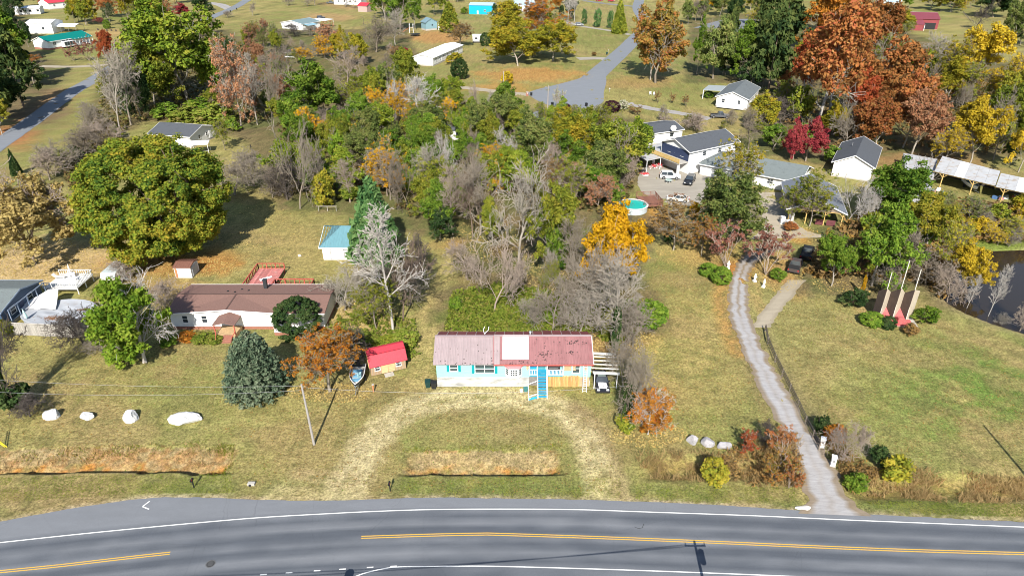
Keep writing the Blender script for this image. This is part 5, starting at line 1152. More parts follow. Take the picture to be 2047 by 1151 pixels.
for i, hgt in ((1, 8.0), (3, 10.0), (5, 8.6)): MB().bar((zx[i], fy[i]-.02, .1), (zx[i]+.05, fy[i]+.25, hgt), .09, .12).build("pole", M("pale_pole", (.62, .58, .5), .7), sc_)
for i in (2, 4): 
    mb = MB(); mb.poly([(zx[i-1], fy[i-1]-.3, .12), (zx[i+1], fy[i+1]-.3, .12), (zx[i], fy[i], 1.7)]); mb.build("red_infill", redb, sc_)
for i in range(3): MB().box((.3, -.9-.35*i, .45-.14*i), (2.9-.3*i, .5, .3)).build("step", redb, sc_)
MB().box((.2, -1.0, .75), (.8, .7, .7)).build("red_block", redb, sc_)
MB().slab([(-2.9, -1.9, .12), (2.6, -1.9, .12), (3.0, 1.9, .12), (-2.9, 1.9, .12)], .12).build("plinth", concrete, sc_)
# ================================================================== VEHICLES, POLES, SMALL THINGS
def paint(name, c, rough=.25, dirt=None): return M(name, c, rough, .04, 2, spec=.6, dirt=dirt, dirt_amt=.12 if dirt else 0)
def vehicle(name, label, cat, loc, rz, kind, body_m, L=4.7, W=1.85, group=None, roof_m=None):
    """side profile lofted across the width: lower body, greenhouse, bonnet; x forward"""
    r = thing(name, label, cat, loc, rz, group); h = L/2; w = W/2
    if kind == 'suv': H_, belt, low = 1.70, .98, .32; cab = [(-h+.12, belt), (-h+.42, H_-.04), (.35, H_), (h-1.55, belt+.02)]; prof = [(-h, .42), (-h+.03, .95), (-h+.15, belt), (h-1.5, belt+.04), (h-.25, .86), (h, .68), (h-.02, .36)]
    elif kind == 'sedan': H_, belt, low = 1.44, .90, .28; cab = [(-h+.75, belt), (-h+1.35, H_-.05), (.25, H_), (h-1.45, belt)]; prof = [(-h, .40), (-h+.05, .86), (-h+.7, belt), (h-1.4, belt), (h-.3, .76), (h, .58), (h-.02, .32)]
    else: H_, belt, low = 1.80, 1.08, .42; cab = [(-.75, belt), (-.6, H_-.04), (.55, H_), (h-1.75, belt+.02)]; prof = [(-h, .5), (-h, belt-.03), (-.75, belt), (h-1.7, belt+.04), (h-.2, .98), (h, .78), (h-.02, .42)]
    mb = MB()
    top = prof; ins = lambda z: w*(1-.10*max(0, (z-.6))/.6) 
    n = len(top)
    for i in range(n-1):
        (x0, z0), (x1, z1) = top[i], top[i+1]
        mb.poly([(x0, -ins(z0), z0), (x1, -ins(z1), z1), (x1, ins(z1), z1), (x0, ins(z0), z0)][::-1])
        for s in (-1, 1):
            q = [(x0, s*w, low+.05), (x1, s*w, low+.05), (x1, s*ins(z1), z1), (x0, s*ins(z0), z0)]
            if abs(x1-x0) > .02: mb.poly(q if s < 0 else q[::-1])
    mb.poly([(-h, -w, low), (-h, w, low), (h, w, low), (h, -w, low)][::-1])
    for x, z in ((-h, .42), (h-.02, .36)):
        q = [(x, -w, low), (x, w, low), (x, w, z+.05), (x, -w, z+.05)]; mb.poly(q if x < 0 else q[::-1])
    body = mb.build("body", body_m, r)
    # greenhouse
    wt, wb = w*.74, w*.93; mb = MB(); c = cab
    rf_ = [(c[1][0], -wt, c[1][1]), (c[2][0], -wt, c[2][1]), (c[2][0], wt, c[2][1]), (c[1][0], wt, c[1][1])]
    mb.slab([(x, y, z+.03) for x, y, z in rf_], .05)
    for s in (-1, 1):
        mb.bar((c[0][0], s*wb, c[0][1]), (c[1][0], s*wt, c[1][1]), .09, .08); mb.bar((c[3][0], s*wb, c[3][1]), (c[2][0], s*wt, c[2][1]), .07, .07); xm = (c[1][0]+c[2][0])/2; mb.bar((xm, s*wb, belt), (xm, s*wt, H_), .08, .07)
    mb.build("roof", roof_m or body_m, r)
    mb = MB(); mb.poly([(c[3][0], -wb+.03, c[3][1]), (c[3][0], wb-.03, c[3][1]), (c[2][0], wt-.03, c[2][1]-.02), (c[2][0], -wt+.03, c[2][1]-.02)]); mb.build("windshield", glass, r)
    mb = MB(); mb.poly([(c[0][0], wb-.03, c[0][1]), (c[0][0], -wb+.03, c[0][1]), (c[1][0], -wt+.03, c[1][1]-.02), (c[1][0], wt-.03, c[1][1]-.02)]); mb.build("rear_window", glass, r)
    for s in (-1, 1):
        q = [(c[0][0], s*wb, c[0][1]), (c[3][0], s*wb, c[3][1]), (c[2][0], s*wt, c[2][1]-.01), (c[1][0], s*wt, c[1][1]-.01)]; mb = MB(); mb.poly(q if s < 0 else q[::-1]); mb.build("side_window", glass, r)
    if kind == 'pickup':
        MB().slab([(-h+.12, -w+.14, belt+.0), (-.85, -w+.14, belt+.012), (-.85, w-.14, belt+.012), (-h+.12, w-.14, belt)], .02).build("cargo_bed", M("bed_liner", (.02, .02, .02), .8), r)
    rw = .38 if kind == 'pickup' else .34
    for x in (-h+.88, h-.92):
        for s in (-1, 1):
            mb = MB(); mb.tube([(x, s*(w-.2), rw), (x, s*(w+.015), rw)], rw, 16); wl = mb.build("wheel", tyre_m, r)
            mb = MB(); mb.tube([(x, s*(w+.01), rw), (x, s*(w+.03), rw)], rw*.62, 12); mb.build("rim", rim_m, wl)
            mb = MB(); mb.tube([(x, s*(w-.03), rw+.03), (x, s*(w+.008), rw+.03)], rw+.06, 16); mb.build("wheel_arch", dark, r)
    for s in (-1, 1):
        MB().box((h-.1, s*(w-.3), .70), (.2, .34, .13)).build("headlight", M("lamp_glass", (.75, .77, .78), .15), r); MB().box((-h+.03, s*(w-.18), .86), (.08, .2, .2)).build("tail_light", M("tail_red", (.45, .02, .02), .3), r)
        MB().box((c[3][0]-.15, s*(w+.06), belt+.1), (.1, .16, .12)).build("mirror", body_m, r)
    MB().box((h+.005, 0, .48), (.06, W*.8, .14)).build("bumper", dark, r); MB().box((-h-.005, 0, .5), (.06, W*.8, .12)).build("bumper", dark, r)
    return r
def at(px, py, z=.06): x, y = G(px, py); return (x, y, z)
vehicle("suv", "white SUV parked on the paved yard below the balcony", "car", at(1339, 357), R(-8), 'suv', paint("car_white", (.76, .76, .76)))
vehicle("suv", "black SUV parked nose out on the paved yard, beside the white SUV", "car", at(1378, 366), R(-115), 'suv', paint("car_black", (.018, .02, .026), .15))
jc = vehicle("junk_car", "abandoned white car strewn with brown leaves under the trees by the pool deck", "car", at(1355, 402), R(165), 'sedan', paint("car_dull_white", (.62, .61, .58), .5, (.35, .28, .2)))
mb = MB(); jr = random.Random(3)
for _ in range(160): x = jr.uniform(-2.1, 2.2); y = jr.uniform(-.7, .7); mb.box((x, y, .93 if abs(x+.1) > 1.1 else 1.49), (.16, .12, .02), rz=jr.uniform(0, 3), rx=jr.uniform(-.3, .3))
o = mb.build("leaf_cover", M("brown_leaves", (.2, .1, .045)), jc); o["kind"] = "stuff"
vehicle("pickup_truck", "grey four door pickup truck parked on the drive before the porch-side house", "pickup truck", at(1439, 236), R(-10), 'pickup', paint("car_grey", (.08, .085, .095), .35), 5.6, 1.95)
bc = vehicle("car", "black car with blotchy white sun-peeled bonnet under the white pergola", "car", (11.45, 71.2, .03), R(-90), 'sedan', paint("car_black", (.018, .02, .026)), 4.3, 1.75)
mb = MB(); mb.slab([(.75, -.55, .945), (1.85, -.5, .80), (1.9, .45, .80), (1.5, .6, .87), (.8, .5, .945)], .02); mb.build("peeled_bonnet", M("peeled_paint", (.74, .74, .76), .5, .1, 4, dirt=(.03, .03, .035), dirt_amt=.4, dirt_scale=2.2), bc)
MB().slab([(-.9, -.5, 1.47), (.2, -.5, 1.49), (.2, .5, 1.49), (-.9, .5, 1.47)], .02).build("sun_roof", M("grey_glass", (.2, .25, .24), .2), bc)
vehicle("pickup_truck", "dark pickup truck in deep shade under evergreens by the drive bend", "pickup truck", at(1612, 512), R(62), 'pickup', paint("car_black", (.018, .02, .026)), 5.4, 1.95)
vehicle("junk_truck", "rusty dark junk truck with littered bed, just below the shaded dark pickup", "pickup truck", at(1588, 538), R(62), 'pickup', paint("car_rusty", (.06, .045, .04), .6, (.2, .1, .05)), 5.0, 1.9)
vehicle("suv", "grey car parked on the little path by the row of small evergreens", "car", at(1158, 52), R(-10), 'suv', paint("car_silver", (.35, .36, .37), .3))
vehicle("pickup_truck", "dark pickup parked by the white house at the top edge", "pickup truck", at(661, 8), R(5), 'pickup', paint("car_grey", (.08, .085, .095)), 5.6, 2.0)
vehicle("suv", "dark car half hidden in the shade of the grey roofed field house carport", "car", at(642, 38), R(8), 'suv', paint("car_black", (.018, .02, .026)))
vehicle("suv", "pale car parked in the far cul-de-sac court beyond the tall pines", "car", at(1458, 38), R(80), 'suv', paint("car_white", (.76, .76, .76)))
vehicle("sedan", "red car at the top edge parked by the upper lane", "car", at(1222, 4), R(5), 'sedan', paint("car_red", (.35, .02, .03)))
vehicle("sedan", "second red car at the top edge, nearer the junction of the lanes", "car", at(1198, 3), R(5), 'sedan', paint("car_red", (.35, .02, .03)))
# boats
def boat(label, loc, rz, L, W, hull_m, in_m, band_m=None, trailer=True, motor=True):
    r = thing("boat", label, "boat", loc, rz); r.scale = (1, 1, 1.45); n = 9; mb = MB(); st = []
    for i in range(n):
        u = i/(n-1); wd = W/2*(1-max(0, (u-.45)/.55)**2.2); keel = .30+.35*max(0, (u-.6)/.4)**2; st.append((-L/2+L*u, max(wd, .02), keel, .95+.12*u))
    for (x0, w0, k0, t0), (x1, w1, k1, t1) in zip(st[:-1], st[1:]):
        for s in (-1, 1):
            q = [(x0, 0, k0), (x1, 0, k1), (x1, s*w1*.8, k1+.22), (x0, s*w0*.8, k0+.22)]; mb.poly(q if s > 0 else q[::-1], 1)
            q = [(x0, s*w0*.8, k0+.22), (x1, s*w1*.8, k1+.22), (x1, s*w1, t1), (x0, s*w0, t0)]; mb.poly(q if s > 0 else q[::-1], 0)
    x0, w0, k0, t0 = st[0]; mb.poly([(x0, -w0, t0), (x0, -w0*.8, k0+.22), (x0, 0, k0), (x0, w0*.8, k0+.22), (x0, w0, t0)], 0)
    mb.build("hull", [hull_m, band_m or hull_m], r)
    mb = MB(); mb.poly([(x, w_*.86, t-.3) for x, w_, k, t in st]+[(x, -w_*.86, t-.3) for x, w_, k, t in reversed(st)]); o = mb.build("deck_floor", in_m, r)
    mb = MB()
    for s in (-1, 1): mb.tube([(x, s*w_, t+.01) for x, w_, k, t in st], .05, 6)
    mb.build("gunwale", white, r)
    for x in (-L*.22, .0, L*.2): MB().box((x, 0, .82), (.35, W*.6, .22)).build("seat", M("boat_seat_blue", (.12, .28, .42), .6), r)
    MB().box((L*.05, W*.18, .98), (.5, .5, .5)).build("console", M("boat_console", (.3, .5, .55), .4), r)
    if motor: mb = MB(); mb.box((-L/2-.15, 0, 1.05), (.36, .34, .5)); mb.box((-L/2-.15, 0, .6), (.14, .12, .7)); mb.build("outboard_motor", black_m, r)
    if trailer:
        mb = MB()
        for s in (-1, 1): mb.bar((-L/2+.4, s*.5, .32), (L/2-.3, s*.15, .34), .07); 
        mb.bar((L/2-.4, 0, .34), (L/2+.9, 0, .4), .09); mb.build("trailer_frame", steel, r)
        for s in (-1, 1): mb = MB(); mb.tube([(-L*.12, s*(W/2-.12), .28), (-L*.12, s*(W/2+.08), .28)], .28, 12); mb.build("wheel", tyre_m, r)
    return r
bx, by = G(716, 766)
boat("small boat with black hull band on a trailer beside the barn shed", (bx, by, .02), R(-84), 4.6, 1.85, M("hull_black", (.02, .025, .03), .3), M("boat_floor", (.50, .47, .43), .7, .3, 4, dirt=(.15, .35, .5), dirt_amt=.3), M("hull_grey_blue", (.35, .45, .5), .4))
bx, by = G(1950, 384)
boat("white boat stored under the pale roofed pole shed", (bx, by+2.0, .02), R(-100), 6.0, 2.2, white, M("boat_floor", (.5, .47, .43)), white)
# poles and wires
pole_m = M("pole_wood", (.34, .30, .26), .9, .25, 2, stretch=(6, 6, .6))
def pole(label, base, h, lean=(0, 0), r0=.16, arm=0, light=False, transformer=False, off=(0, 0), m=None):
    r = thing("utility_pole", label, "utility pole", (base[0], base[1], -.1)); top = Vector((lean[0], lean[1], h+.1))
    mb = MB(); mb.tube([(0, 0, 0), tuple(top*.5), tuple(top)], [r0, r0*.85, r0*.68], 10); mb.build("pole", m or pole_m, r)
    if arm:
        mb = MB(); mb.bar((top.x-arm, top.y+.1, h-.4), (top.x+arm, top.y+.1, h-.4), .1, .12); mb.build("crossarm", wood_grey, r)
        for x in (-arm+.1, 0, arm-.1): mb = MB(); mb.tube([(top.x+x, top.y+.1, h-.34), (top.x+x, top.y+.1, h-.1)], [.06, .04], 8); mb.build("insulator", M("insulator", (.35, .33, .3), .3), r)
    if transformer: mb = MB(); mb.tube([(top.x+.4, top.y, h-1.9), (top.x+.4, top.y, h-.8)], .27, 12); mb.build("transformer", steel, r)
    if light:
        mb = MB(); mb.bar((top.x, top.y, h-.5), (top.x-.7, top.y-.4, h-.2), .06); mb.build("lamp_arm", steel, r); mb = MB(); mb.box((top.x-.8, top.y-.45, h-.22), (.4, .2, .12)); mb.build("lamp_head", steel, r)
    return r
def wire(label, a, b, sag=.8, rad=.012, m=None):
    a, b = Vector(a), Vector(b); mid = (a+b)/2; r = thing("power_line", label, "wire", (mid.x, mid.y, 0)); pts = []
    for i in range(25):
        u = i/24; p = a.lerp(b, u); p.z -= 4*sag*u*(1-u); pts.append((p.x-mid.x, p.y-mid.y, p.z))
    mb = MB(); mb.tube(pts, rad, 5); mb.build("cable", m or M("cable_grey", (.30, .30, .31), .6), r); return r
P1 = G(628, 888); pole("tall grey utility pole standing on the lawn, with a long straight shadow", P1, 8.4, (-.25, .1), .15, m=M("pole_grey", (.30, .28, .26), .85, .25, 2, stretch=(6, 6, .6)))
P2 = G(1270, 846); pole("short green-grey pole tangled in the dead vine column", P2, 5.9, (.15, .0), .13, m=M("pole_green_grey", (.30, .33, .27), .9, .2, 2))
P3 = G(1094, 236); pole("pale utility pole with a lamp at the edge of the cul-de-sac", P3, 9.5, (.1, 0), .17, light=True)
P4 = G(1007, 196); pole("wooden utility pole beside the small yellow tree", P4, 8.6, (0, 0), .19)
P5 = (17.0, 34.9); pole("utility pole standing just outside the frame whose shadow falls across the road", P5, 9.0, (0, 0), .17, arm=1.0, transformer=True)
P6 = (55.3, 52.4); pole("utility pole beyond the frame throwing a thin shadow on the green lawn", P6, 8.6, (0, 0), .15)
P7 = (-62, 60.5)
wire("upper sagging cable crossing the lawn from the grey pole toward the white rocks", (P1[0]-.25, P1[1]+.1, 8.2), (-78, 66, 6.5), 1.1)
wire("lower sagging cable crossing the lawn from the grey pole toward the white rocks", (P1[0]-.2, P1[1]+.1, 7.6), (-78, 65, 5.2), 1.3)
wire("service cable strung from the grey pole to the vine-tangled pole", (P1[0]-.2, P1[1]+.1, 8.0), (P2[0]+.1, P2[1], 5.7), 1.0, .014)
wire("higher service cable strung over the road from the roadside pole to the road corner", (P5[0]-.9, P5[1]+.1, 8.6), (-55, 29.5, 9), .8, .03)
wire("second service cable strung over the road from the roadside pole to the road corner", (P5[0]+.9, P5[1]+.1, 8.6), (-55, 30.6, 9), .9, .03)
# stop sign just outside the frame, its shadow lies on the asphalt
sg = thing("stop_sign", "octagonal stop sign seen from behind at the road edge, casting an octagon shadow", "stop sign", (-15.1, 39.0, 0), .0)
MB().box((0, 0, 1.3), (.07, .05, 2.6)).build("post", steel, sg)
mb = MB(); oc = [(.44*math.cos(R(22.5+45*k)), .44*math.sin(R(22.5+45*k))) for k in range(8)]
mb.poly([(x, .04, 2.75+z) for x, z in oc][::-1]); mb.poly([(x, .06, 2.75+z) for x, z in oc])
for k in range(8): a, b = oc[k], oc[(k+1) % 8]; mb.poly([(a[0], .04, 2.75+a[1]), (b[0], .04, 2.75+b[1]), (b[0], .06, 2.75+b[1]), (a[0], .06, 2.75+a[1])])
mb.build("sign_plate", steel, sg)
# rocks
def rock(label, loc, size, mat, seed, rz=0, group=None, pts=None, sub=4):
    import bmesh
    bm = bmesh.new(); bmesh.ops.create_icosphere(bm, subdivisions=sub, radius=1.0)
    rr_ = random.Random(seed); planes = [(Vector((rr_.gauss(0, 1), rr_.gauss(0, 1), rr_.gauss(.2, .8))).normalized(), rr_.uniform(.62, .9)) for _ in range(9)]
    for v in bm.verts:
        for n_, d_ in planes:
            k = v.co.dot(n_)
            if k > d_: v.co -= n_*(k-d_)
        v.co *= 1+.10*mnoise.noise(v.co*1.7+Vector((seed, 0, 0)))+.07*mnoise.noise(v.co*4.5+Vector((seed, 0, 0)))
        v.co = Vector((v.co.x*size[0], v.co.y*size[1], max(v.co.z, -.35)*size[2]))
    me = bpy.data.meshes.new("rock"); bm.to_mesh(me); bm.free(); me.materials.append(mat)
    o = bpy.data.objects.new("rock", me); COL.objects.link(o); o.location = (loc[0], loc[1], size[2]*.28); o.rotation_euler.z = rz
    return tag(o, label, "rock", group)
wr = M("whitewashed_rock", (.56, .56, .55), .8, .12, 3, bump=.7, bscale=5, dirt=(.30, .27, .22), dirt_amt=.2, dirt_scale=2)
rock("whitewashed boulder at the far end of the row, beside the shadow-casting dead tree", G(104, 834), (.95, .75, .95), wr, 3, .3, "whitewashed boulders on the lawn")
rock("smallest whitewashed boulder with a pointed top, second in the lawn row", G(176, 835), (.85, .6, .72), wr, 8, .1, "whitewashed boulders on the lawn")
rock("wedge shaped whitewashed boulder, third in the lawn row, next to the biggest", G(262, 837), (1.1, .8, .95), wr, 5, -.5, "whitewashed boulders on the lawn")
rock("biggest whitewashed boulder, long and low like a slab", G(370, 841), (2.05, .95, .85), wr, 15, .05, "whitewashed boulders on the lawn")
gr = M("grey_boulder", (.36, .35, .36), .85, .3, 2, bump=.5, bscale=5, dirt=(.13, .12, .11), dirt_amt=.3)
rock("grey boulder farthest from the red-leaved shrub, tallest of its row", G(1384, 883), (.75, .55, .85), gr, 11, -.4, "grey boulders on the lawn"); rock("grey boulder in the middle of the row by the reedy ditch", G(1414, 888), (.8, .6, .72), gr, 14, -.2, "grey boulders on the lawn"); rock("grey boulder touching the red-leaved shrub, lowest of its row", G(1448, 893), (.85, .55, .6), gr, 19, .1, "grey boulders on the lawn")
rock("small pale stone half buried on the back lawn near the garage", G(599, 512), (.35, .3, .25), wr, 23)
rock("pale flat stone on the drive mouth at the road edge", G(1607, 1015), (.9, .35, .12), M("pale_stone", (.6, .58, .52), .9, .15, 3), 27)
# bins
def bin_(label, loc, rz, m, group=None):
    r = thing("wheelie_bin", label, "bin", loc, rz, group); mb = MB()
    b0, b1, h = .27, .33, .98; q0 = [(-b0, -b0, .08), (b0, -b0, .08), (b0, b0, .08), (-b0, b0, .08)]; q1 = [(-b1, -b1, h), (b1, -b1, h), (b1, b1, h), (-b1, b1, h)]
    for i in range(4): j = (i+1) % 4; mb.poly([q0[i], q0[j], q1[j], q1[i]])
    mb.build("bin_body", m, r); MB().slab([(-.36, -.38, h+.02), (.36, -.38, h+.02), (.36, .37, h+.08), (-.36, .37, h+.08)], .05).build("lid", m, r)
    mb = MB(); mb.bar((-.3, .42, h), (.3, .42, h), .05); mb.build("handle", black_m, r)
    for s in (-1, 1): mb = MB(); mb.tube([(s*.25, .3, .12), (s*.32, .3, .12)], .12, 10); mb.build("wheel", tyre_m, r)
    return r
gbin = M("dark_green_plastic", (.012, .045, .04), .45)
bin_("dark green wheelie bin at the aqua house corner, next to a black bin", (-10.75, 70.7, .0), .1, gbin); bin_("black wheelie bin tucked against the aqua house corner", (-9.95, 70.45, .0), -.05, black_m)
bin_("dark bin by the brick letterbox on the cul-de-sac edge", at(1062, 192), .2, black_m); bin_("dark bin standing out on the cul-de-sac asphalt, beside the purple bush", at(1172, 213), .6, black_m); bin_("dark bin beside the white letterbox at the lane corner", at(1213, 110), .1, gbin); bin_("dark bin on the cul-de-sac asphalt near the pale utility pole", at(1104, 212), 1.0, black_m)
bin_("dark bin on the upper road edge nearer the corner drive", at(461, 25), .2, black_m); bin_("dark bin on the upper road edge nearer the bare lone tree", at(473, 20), .2, black_m)
# letterboxes and gate pillars
def letterbox(label, loc, rz, m, post=wood_grey):
    r = thing("letterbox", label, "letterbox", loc, rz); MB().box((0, 0, .5), (.1, .1, 1.0)).build("post", post, r)
    mb = MB(); mb.box((0, -.05, 1.1), (.2, .5, .16)); mb.tube([(0, -.3, 1.18), (0, .2, 1.18)], .1, 8); mb.build("box", m, r); MB().box((.115, -.2, 1.25), (.02, .04, .2)).build("flag", M("flag_red", (.5, .02, .02), .4), r)
letterbox("black letterbox on a post at the road verge below the centre clay ditch", at(780, 981, 0), 0, black_m, black_m); letterbox("black letterbox on a post at the verge end of the long clay ditch", at(388, 974, 0), 0, black_m, black_m)
letterbox("white letterbox on the lane corner beside the dark bin", at(1216, 106, 0), 0, white); letterbox("white letterbox at the cul-de-sac rim by the round lawn", at(1218, 184, 0), .5, white)
bl_ = thing("brick_letterbox", "brick pillar letterbox on the cul-de-sac rim", "letterbox", at(1054, 192, 0)); MB().box((0, 0, .6), (.7, .7, 1.2)).build("pillar", brick_m, bl_); MB().box((0, 0, 1.25), (.85, .85, .1)).build("cap", concrete, bl_); MB().box((0, -.37, .95), (.25, .03, .25)).build("box_door", white, bl_)
for k, (px, py, lb) in enumerate(((1642, 893, "white gate pillar at the end of the rail fence, upper of the pair by the drive"), (1664, 930, "white gate pillar lying nearer the road, lower of the pair by the drive"))):
    g = thing("gate_pillar", lb, "pillar", at(px, py, 0), -.35); MB().box((0, 0, .62), (.48, .48, 1.24)).build("shaft", white, g); MB().box((0, 0, .06), (.62, .62, .12)).build("plinth", concrete, g); MB().box((0, 0, 1.28), (.6, .6, .1)).build("cap", white, g)
    mb = MB(); mb.tube([(0, 0, 1.33), (0, 0, 1.5)], [.2, .06], 8); mb.build("finial", white, g)
    MB().box((.0, -.25, .8), (.22, .03, .3)).build("number_plate", M("grey_plate", (.25, .25, .25), .5), g)
# two-rail fence along the drive
rfp = [Vector(G(*p)) for p in ((1529, 662), (1534, 688), (1549, 724), (1563, 752), (1578, 783), (1594, 815), (1609, 848), (1624, 876), (1636, 900))]
fx, fy_ = rfp[0]; rf = thing("rail_fence", "dark two-rail wooden fence curving along the gravel drive", "fence", (fx, fy_, 0))
dkw = M("dark_fence_wood", (.10, .085, .075), .85, .3, 3); 
for i, p in enumerate(rfp): MB().box((p.x-fx, p.y-fy_, .6), (.13, .13, 1.25)).build("post", M("fence_post_wood", (.28, .23, .18), .85, .3, 3), rf)
for a, b in zip(rfp[:-1], rfp[1:]):
    for z in (.45, .80, 1.12): MB().bar((a.x-fx, a.y-fy_, z), (b.x-fx, b.y-fy_, z), .05, .13).build("rail", dkw, rf)
# well post, survey stakes, roadside sign
wp = thing("bird_feeder_post", "short brown post with a cap standing on the lawn before the barn shed", "post", at(747, 783, 0)); MB().box((0, 0, .55), (.16, .16, 1.1)).build("post", M("rust", (.42, .18, .08)), wp); MB().box((0, 0, 1.14), (.26, .26, .08)).build("cap", wood_grey, wp)
s5 = thing("guy_marker", "yellow guy-wire marker sleeves at the frame edge above the long clay ditch", "marker", at(14, 893, 0))
for k in range(2): mb = MB(); mb.tube([(-.25*k, 0, 0), (-1.6-.25*k, .2, 2.0)], .05, 8); mb.build("sleeve", M("marker_yellow", (.75, .60, .03), .5), s5)
cul = thing("culvert_end", "small pale concrete culvert end at the verge by the grass drive mouth", "culvert", at(503, 968, 0)); MB().box((0, 0, .12), (.75, .4, .28)).build("headwall", concrete, cul); mb = MB(); mb.tube([(-.1, -.3, .1), (-.1, -.19, .1)], .13, 10); mb.build("pipe_mouth", dark, cul)
# statues by the drive
def statue(label, loc, rz):
    r = thing("garden_statue", label, "statue", loc, rz); MB().box((0, 0, .15), (.5, .5, .3)).build("plinth", white, r)
    mb = MB(); mb.tube([(0, 0, .3), (.02, 0, .55), (0, .02, .85), (.02, 0, 1.1), (0, 0, 1.22), (0, 0, 1.28)], [.22, .17, .15, .2, .14, .06], 10); mb.build("robe", white, r); mb = MB(); mb.tube([(0, 0, 1.26), (0, -.01, 1.33), (0, 0, 1.45), (0, 0, 1.52)], [.05, .09, .1, .04], 10); mb.build("head", white, r)
    mb = MB(); mb.tube([(.18, 0, 1.08), (.26, -.1, .85), (.12, -.2, .8)], [.06, .05, .04], 6); mb.tube([(-.18, 0, 1.08), (-.26, -.1, .85), (-.1, -.2, .82)], [.06, .05, .04], 6); mb.build("arm", white, r)
statue("white garden statue standing at the drive bend under the reddish crape myrtles", at(1508, 563, 0), .2); statue("small white statue half hidden beside the hedge where the drive narrows", at(1455, 537, 0), 0); statue("white ornament figure among grass at the fork of the drive", at(1526, 574, 0), 1)
# clothes line frame behind garage, far trampoline, swing, chairs
cf = thing("fence_frame", "old pale wooden hurdle frame standing in grass under the yellow-green column tree", "frame", at(655, 422, 0))
for x in (-1.8, 0, 1.8): MB().box((x, 0, .55), (.1, .1, 1.1)).build("post", wood_grey, cf)
MB().box((0, 0, 1.05), (3.9, .09, .1)).build("rail", M("pale_rail", (.5, .45, .36), .8), cf)
tr = thing("trampoline", "round black trampoline on the bare yard by the tall blue-grey shed", "trampoline", at(830, 72, 0)); MB().slab([(x*6, y*6, .9) for x, y in disc(.45, 20)], .06).build("mat", black_m, tr)
for k in range(6): a = k*math.pi/3; MB().tube([(2.5*math.cos(a), 2.5*math.sin(a), 0), (2.5*math.cos(a), 2.5*math.sin(a), .85)], .06, 6).build("leg", steel, tr)
ps = thing("play_slide", "red and white playground slide frame left of the trampoline", "slide", at(818, 66, 0)); MB().slab([(-3.4, -.5, .4), (.2, -.5, 2.6), (.2, .5, 2.6), (-3.4, .5, .4)], .1).build("slide_chute", M("orange_plastic", (.6, .12, .04), .5), ps)
for x, y in ((.3, -.6), (.3, .6), (2.2, -.6), (2.2, .6)): MB().box((x, y, 2.2), (.18, .18, 4.4)).build("post", white, ps)
MB().box((1.25, 0, 2.6), (2.0, 1.3, .12)).build("platform", M("tan_board", (.5, .4, .3), .8), ps)
sq = thing("scarecrow", "dark post with slanting arm standing alone on the upper lawn", "post", at(502, 299, 0)); mb = MB(); mb.box((0, 0, .7), (.14, .14, 1.4)); mb.build("post", dark, sq); mb = MB(); mb.bar((0, 0, .9), (.5, 0, .55), .08); mb.build("arm", dark, sq)
for k, (px, py) in enumerate(((1300, 190), (1308, 191))):
    ch = thing("lawn_chair", ("white lawn chair on the round lawn, the one nearer the purple bush", "white lawn chair on the round lawn, the one nearer the bare saplings")[k], "chair", at(px, py, 0), .4*k); MB().box((0, 0, .42), (.6, .55, .06)).build("seat", white, ch); MB().box((0, .28, .75), (.6, .06, .65)).build("backrest", white, ch)
    for sx in (-.25, .25):
        for sy in (-.22, .22): MB().box((sx, sy, .2), (.06, .06, .4)).build("leg", white, ch)
pt = thing("patio_table", "round glass patio table beside the white SUV in the paved yard", "table", at(1336, 366)); MB().slab([(x*1.8, y*1.8, .72) for x, y in disc(.45, 16)], .04).build("table_top", M("green_glass", (.35, .45, .42), .2), pt)
for k in range(4): a = k*math.pi/2+.5; MB().tube([(.5*math.cos(a), .5*math.sin(a), 0), (.3*math.cos(a), .3*math.sin(a), .7)], .04, 6).build("leg", white, pt)
hp = thing("heat_pump", "dark planters and a pale urn crowded beside the aqua house steps", "planter", (1.75, 69.9, 0)); MB().tube([(0, 0, 0), (0, 0, .5)], [.25, .33], 10).build("urn", M("teal_pot", (.05, .2, .2), .5), hp); MB().tube([(-.55, -.2, 0), (-.55, -.2, .35)], [.18, .24], 10).build("pot", white, hp)
hp.name = "planter_group"; hp["label"] = "teal urn and white pot crowded beside the aqua house steps"
# bench of rubbish items under pole sheds
ju = random.Random(8)
for k in range(16):
    px = ju.uniform(1870, 1900) if k < 7 else ju.uniform(1990, 2040); py = 392+ju.uniform(-8, 6)+(8 if k >= 7 else 0)
    x, y = G(px, py); c = thing("storage_tub", "cluttered tub among the jumble of stored goods at the pole shed front", "tub", (x, y+1.2, 0), ju.uniform(0, 3), "stored tubs at the pole sheds"); s = ju.uniform(.35, .6)
    m_ = [white, M("tub_pink", (.45, .22, .22), .6), M("tub_blue", (.1, .2, .4), .6), terracotta, steel][k % 5]
    MB().box((0, 0, s/2), (s*1.5, s, s)).build("tub", m_, c); MB().box((0, 0, s+.03), (s*1.56, s*1.06, .06)).build("lid", m_, c)
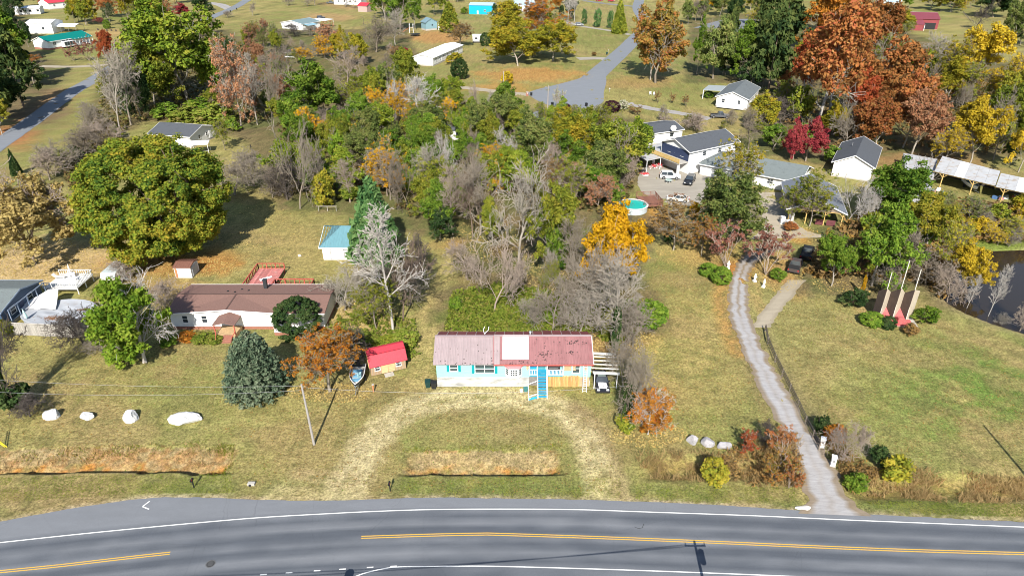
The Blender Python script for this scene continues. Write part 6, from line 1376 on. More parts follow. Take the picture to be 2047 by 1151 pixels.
# pasture fence posts top right
ff = thing("wire_fence", "thin post and wire fence crossing the pasture beyond the yellow trees", "fence", (*G(1925, 30), 0)); fo = G(1925, 30)
fp = [G(1880, 24), G(1925, 28), G(1945, 48), G(1965, 62), G(1990, 72), G(2047, 90), G(2110, 110)]
for (a, b) in zip(fp[:-1], fp[1:]):
    n = max(2, int(math.hypot(b[0]-a[0], b[1]-a[1])/5))
    for i in range(n): MB().box((a[0]+(b[0]-a[0])*i/n-fo[0], a[1]+(b[1]-a[1])*i/n-fo[1], .7), (.16, .16, 1.4)).build("post", dkw, ff)
    for z in (.5, 1.2): MB().bar((a[0]-fo[0], a[1]-fo[1], z), (b[0]-fo[0], b[1]-fo[1], z), .04).build("wire", steel, ff)
# stepping posts in the upper lawn
for k in range(7):
    x, y = G(196+k*9, 61+k*.6); f = MB(); f.tube([(0, 0, 0), (0, 0, .9)], [.45, .35], 8); o = f.build("garden_stump", M("dark_stump", (.08, .06, .045), .9)); o.location = (x, y, 0); tag(o, "low dark stump in the dotted row across the green roofed house lawn", "stump", "row of dark stumps")
# ================================================================== VEGETATION
def leaf_mat(name, cols, trans=.30, clw=.55):
    """leaf colours: each leaf picks from the ramp by its own chance and by its clump's"""
    if name in _mats: return _mats[name]
    m = bpy.data.materials.new(name); t = NT(m); out = t.n("ShaderNodeOutputMaterial")
    g = t.n("ShaderNodeNewGeometry"); a = t.n("ShaderNodeAttribute", attribute_name="clump"); oi = t.n("ShaderNodeObjectInfo")
    mx = t.n("ShaderNodeMath", operation='MULTIPLY'); mx.inputs[1].default_value = clw; t.l(a.outputs["Fac"], mx.inputs[0])
    ma = t.n("ShaderNodeMath", operation='MULTIPLY_ADD'); ma.inputs[1].default_value = 1-clw; t.l(g.outputs["Random Per Island"], ma.inputs[0]); t.l(mx.outputs[0], ma.inputs[2])
    rp = t.n("ShaderNodeValToRGB"); e = rp.color_ramp.elements; n = len(cols)
    for i, c in enumerate(cols):
        p = i/(n-1) if n > 1 else 0; p = .15+.7*p
        el = e[i] if i < 2 else e.new(p)
        el.position = p; el.color = c4(c)
    t.l(ma.outputs[0], rp.inputs[0])
    r3 = t.n("ShaderNodeMapRange"); r3.inputs[3].default_value = .80; r3.inputs[4].default_value = 1.18; t.l(oi.outputs["Random"], r3.inputs[0])
    m3 = t.n("ShaderNodeMix", data_type='RGBA', blend_type='MULTIPLY'); m3.inputs[0].default_value = 1.0; t.l(rp.outputs[0], m3.inputs[6]); t.l(r3.outputs[0], m3.inputs[7])
    d = t.n("ShaderNodeBsdfDiffuse"); tr = t.n("ShaderNodeBsdfTranslucent"); ms = t.n("ShaderNodeMixShader"); ms.inputs[0].default_value = trans
    t.l(m3.outputs[2], d.inputs[0]); t.l(m3.outputs[2], tr.inputs[0]); t.l(d.outputs[0], ms.inputs[1]); t.l(tr.outputs[0], ms.inputs[2]); t.l(ms.outputs[0], out.inputs[0])
    _mats[name] = m; return m
PAL = {
 'maple': [(.035, .08, .018), (.10, .16, .022), (.17, .215, .026), (.235, .245, .03), (.29, .255, .034), (.36, .26, .03)],
 'olive': [(.07, .105, .018), (.165, .205, .026), (.26, .28, .036), (.34, .29, .045)],
 'oliveyellow': [(.11, .13, .018), (.25, .24, .025), (.37, .31, .032), (.44, .27, .03)],
 'green': [(.04, .095, .015), (.11, .19, .024), (.18, .27, .034), (.25, .30, .05)],
 'fresh': [(.065, .125, .018), (.16, .23, .026), (.25, .31, .036), (.36, .34, .048)],
 'lime': [(.08, .16, .02), (.15, .25, .025), (.22, .31, .035), (.28, .33, .05)],
 'dark': [(.015, .035, .014), (.03, .06, .02), (.06, .095, .03), (.09, .12, .04)],
 'pine': [(.018, .038, .016), (.04, .065, .02), (.075, .10, .03), (.11, .13, .035)],
 'bluegreen': [(.04, .07, .045), (.085, .125, .075), (.14, .18, .11), (.17, .20, .13)],
 'spruce': [(.04, .11, .04), (.09, .19, .06), (.15, .26, .09), (.18, .27, .09)],
 'graygreen': [(.055, .09, .025), (.13, .175, .045), (.205, .24, .065), (.28, .26, .09)],
 'gold': [(.38, .22, .015), (.56, .33, .015), (.66, .38, .02), (.62, .30, .02)],
 'yellow': [(.30, .24, .03), (.46, .34, .03), (.58, .42, .035), (.5, .33, .03)],
 'yellowgreen': [(.15, .19, .025), (.25, .26, .035), (.36, .31, .035), (.42, .34, .05)],
 'orange': [(.20, .10, .03), (.38, .18, .03), (.50, .20, .03), (.42, .12, .03)],
 'orangeolive': [(.13, .13, .03), (.25, .18, .04), (.36, .18, .05), (.36, .12, .05)],
 'rust': [(.13, .075, .03), (.26, .125, .04), (.38, .16, .05), (.33, .095, .045), (.40, .25, .09)],
 'rustred': [(.22, .07, .03), (.36, .11, .035), (.42, .07, .04), (.40, .17, .05)],
 'peach': [(.30, .16, .085), (.42, .24, .13), (.36, .15, .08), (.46, .30, .16)],
 'crimson': [(.16, .02, .03), (.27, .04, .05), (.36, .065, .07), (.25, .07, .05)],
 'redtwig': [(.22, .12, .08), (.30, .12, .09), (.32, .17, .12), (.30, .09, .07)],
 'tan': [(.34, .25, .09), (.48, .37, .14), (.58, .45, .17), (.50, .33, .09)],
 'brown': [(.16, .10, .05), (.24, .16, .07), (.30, .19, .07), (.34, .20, .05)],
 'purple': [(.03, .012, .018), (.05, .02, .028), (.075, .03, .038), (.05, .025, .03)],
 'reed': [(.30, .20, .09), (.40, .29, .13), (.46, .33, .16), (.35, .19, .07)],
 'pampas': [(.50, .46, .38), (.58, .53, .44), (.2, .24, .08), (.6, .56, .5)],
 'weed': [(.09, .14, .02), (.16, .22, .03), (.24, .27, .045), (.28, .24, .07)],
 'floor': [(.09, .065, .03), (.17, .11, .05), (.10, .115, .03), (.24, .17, .07), (.13, .15, .035)],
}
LM = {k: leaf_mat("leaves_"+k, v, .16 if k in ('dark', 'pine', 'bluegreen', 'purple') else .30) for k, v in PAL.items()}
def bark(name, c): return M(name, c, .9, .25, 3, stretch=(5, 5, .8))
BARK = {'grey': bark("bark_grey", (.24, .205, .16)), 'pale': bark("bark_pale", (.43, .40, .36)), 'brown': bark("bark_brown", (.17, .125, .095)), 'pink': bark("bark_pinkish", (.31, .25, .20)), 'dark': bark("bark_dark", (.085, .07, .06)), 'mauve': bark("bark_mauve", (.20, .165, .125)), 'silver': bark("bark_silver", (.32, .285, .235))}
def skeleton(seed, style):
    """branch segments of a unit tree: (p0, p1, r0, r1, level); tips with their level"""
    r = random.Random(seed); segs = []; tips = []
    P = dict(tree=dict(n=(10, 6, 5, 3), L=(.62, .50, .52, .55, .6), ang=(.95, .75, .7, .7), up=(.0, .10, .08, .05, .03), start=(.20, .2, .15, .1), r=.016, wob=.10),
             spread=dict(n=(9, 7, 5, 3), L=(.50, .72, .55, .55, .6), ang=(1.15, .8, .75, .7), up=(.0, .09, .06, .04, .02), start=(.22, .25, .2, .1), r=.018, wob=.14),
             tall=dict(n=(14, 6, 4, 3), L=(.92, .30, .5, .55, .6), ang=(.85, .7, .7, .7), up=(.0, .12, .1, .05, .03), start=(.30, .25, .2, .1), r=.013, wob=.06),
             vase=dict(n=(4, 4, 3, 3), L=(.05, .72, .42, .5, .5), ang=(.55, .38, .45, .5), up=(0, .06, .06, .04, .03), start=(.0, .40, .3, .2), r=.016, wob=.10),
             twiggy=dict(n=(11, 7, 5, 3), L=(.45, .52, .6, .6, .6), ang=(1.1, .9, .9, .9), up=(0, .08, .04, .02, 0), start=(.12, .15, .1, .1), r=.014, wob=.16))[style]
    def grow(p, d, L, rad, lv):
        ns = (6, 5, 3, 2, 2)[lv]; q = p.copy(); dd = d.copy(); pts = [(p.copy(), rad)]
        for i in range(ns):
            dd = (dd + Vector((r.gauss(0, 1), r.gauss(0, 1), r.gauss(0, .6)))*P['wob']*(1+.35*lv) + Vector((0, 0, P['up'][lv]))).normalized()
            q2 = q + dd*(L/ns); r0 = rad*(1-.62*i/ns); r1 = rad*(1-.62*(i+1)/ns)
            segs.append((q, q2, r0, r1, lv)); pts.append((q2.copy(), r1)); q = q2
        if lv >= 2: tips.append((q.copy(), lv))
        if lv < 4:
            n = P['n'][lv]; n = max(2, n+r.choice((-1, 0, 0, 1)))
            if lv == 0 and style == 'vase': n = r.randint(6, 9)
            for k in range(n):
                s = P['start'][lv]; u = s+(1-s)*((k+r.random())/n); i = min(int(u*ns), ns-1); f = u*ns-i
                b = pts[i][0].lerp(pts[i+1][0], f); rb = pts[i][1]*.72
                ax = (pts[i+1][0]-pts[i][0]).normalized(); perp = ax.orthogonal().normalized(); perp = Matrix.Rotation(k*2.4+r.uniform(-.6, .6), 3, ax) @ perp
                an = P['ang'][lv]*r.uniform(.7, 1.2)*(1.0 if lv else (1.15-.45*u))
                cd_ = (ax*math.cos(an)+perp*math.sin(an)).normalized()
                ln = L*P['L'][lv+1]*r.uniform(.75, 1.2)*(1.0 if lv else (1.15-.5*u if style != 'tall' else 1.25-.85*u))
                if lv == 0 and style == 'vase': ln = P['L'][1]*r.uniform(.75, 1.1)
                grow(b, cd_, ln, max(rb*.62 if style != 'vase' or lv else P['r']*.8, .0011), lv+1)
    grow(Vector((0, 0, 0)), Vector((r.uniform(-.06, .06), r.uniform(-.06, .06), 1)).normalized(), P['L'][0], P['r'], 0)
    zs_ = sorted(s[1].z for s in segs); top = zs_[int(len(zs_)*.985)]; xs_ = sorted(math.hypot(s[1].x, s[1].y) for s in segs); wd = 2*xs_[int(len(xs_)*.985)]
    S = Vector((1/wd, 1/wd, 1/top))
    mul = lambda v: Vector((v.x*S.x, v.y*S.y, max(v.z, 0.0)*S.z))
    segs = [(mul(a), mul(b), r0/ wd*.9, r1/wd*.9, lv) for a, b, r0, r1, lv in segs]; tips = [(mul(t_), lv) for t_, lv in tips]
    return segs, tips
def tubes(segs, sides, minr=.0):
    """vectorised prisms in unit space"""
    A = np.array([tuple(s[0]) for s in segs]); B = np.array([tuple(s[1]) for s in segs]); ra = np.maximum(np.array([s[2] for s in segs]), minr); rb = np.maximum(np.array([s[3] for s in segs]), minr)
    d = B-A; d /= np.linalg.norm(d, axis=1, keepdims=True)+1e-9
    ref = np.where(np.abs(d[:, 2:3]) < .9, np.array([[0, 0, 1.]]), np.array([[1., 0, 0]])); x = np.cross(d, ref); x /= np.linalg.norm(x, axis=1, keepdims=True)+1e-9; y = np.cross(x, d)
    n = len(segs); V = np.zeros((n, 2, sides, 3)); 
    for k in range(sides):
        a = 2*math.pi*k/sides; o = x*math.cos(a)+y*math.sin(a); V[:, 0, k] = A+o*ra[:, None]; V[:, 1, k] = B+d*rb[:, None]*.3+o*rb[:, None]
    base = np.arange(n)[:, None]*2*sides; F = []
    for k in range(sides):
        k2 = (k+1) % sides; F.append(np.concatenate([base+k, base+k2, base+sides+k2, base+sides+k], 1))
    return V.reshape(-1, 3), np.stack(F, 1).reshape(-1, 4)
def leaves(cent, clu_r, per, size, rng, asp=(1, 1, .75), outward=None, upb=.55, elong=1.5):
    """leaf quads in balls round the clump centres"""
    nC = len(cent); n = nC*per; ci = np.repeat(np.arange(nC), per)
    g = rng.normal(size=(n, 3)); g /= np.linalg.norm(g, axis=1, keepdims=True); rad = rng.random(n)**.45
    cr = np.broadcast_to(np.asarray(clu_r), (nC,))[ci]
    c = cent[ci] + g*rad[:, None]*cr[:, None]*np.array(asp)
    nr = g*.8 + rng.normal(size=(n, 3))*.65; nr[:, 2] += upb
    if outward is not None: o = c-outward; o /= np.linalg.norm(o, axis=1, keepdims=True)+1e-9; nr += o*.5
    nr /= np.linalg.norm(nr, axis=1, keepdims=True)
    t_ = rng.normal(size=(n, 3)); t_ -= nr*np.sum(t_*nr, 1, keepdims=True); t_ /= np.linalg.norm(t_, axis=1, keepdims=True); b_ = np.cross(nr, t_)
    s = size*(.6+.8*rng.random(n))[:, None]
    V = np.stack([c-t_*s*.5*elong, c+b_*s*.42, c+t_*s*.5*elong, c-b_*s*.42], 1).reshape(-1, 3)      # a pointed leaf spray
    F = np.arange(n*4).reshape(n, 4)
    pn = fbm(cent[:, 0]*4.5+cent[:, 2]*2.5+rng.random()*50, cent[:, 1]*4.5-cent[:, 2]*2.0, 17, 2); clu = np.clip(.42*rng.random(nC)+.58*(pn-.22)/.56, 0, 1)[ci]
    return V, F, clu
def ellipsoid(n, rng, shell=.35, lob=.22, cz=.54, rx=.47, rz=.46, flat=-.75):
    v = rng.normal(size=(n*3, 3)); v /= np.linalg.norm(v, axis=1, keepdims=True); v = v[v[:, 2] > flat][:n]
    r = 1-shell*rng.random(len(v))**1.6
    k = rng.normal(size=(4, 3))*2.6; ph = rng.random(4)*6
    r *= 1-lob*.5+lob*.5*np.mean(np.sin(v@k.T+ph), axis=1)*1.8
    return np.stack([v[:, 0]*r*rx, v[:, 1]*r*rx, cz+v[:, 2]*r*rz], 1)
def boughs(nb, per, rng, br, **kw):
    b = ellipsoid(nb, rng, **kw); g = rng.normal(size=(len(b), per, 3)); g /= np.linalg.norm(g, axis=2, keepdims=True); s = br*(.55+.9*rng.random(len(b)))
    c = (b[:, None]+g*(rng.random((len(b), per, 1))**.4)*s[:, None, None]*np.array([1, 1, .85])).reshape(-1, 3); c[:, 2] = np.maximum(c[:, 2], .02); return c
PROTO = {}
def add_proto(kind, crown, trunk):
    PROTO.setdefault(kind, []).append((crown, trunk))
def np_mesh(name, V, F, clu=None):
    return mesh_np(name, V, F, [None] if False else [BARK['grey'] if clu is None else LM['olive']], attrs=[("clump", 'FACE', 'FLOAT', clu)] if clu is not None else None, link=False)
def sk_mesh(segs, lo, hi, sides, minr): 
    s = [q for q in segs if lo <= q[4] <= hi]; V, F = tubes(s, sides, minr); return np_mesh("trunk" if lo == 0 else "branches", V, F)
rg = np.random.default_rng(5)
# dense round crown (the huge maple), dense smaller rounds
for sd, nC, per, sz, cr in ((1, 820, 92, .0118, .036),):
    c = boughs(170, 7, rg, .070, shell=.10, lob=.10, cz=.47, rx=.41, rz=.44, flat=-.97); inner = ellipsoid(330, rg, .25, .1, .47, .39, .42, -.95)
    V, F, cl = leaves(np.concatenate([c, inner]), .040, per, sz, rg, outward=np.array([0, 0, .45])); sg, tp_ = skeleton(100+sd, 'spread'); add_proto('maple', np_mesh("crown", V, F, cl), sk_mesh(sg, 0, 1, 6, .002))
for sd in range(3):
    c = boughs(22, 8, rg, .15, shell=.25, lob=.3, cz=.53, rx=.36, rz=.37, flat=-.9); V, F, cl = leaves(c, .070, 66, .025, rg); sg, tp_ = skeleton(120+sd, 'tree'); add_proto('round', np_mesh("crown", V, F, cl), sk_mesh(sg, 0, 2, 5, .002))
# open crowns: clumps sit on the ends of the limbs so limbs and gaps show
for sd in range(4):
    sg, tp_ = skeleton(200+sd, 'spread' if sd % 2 else 'tree'); t3 = np.array([tuple(p) for p, lv in tp_ if lv == 3]); t2 = np.array([tuple(p) for p, lv in tp_ if lv == 2])
    rg.shuffle(t3); c = np.concatenate([t3[:190], t2]); c = c[c[:, 2] > .13]
    V, F, cl = leaves(c, .068, 62, .025, rg); add_proto('open', np_mesh("crown", V, F, cl), sk_mesh(sg, 0, 3, 4, .0016))
for sd in range(2):
    sg, tp_ = skeleton(250+sd, 'tree'); t3 = np.array([tuple(p) for p, lv in tp_ if lv in (2, 3)]); t3 = t3[t3[:, 2] > .42]; rg.shuffle(t3); V, F, cl = leaves(t3[:230], .062, 60, .022, rg); add_proto('high', np_mesh("crown", V, F, cl), sk_mesh(sg, 0, 3, 5, .0016))
# half-bare crowns: few leaves and every twig
for sd in range(3):
    sg, tp_ = skeleton(300+sd, 'spread' if sd % 2 else 'tree'); t4 = np.array([tuple(p) for p, lv in tp_ if lv >= 3]); rg.shuffle(t4); c = t4[:380]
    V, F, cl = leaves(c, .040, 20, .018, rg); add_proto('semi', np_mesh("crown", V, F, cl), sk_mesh(sg, 0, 4, 3, .0022))
# leafless
for sd, st in enumerate(('tree', 'spread', 'tree', 'spread', 'tall')):
    sg, tp_ = skeleton(400+sd, st); add_proto('bare', sk_mesh(sg, 2, 4, 3, .0026), sk_mesh(sg, 0, 1, 6, .003))
for sd in range(2): sg, tp_ = skeleton(440+sd, 'tall'); add_proto('sapling', sk_mesh(sg, 1, 4, 3, .0022), sk_mesh(sg, 0, 0, 5, .006))
for sd in range(3): sg, tp_ = skeleton(460+sd, 'twiggy'); add_proto('brush', sk_mesh(sg, 2, 4, 3, .0034), sk_mesh(sg, 0, 1, 4, .003))
# vase shaped multi-stem with a haze of fine twigs and few leaves
for sd in range(2):
    sg, tp_ = skeleton(480+sd, 'vase'); t4 = np.array([tuple(p) for p, lv in tp_ if lv >= 3]); rg.shuffle(t4)
    V, F, cl = leaves(t4[:300], .04, 11, .024, rg); add_proto('vase', np_mesh("crown", V, F, cl), sk_mesh(sg, 0, 4, 3, .005))
# conical conifers, made of drooping sprays
def conifer(seed, tiers, slim, base=.04, per=16, sz=.05, cr=.075, power=.85, hang=.10, ragged=.16):
    r = np.random.default_rng(seed); C_ = []
    for i in range(tiers):
        u = i/(tiers-1); z = base+(1-base)*u*.97; rad = .47*(1-u)**power*(1 if u > .06 else .8)+.015; n = max(3, int(26*rad/.47*slim))
        for k in range(n):
            a = 2*math.pi*(k+r.random())/n; f = 1-ragged*r.random()**1.5
            for q in (1.0, .72, .45) if rad > .12 else (1.0,): C_.append((math.cos(a)*rad*f*q, math.sin(a)*rad*f*q, z-hang*rad*(q-.5)+r.normal()*.012))
    C_ = np.array(C_); V, F, cl = leaves(C_, cr, per, sz, r, asp=(1, 1, .6), upb=.9, elong=2.0)
    return np_mesh("crown", V, F, cl)
def straight_trunk(h, r0):
    V, F = tubes([(Vector((0, 0, 0)), Vector((.003, 0, h*.5)), r0, r0*.7, 0), (Vector((.003, 0, h*.5)), Vector((0, 0, h)), r0*.7, r0*.15, 0)], 6); return np_mesh("trunk", V, F)
add_proto('cedar', conifer(1, 20, 1.2, .02, 18, .022, .045, .55, .1, .2), straight_trunk(.95, .03))
add_proto('spruce', conifer(2, 18, 1.0, .05, 14, .050, .06, .8, .25, .35), straight_trunk(.98, .03)); add_proto('spruce', conifer(4, 16, .9, .10, 14, .055, .065, .62, .2, .4), straight_trunk(.98, .03))
for sd in range(3):      # pines: bare lower stem, ragged clumps above
    r = np.random.default_rng(30+sd); C_ = []
    for i in range(16):
        u = i/15; z = .30+.68*u; rad = (.46*(1-u)**.7+.05)*(.7+.5*r.random()); n = 6
        for k in range(n): a = r.random()*6.28; f = .35+.65*r.random(); C_.append((math.cos(a)*rad*f, math.sin(a)*rad*f, z+r.normal()*.02))
    V, F, cl = leaves(np.array(C_), .095, 38, .045, r, asp=(1, 1, .5), upb=.8, elong=2.0); add_proto('pine', np_mesh("crown", V, F, cl), straight_trunk(.97, .022))
# shrubs down to the ground
for sd in range(3):
    c = ellipsoid(70, rg, .4, .4, .40, .45, .55, -.55); c[:, 2] = np.maximum(c[:, 2], .06); V, F, cl = leaves(c, .12, 30, .065, rg); sg, tp_ = skeleton(520+sd, 'vase'); add_proto('shrub', np_mesh("crown", V, F, cl), sk_mesh(sg, 0, 2, 4, .004))
c = ellipsoid(150, rg, .10, .06, .44, .46, .52, -.7); c[:, 2] = np.maximum(c[:, 2], .05); V, F, cl = leaves(c, .085, 34, .05, rg, outward=np.array([0, 0, .3])); sg, tp_ = skeleton(530, 'vase'); add_proto('hedge', np_mesh("crown", V, F, cl), sk_mesh(sg, 0, 1, 4, .004))
c = ellipsoid(420, rg, .16, .16, .45, .45, .54, -.82); c[:, 2] = np.maximum(c[:, 2], .03); V, F, cl = leaves(c, .05, 52, .024, rg, outward=np.array([0, 0, .35])); sg, tp_ = skeleton(531, 'vase'); add_proto('magnolia', np_mesh("crown", V, F, cl), sk_mesh(sg, 0, 1, 4, .004))
c = ellipsoid(90, rg, .35, .35, .5, .44, .5, -.95); c[:, 2] = np.maximum(c[:, 2], .05); V, F, cl = leaves(c, .10, 26, .055, rg); sg, tp_ = skeleton(532, 'tall'); add_proto('column', np_mesh("crown", V, F, cl), sk_mesh(sg, 0, 2, 4, .004))
BARK_OF = {'maple': 'brown', 'round': 'grey', 'open': 'silver', 'high': 'pale', 'semi': 'grey', 'bare': 'silver', 'sapling': 'pale', 'brush': 'mauve', 'vase': 'pink', 'cedar': 'grey', 'spruce': 'brown', 'pine': 'brown', 'shrub': 'brown', 'hedge': 'brown', 'magnolia': 'brown', 'column': 'grey'}
NAME_OF = {'maple': 'maple_tree', 'round': 'leafy_tree', 'open': 'open_crowned_tree', 'high': 'tall_trunked_tree', 'semi': 'half_bare_tree', 'bare': 'bare_tree', 'sapling': 'slender_tree', 'brush': 'bare_shrub', 'vase': 'multi_stem_shrub', 'cedar': 'cedar_tree', 'spruce': 'conifer_tree', 'pine': 'pine_tree', 'shrub': 'leafy_shrub', 'hedge': 'clipped_bush', 'magnolia': 'evergreen_tree', 'column': 'columnar_tree'}
def plant(kind, pal, x, y, w_, h, label, group=None, bk=None, lean=(0, 0), rz=None, name=None, var=None):
    pr = PROTO[kind]; cm, tm = pr[var % len(pr) if var is not None else rnd.randrange(len(pr))]
    cat = 'shrub' if kind in ('brush', 'vase', 'shrub', 'hedge') and h < 6 else 'tree'
    nm = name or NAME_OF[kind]
    r = thing(nm, label, cat, (x, y, min(0.0, ground_z(x, y))-.03), rnd.uniform(0, 6.28) if rz is None else rz, group)
    r.scale = (w_, w_, h); r.rotation_euler.x = lean[0]; r.rotation_euler.y = lean[1]
    bm_ = BARK[bk or BARK_OF[kind]]
    for me, is_leaf in ((tm, False), (cm, kind not in ('bare', 'brush', 'sapling'))):
        o = bpy.data.objects.new(me.name.split('.')[0], me); COL.objects.link(o); o.parent = r
        o.material_slots[0].link = 'OBJECT'; o.material_slots[0].material = LM[pal] if is_leaf else bm_
    return r
def T(kind, pal, bx, by, top, wpx, label, group=None, bk=None, **kw):
    """a tree whose foot stands at picture point (bx, by) and whose top reaches picture row top"""
    x, y = G(bx, by); s = scale_at(y); w_ = wpx/s; h = height_to(y, top)
    w_ *= {'open': 1.02, 'round': 1.08, 'semi': 1.1, 'bare': 1.0, 'pine': 1.3, 'shrub': 1.12, 'brush': 1.1}.get(kind, 1.0)
    if kind in ('hedge', 'shrub', 'magnolia'): h = max(h-.08*w_, .5)
    h = max(h, .5)
    return plant(kind, pal, x, y, w_, h, label, group, bk, **kw)
# ---- near and left
T('maple', 'maple', 342, 512, 246, 292, "huge round olive green maple with a few orange patches, shading the lawn behind")
T('open', 'tan', 70, 527, 372, 190, "tan half-bare tree on a carpet of fallen leaves beside the huge maple", bk='pink', var=1); T('bare', None, 66, 520, 322, 190, "grey-pink bare twigs rising through the tan half-bare tree", bk='pink', var=1)
T('open', 'tan', 6, 470, 330, 120, "paler tan tree cut by the frame edge behind the fallen-leaf carpet", bk='pink')
T('round', 'lime', 288, 724, 548, 172, "bright green twisted cedar with dead white limbs beside the brown roof", bk='pale', var=0)
T('bare', None, 292, 724, 570, 140, "dead white limbed skeleton standing inside the bright green twisted cedar", bk='pale', var=1)
T('shrub', 'lime', 242, 728, 680, 70, "low bright green skirt of foliage at the twisted cedar's foot")
plant('bare', None, *G(22, 820), 8, 13.0, "tall dead tree at the frame edge throwing a long branching shadow", bk='dark', var=2)
plant('column', 'dark', *G(24, 821), 1.5, 9.5, "ivy sleeve round the tall dead frame-edge tree"); T('shrub', 'dark', 30, 815, 760, 70, "dark ivy mound at the foot of the dead frame-edge tree"); T('brush', None, 60, 832, 790, 80, "tangle of dark twigs beside the dead frame-edge tree and first boulder", bk='dark')
T('cedar', 'bluegreen', 515, 782, 660, 142, "stout blue-green cedar standing before the brown roofed house porch")
T('magnolia', 'dark', 600, 668, 584, 108, "rounded dark glossy evergreen against the brown roof's end")
T('semi', 'orange', 660, 783, 660, 150, "sparse orange and amber tree beside the small boat", var=0); T('brush', None, 715, 735, 655, 80, "dark twiggy bush between the orange tree and barn shed", bk='dark')
T('bare', None, 786, 660, 418, 146, "tall bare white-barked tree in front of the teal roofed garage", bk='pale', var=4); T('bare', None, 806, 640, 480, 120, "bare darker tree close behind the tall white-barked tree", bk='brown', var=2)
T('semi', 'olive', 752, 655, 560, 100, "thin olive-leaved tree beside the white-barked tree trunk"); T('brush', None, 690, 620, 540, 100, "pale brushy thicket at the brown roofed house corner", bk='silver'); T('brush', None, 745, 600, 520, 100, "mauve brushy thicket in front of the garage doors", bk='mauve')
T('brush', None, 845, 560, 480, 80, "dark bare brush shading the garage's far end", bk='dark'); T('brush', None, 820, 610, 520, 90, "grey bare brush lining the grassy path edge", bk='grey')
T('shrub', 'weed', 735, 690, 660, 60, "weedy green bush just behind the barn shed roof"); T('shrub', 'weed', 810, 690, 655, 60, "weedy yellow-green bush at the barn shed's far gable"); T('shrub', 'olive', 775, 690, 668, 50, "olive bush at the white-barked tree's foot behind the barn shed")
T('spruce', 'spruce', 752, 520, 356, 112, "bright green conifer rising behind the teal roofed garage", var=1); T('shrub', 'spruce', 765, 560, 520, 50, "green bush under the conifer at the garage corner")
T('column', 'yellowgreen', 648, 414, 332, 56, "yellow-green columnar tree at the back lawn edge by the old hurdle frame")
T('bare', None, 600, 417, 255, 118, "grey bare bushy tree at the back lawn edge, next to the yellow-green column", bk='grey', var=3); T('brush', None, 575, 400, 320, 90, "dark bare brush before the grey bushy tree", bk='dark')
T('brush', None, 508, 372, 300, 90, "thin olive-grey bare bush on the slope right behind the huge maple", bk='grey'); T('brush', None, 470, 390, 325, 90, "grey bare bush in the shadow of the huge maple", bk='grey'); T('brush', None, 545, 395, 340, 70, "low bare brown bush at the tip of the maple's shadow", bk='mauve')
T('shrub', 'olive', 262, 548, 522, 50, "olive bush beside the old camper trailer"); T('brush', None, 250, 560, 520, 70, "brown vine tangle covering the camper trailer side", bk='pink'); T('brush', None, 345, 620, 560, 90, "tan bare bush between twisted cedar and brown roof", bk='pink')
T('brush', None, 170, 690, 620, 110, "dark bare shrub at the board fence end", bk='dark'); T('brush', None, 205, 705, 650, 80, "grey bare shrub between the board fence and twisted cedar", bk='grey')
T('shrub', 'olive', 10, 672, 632, 45, "dull green bush at the blue house corner by the frame edge"); T('shrub', 'orange', 378, 678, 660, 42, "low red-orange bush against the brown house front wall"); T('shrub', 'weed', 405, 682, 664, 50, "low green bush by the porch of the brown house"); T('shrub', 'green', 340, 690, 668, 40, "little green shrub at the brown house corner"); T('shrub', 'weed', 430, 684, 668, 36, "green perennial clump next to the porch steps")
# ---- centre
T('bare', None, 1034, 545, 308, 185, "great grey bare tree with a broad silvery crown in the centre thicket", bk='silver', var=1); T('bare', None, 960, 470, 320, 120, "grey bare tree to the side of the great silvery one, by the leaf-strewn gap", bk='grey', var=0)
T('bare', None, 988, 622, 492, 150, "twisted pinkish bare tree with a forked trunk behind the aqua house", bk='pink', var=3); T('brush', None, 935, 560, 490, 90, "peach coloured bare thicket beside the twisted pinkish tree", bk='pink')
T('open', 'olive', 1108, 540, 372, 118, "ivy-clad olive tree between great grey tree and golden tree", var=2); T('column', 'green', 1112, 545, 405, 62, "column of green ivy climbing the ivy-clad olive tree's trunk"); T('bare', None, 1150, 560, 430, 90, "bare grey tree just beside the ivy-clad olive tree", bk='grey', var=0)
T('open', 'gold', 1236, 600, 424, 140, "golden yellow tree in full colour in the centre of the property", bk='pale', var=1)
T('bare', None, 1150, 655, 490, 140, "bare grey tree right behind the aqua house's red roof end", bk='grey', var=2); T('bare', None, 1195, 650, 500, 130, "bare silvery tree behind the aqua house, under the golden crown", bk='silver', var=0); T('brush', None, 1105, 660, 560, 110, "bare twiggy thicket pressing on the aqua house back roof", bk='grey'); T('brush', None, 1160, 665, 580, 100, "grey bare thicket by the aqua house roof corner", bk='silver')
T('bare', None, 1230, 704, 520, 150, "tall leaning bare tree with dark vines beside the white pergola", bk='silver', var=4); T('column', 'dark', 1229, 706, 600, 24, "dark vine sleeve wrapped round the tall leaning bare tree"); T('brush', None, 1265, 690, 600, 110, "wide bare brush between the pergola and open field", bk='grey')
T('shrub', 'green', 1303, 660, 592, 76, "leafy green vine-covered bush on the field's edge"); T('shrub', 'weed', 1262, 640, 590, 60, "yellow-green bush hidden among bare brush near the golden tree")
T('brush', None, 1262, 850, 702, 84, "tall dead vine column beside the short green-grey pole", bk='grey', var=0); T('column', 'dark', 1255, 855, 750, 40, "dark stem mass inside the dead vine column"); T('brush', None, 1245, 770, 690, 80, "grey bare bush at the pergola's open end", bk='grey'); T('shrub', 'olive', 1250, 862, 820, 44, "olive undergrowth at the dead vine column's foot")
T('semi', 'orange', 1295, 868, 772, 105, "bright orange leaved small tree beside the short green-grey pole", bk='pale', var=2); T('shrub', 'orange', 1300, 850, 790, 78, "dense orange heart of foliage within the small orange tree")
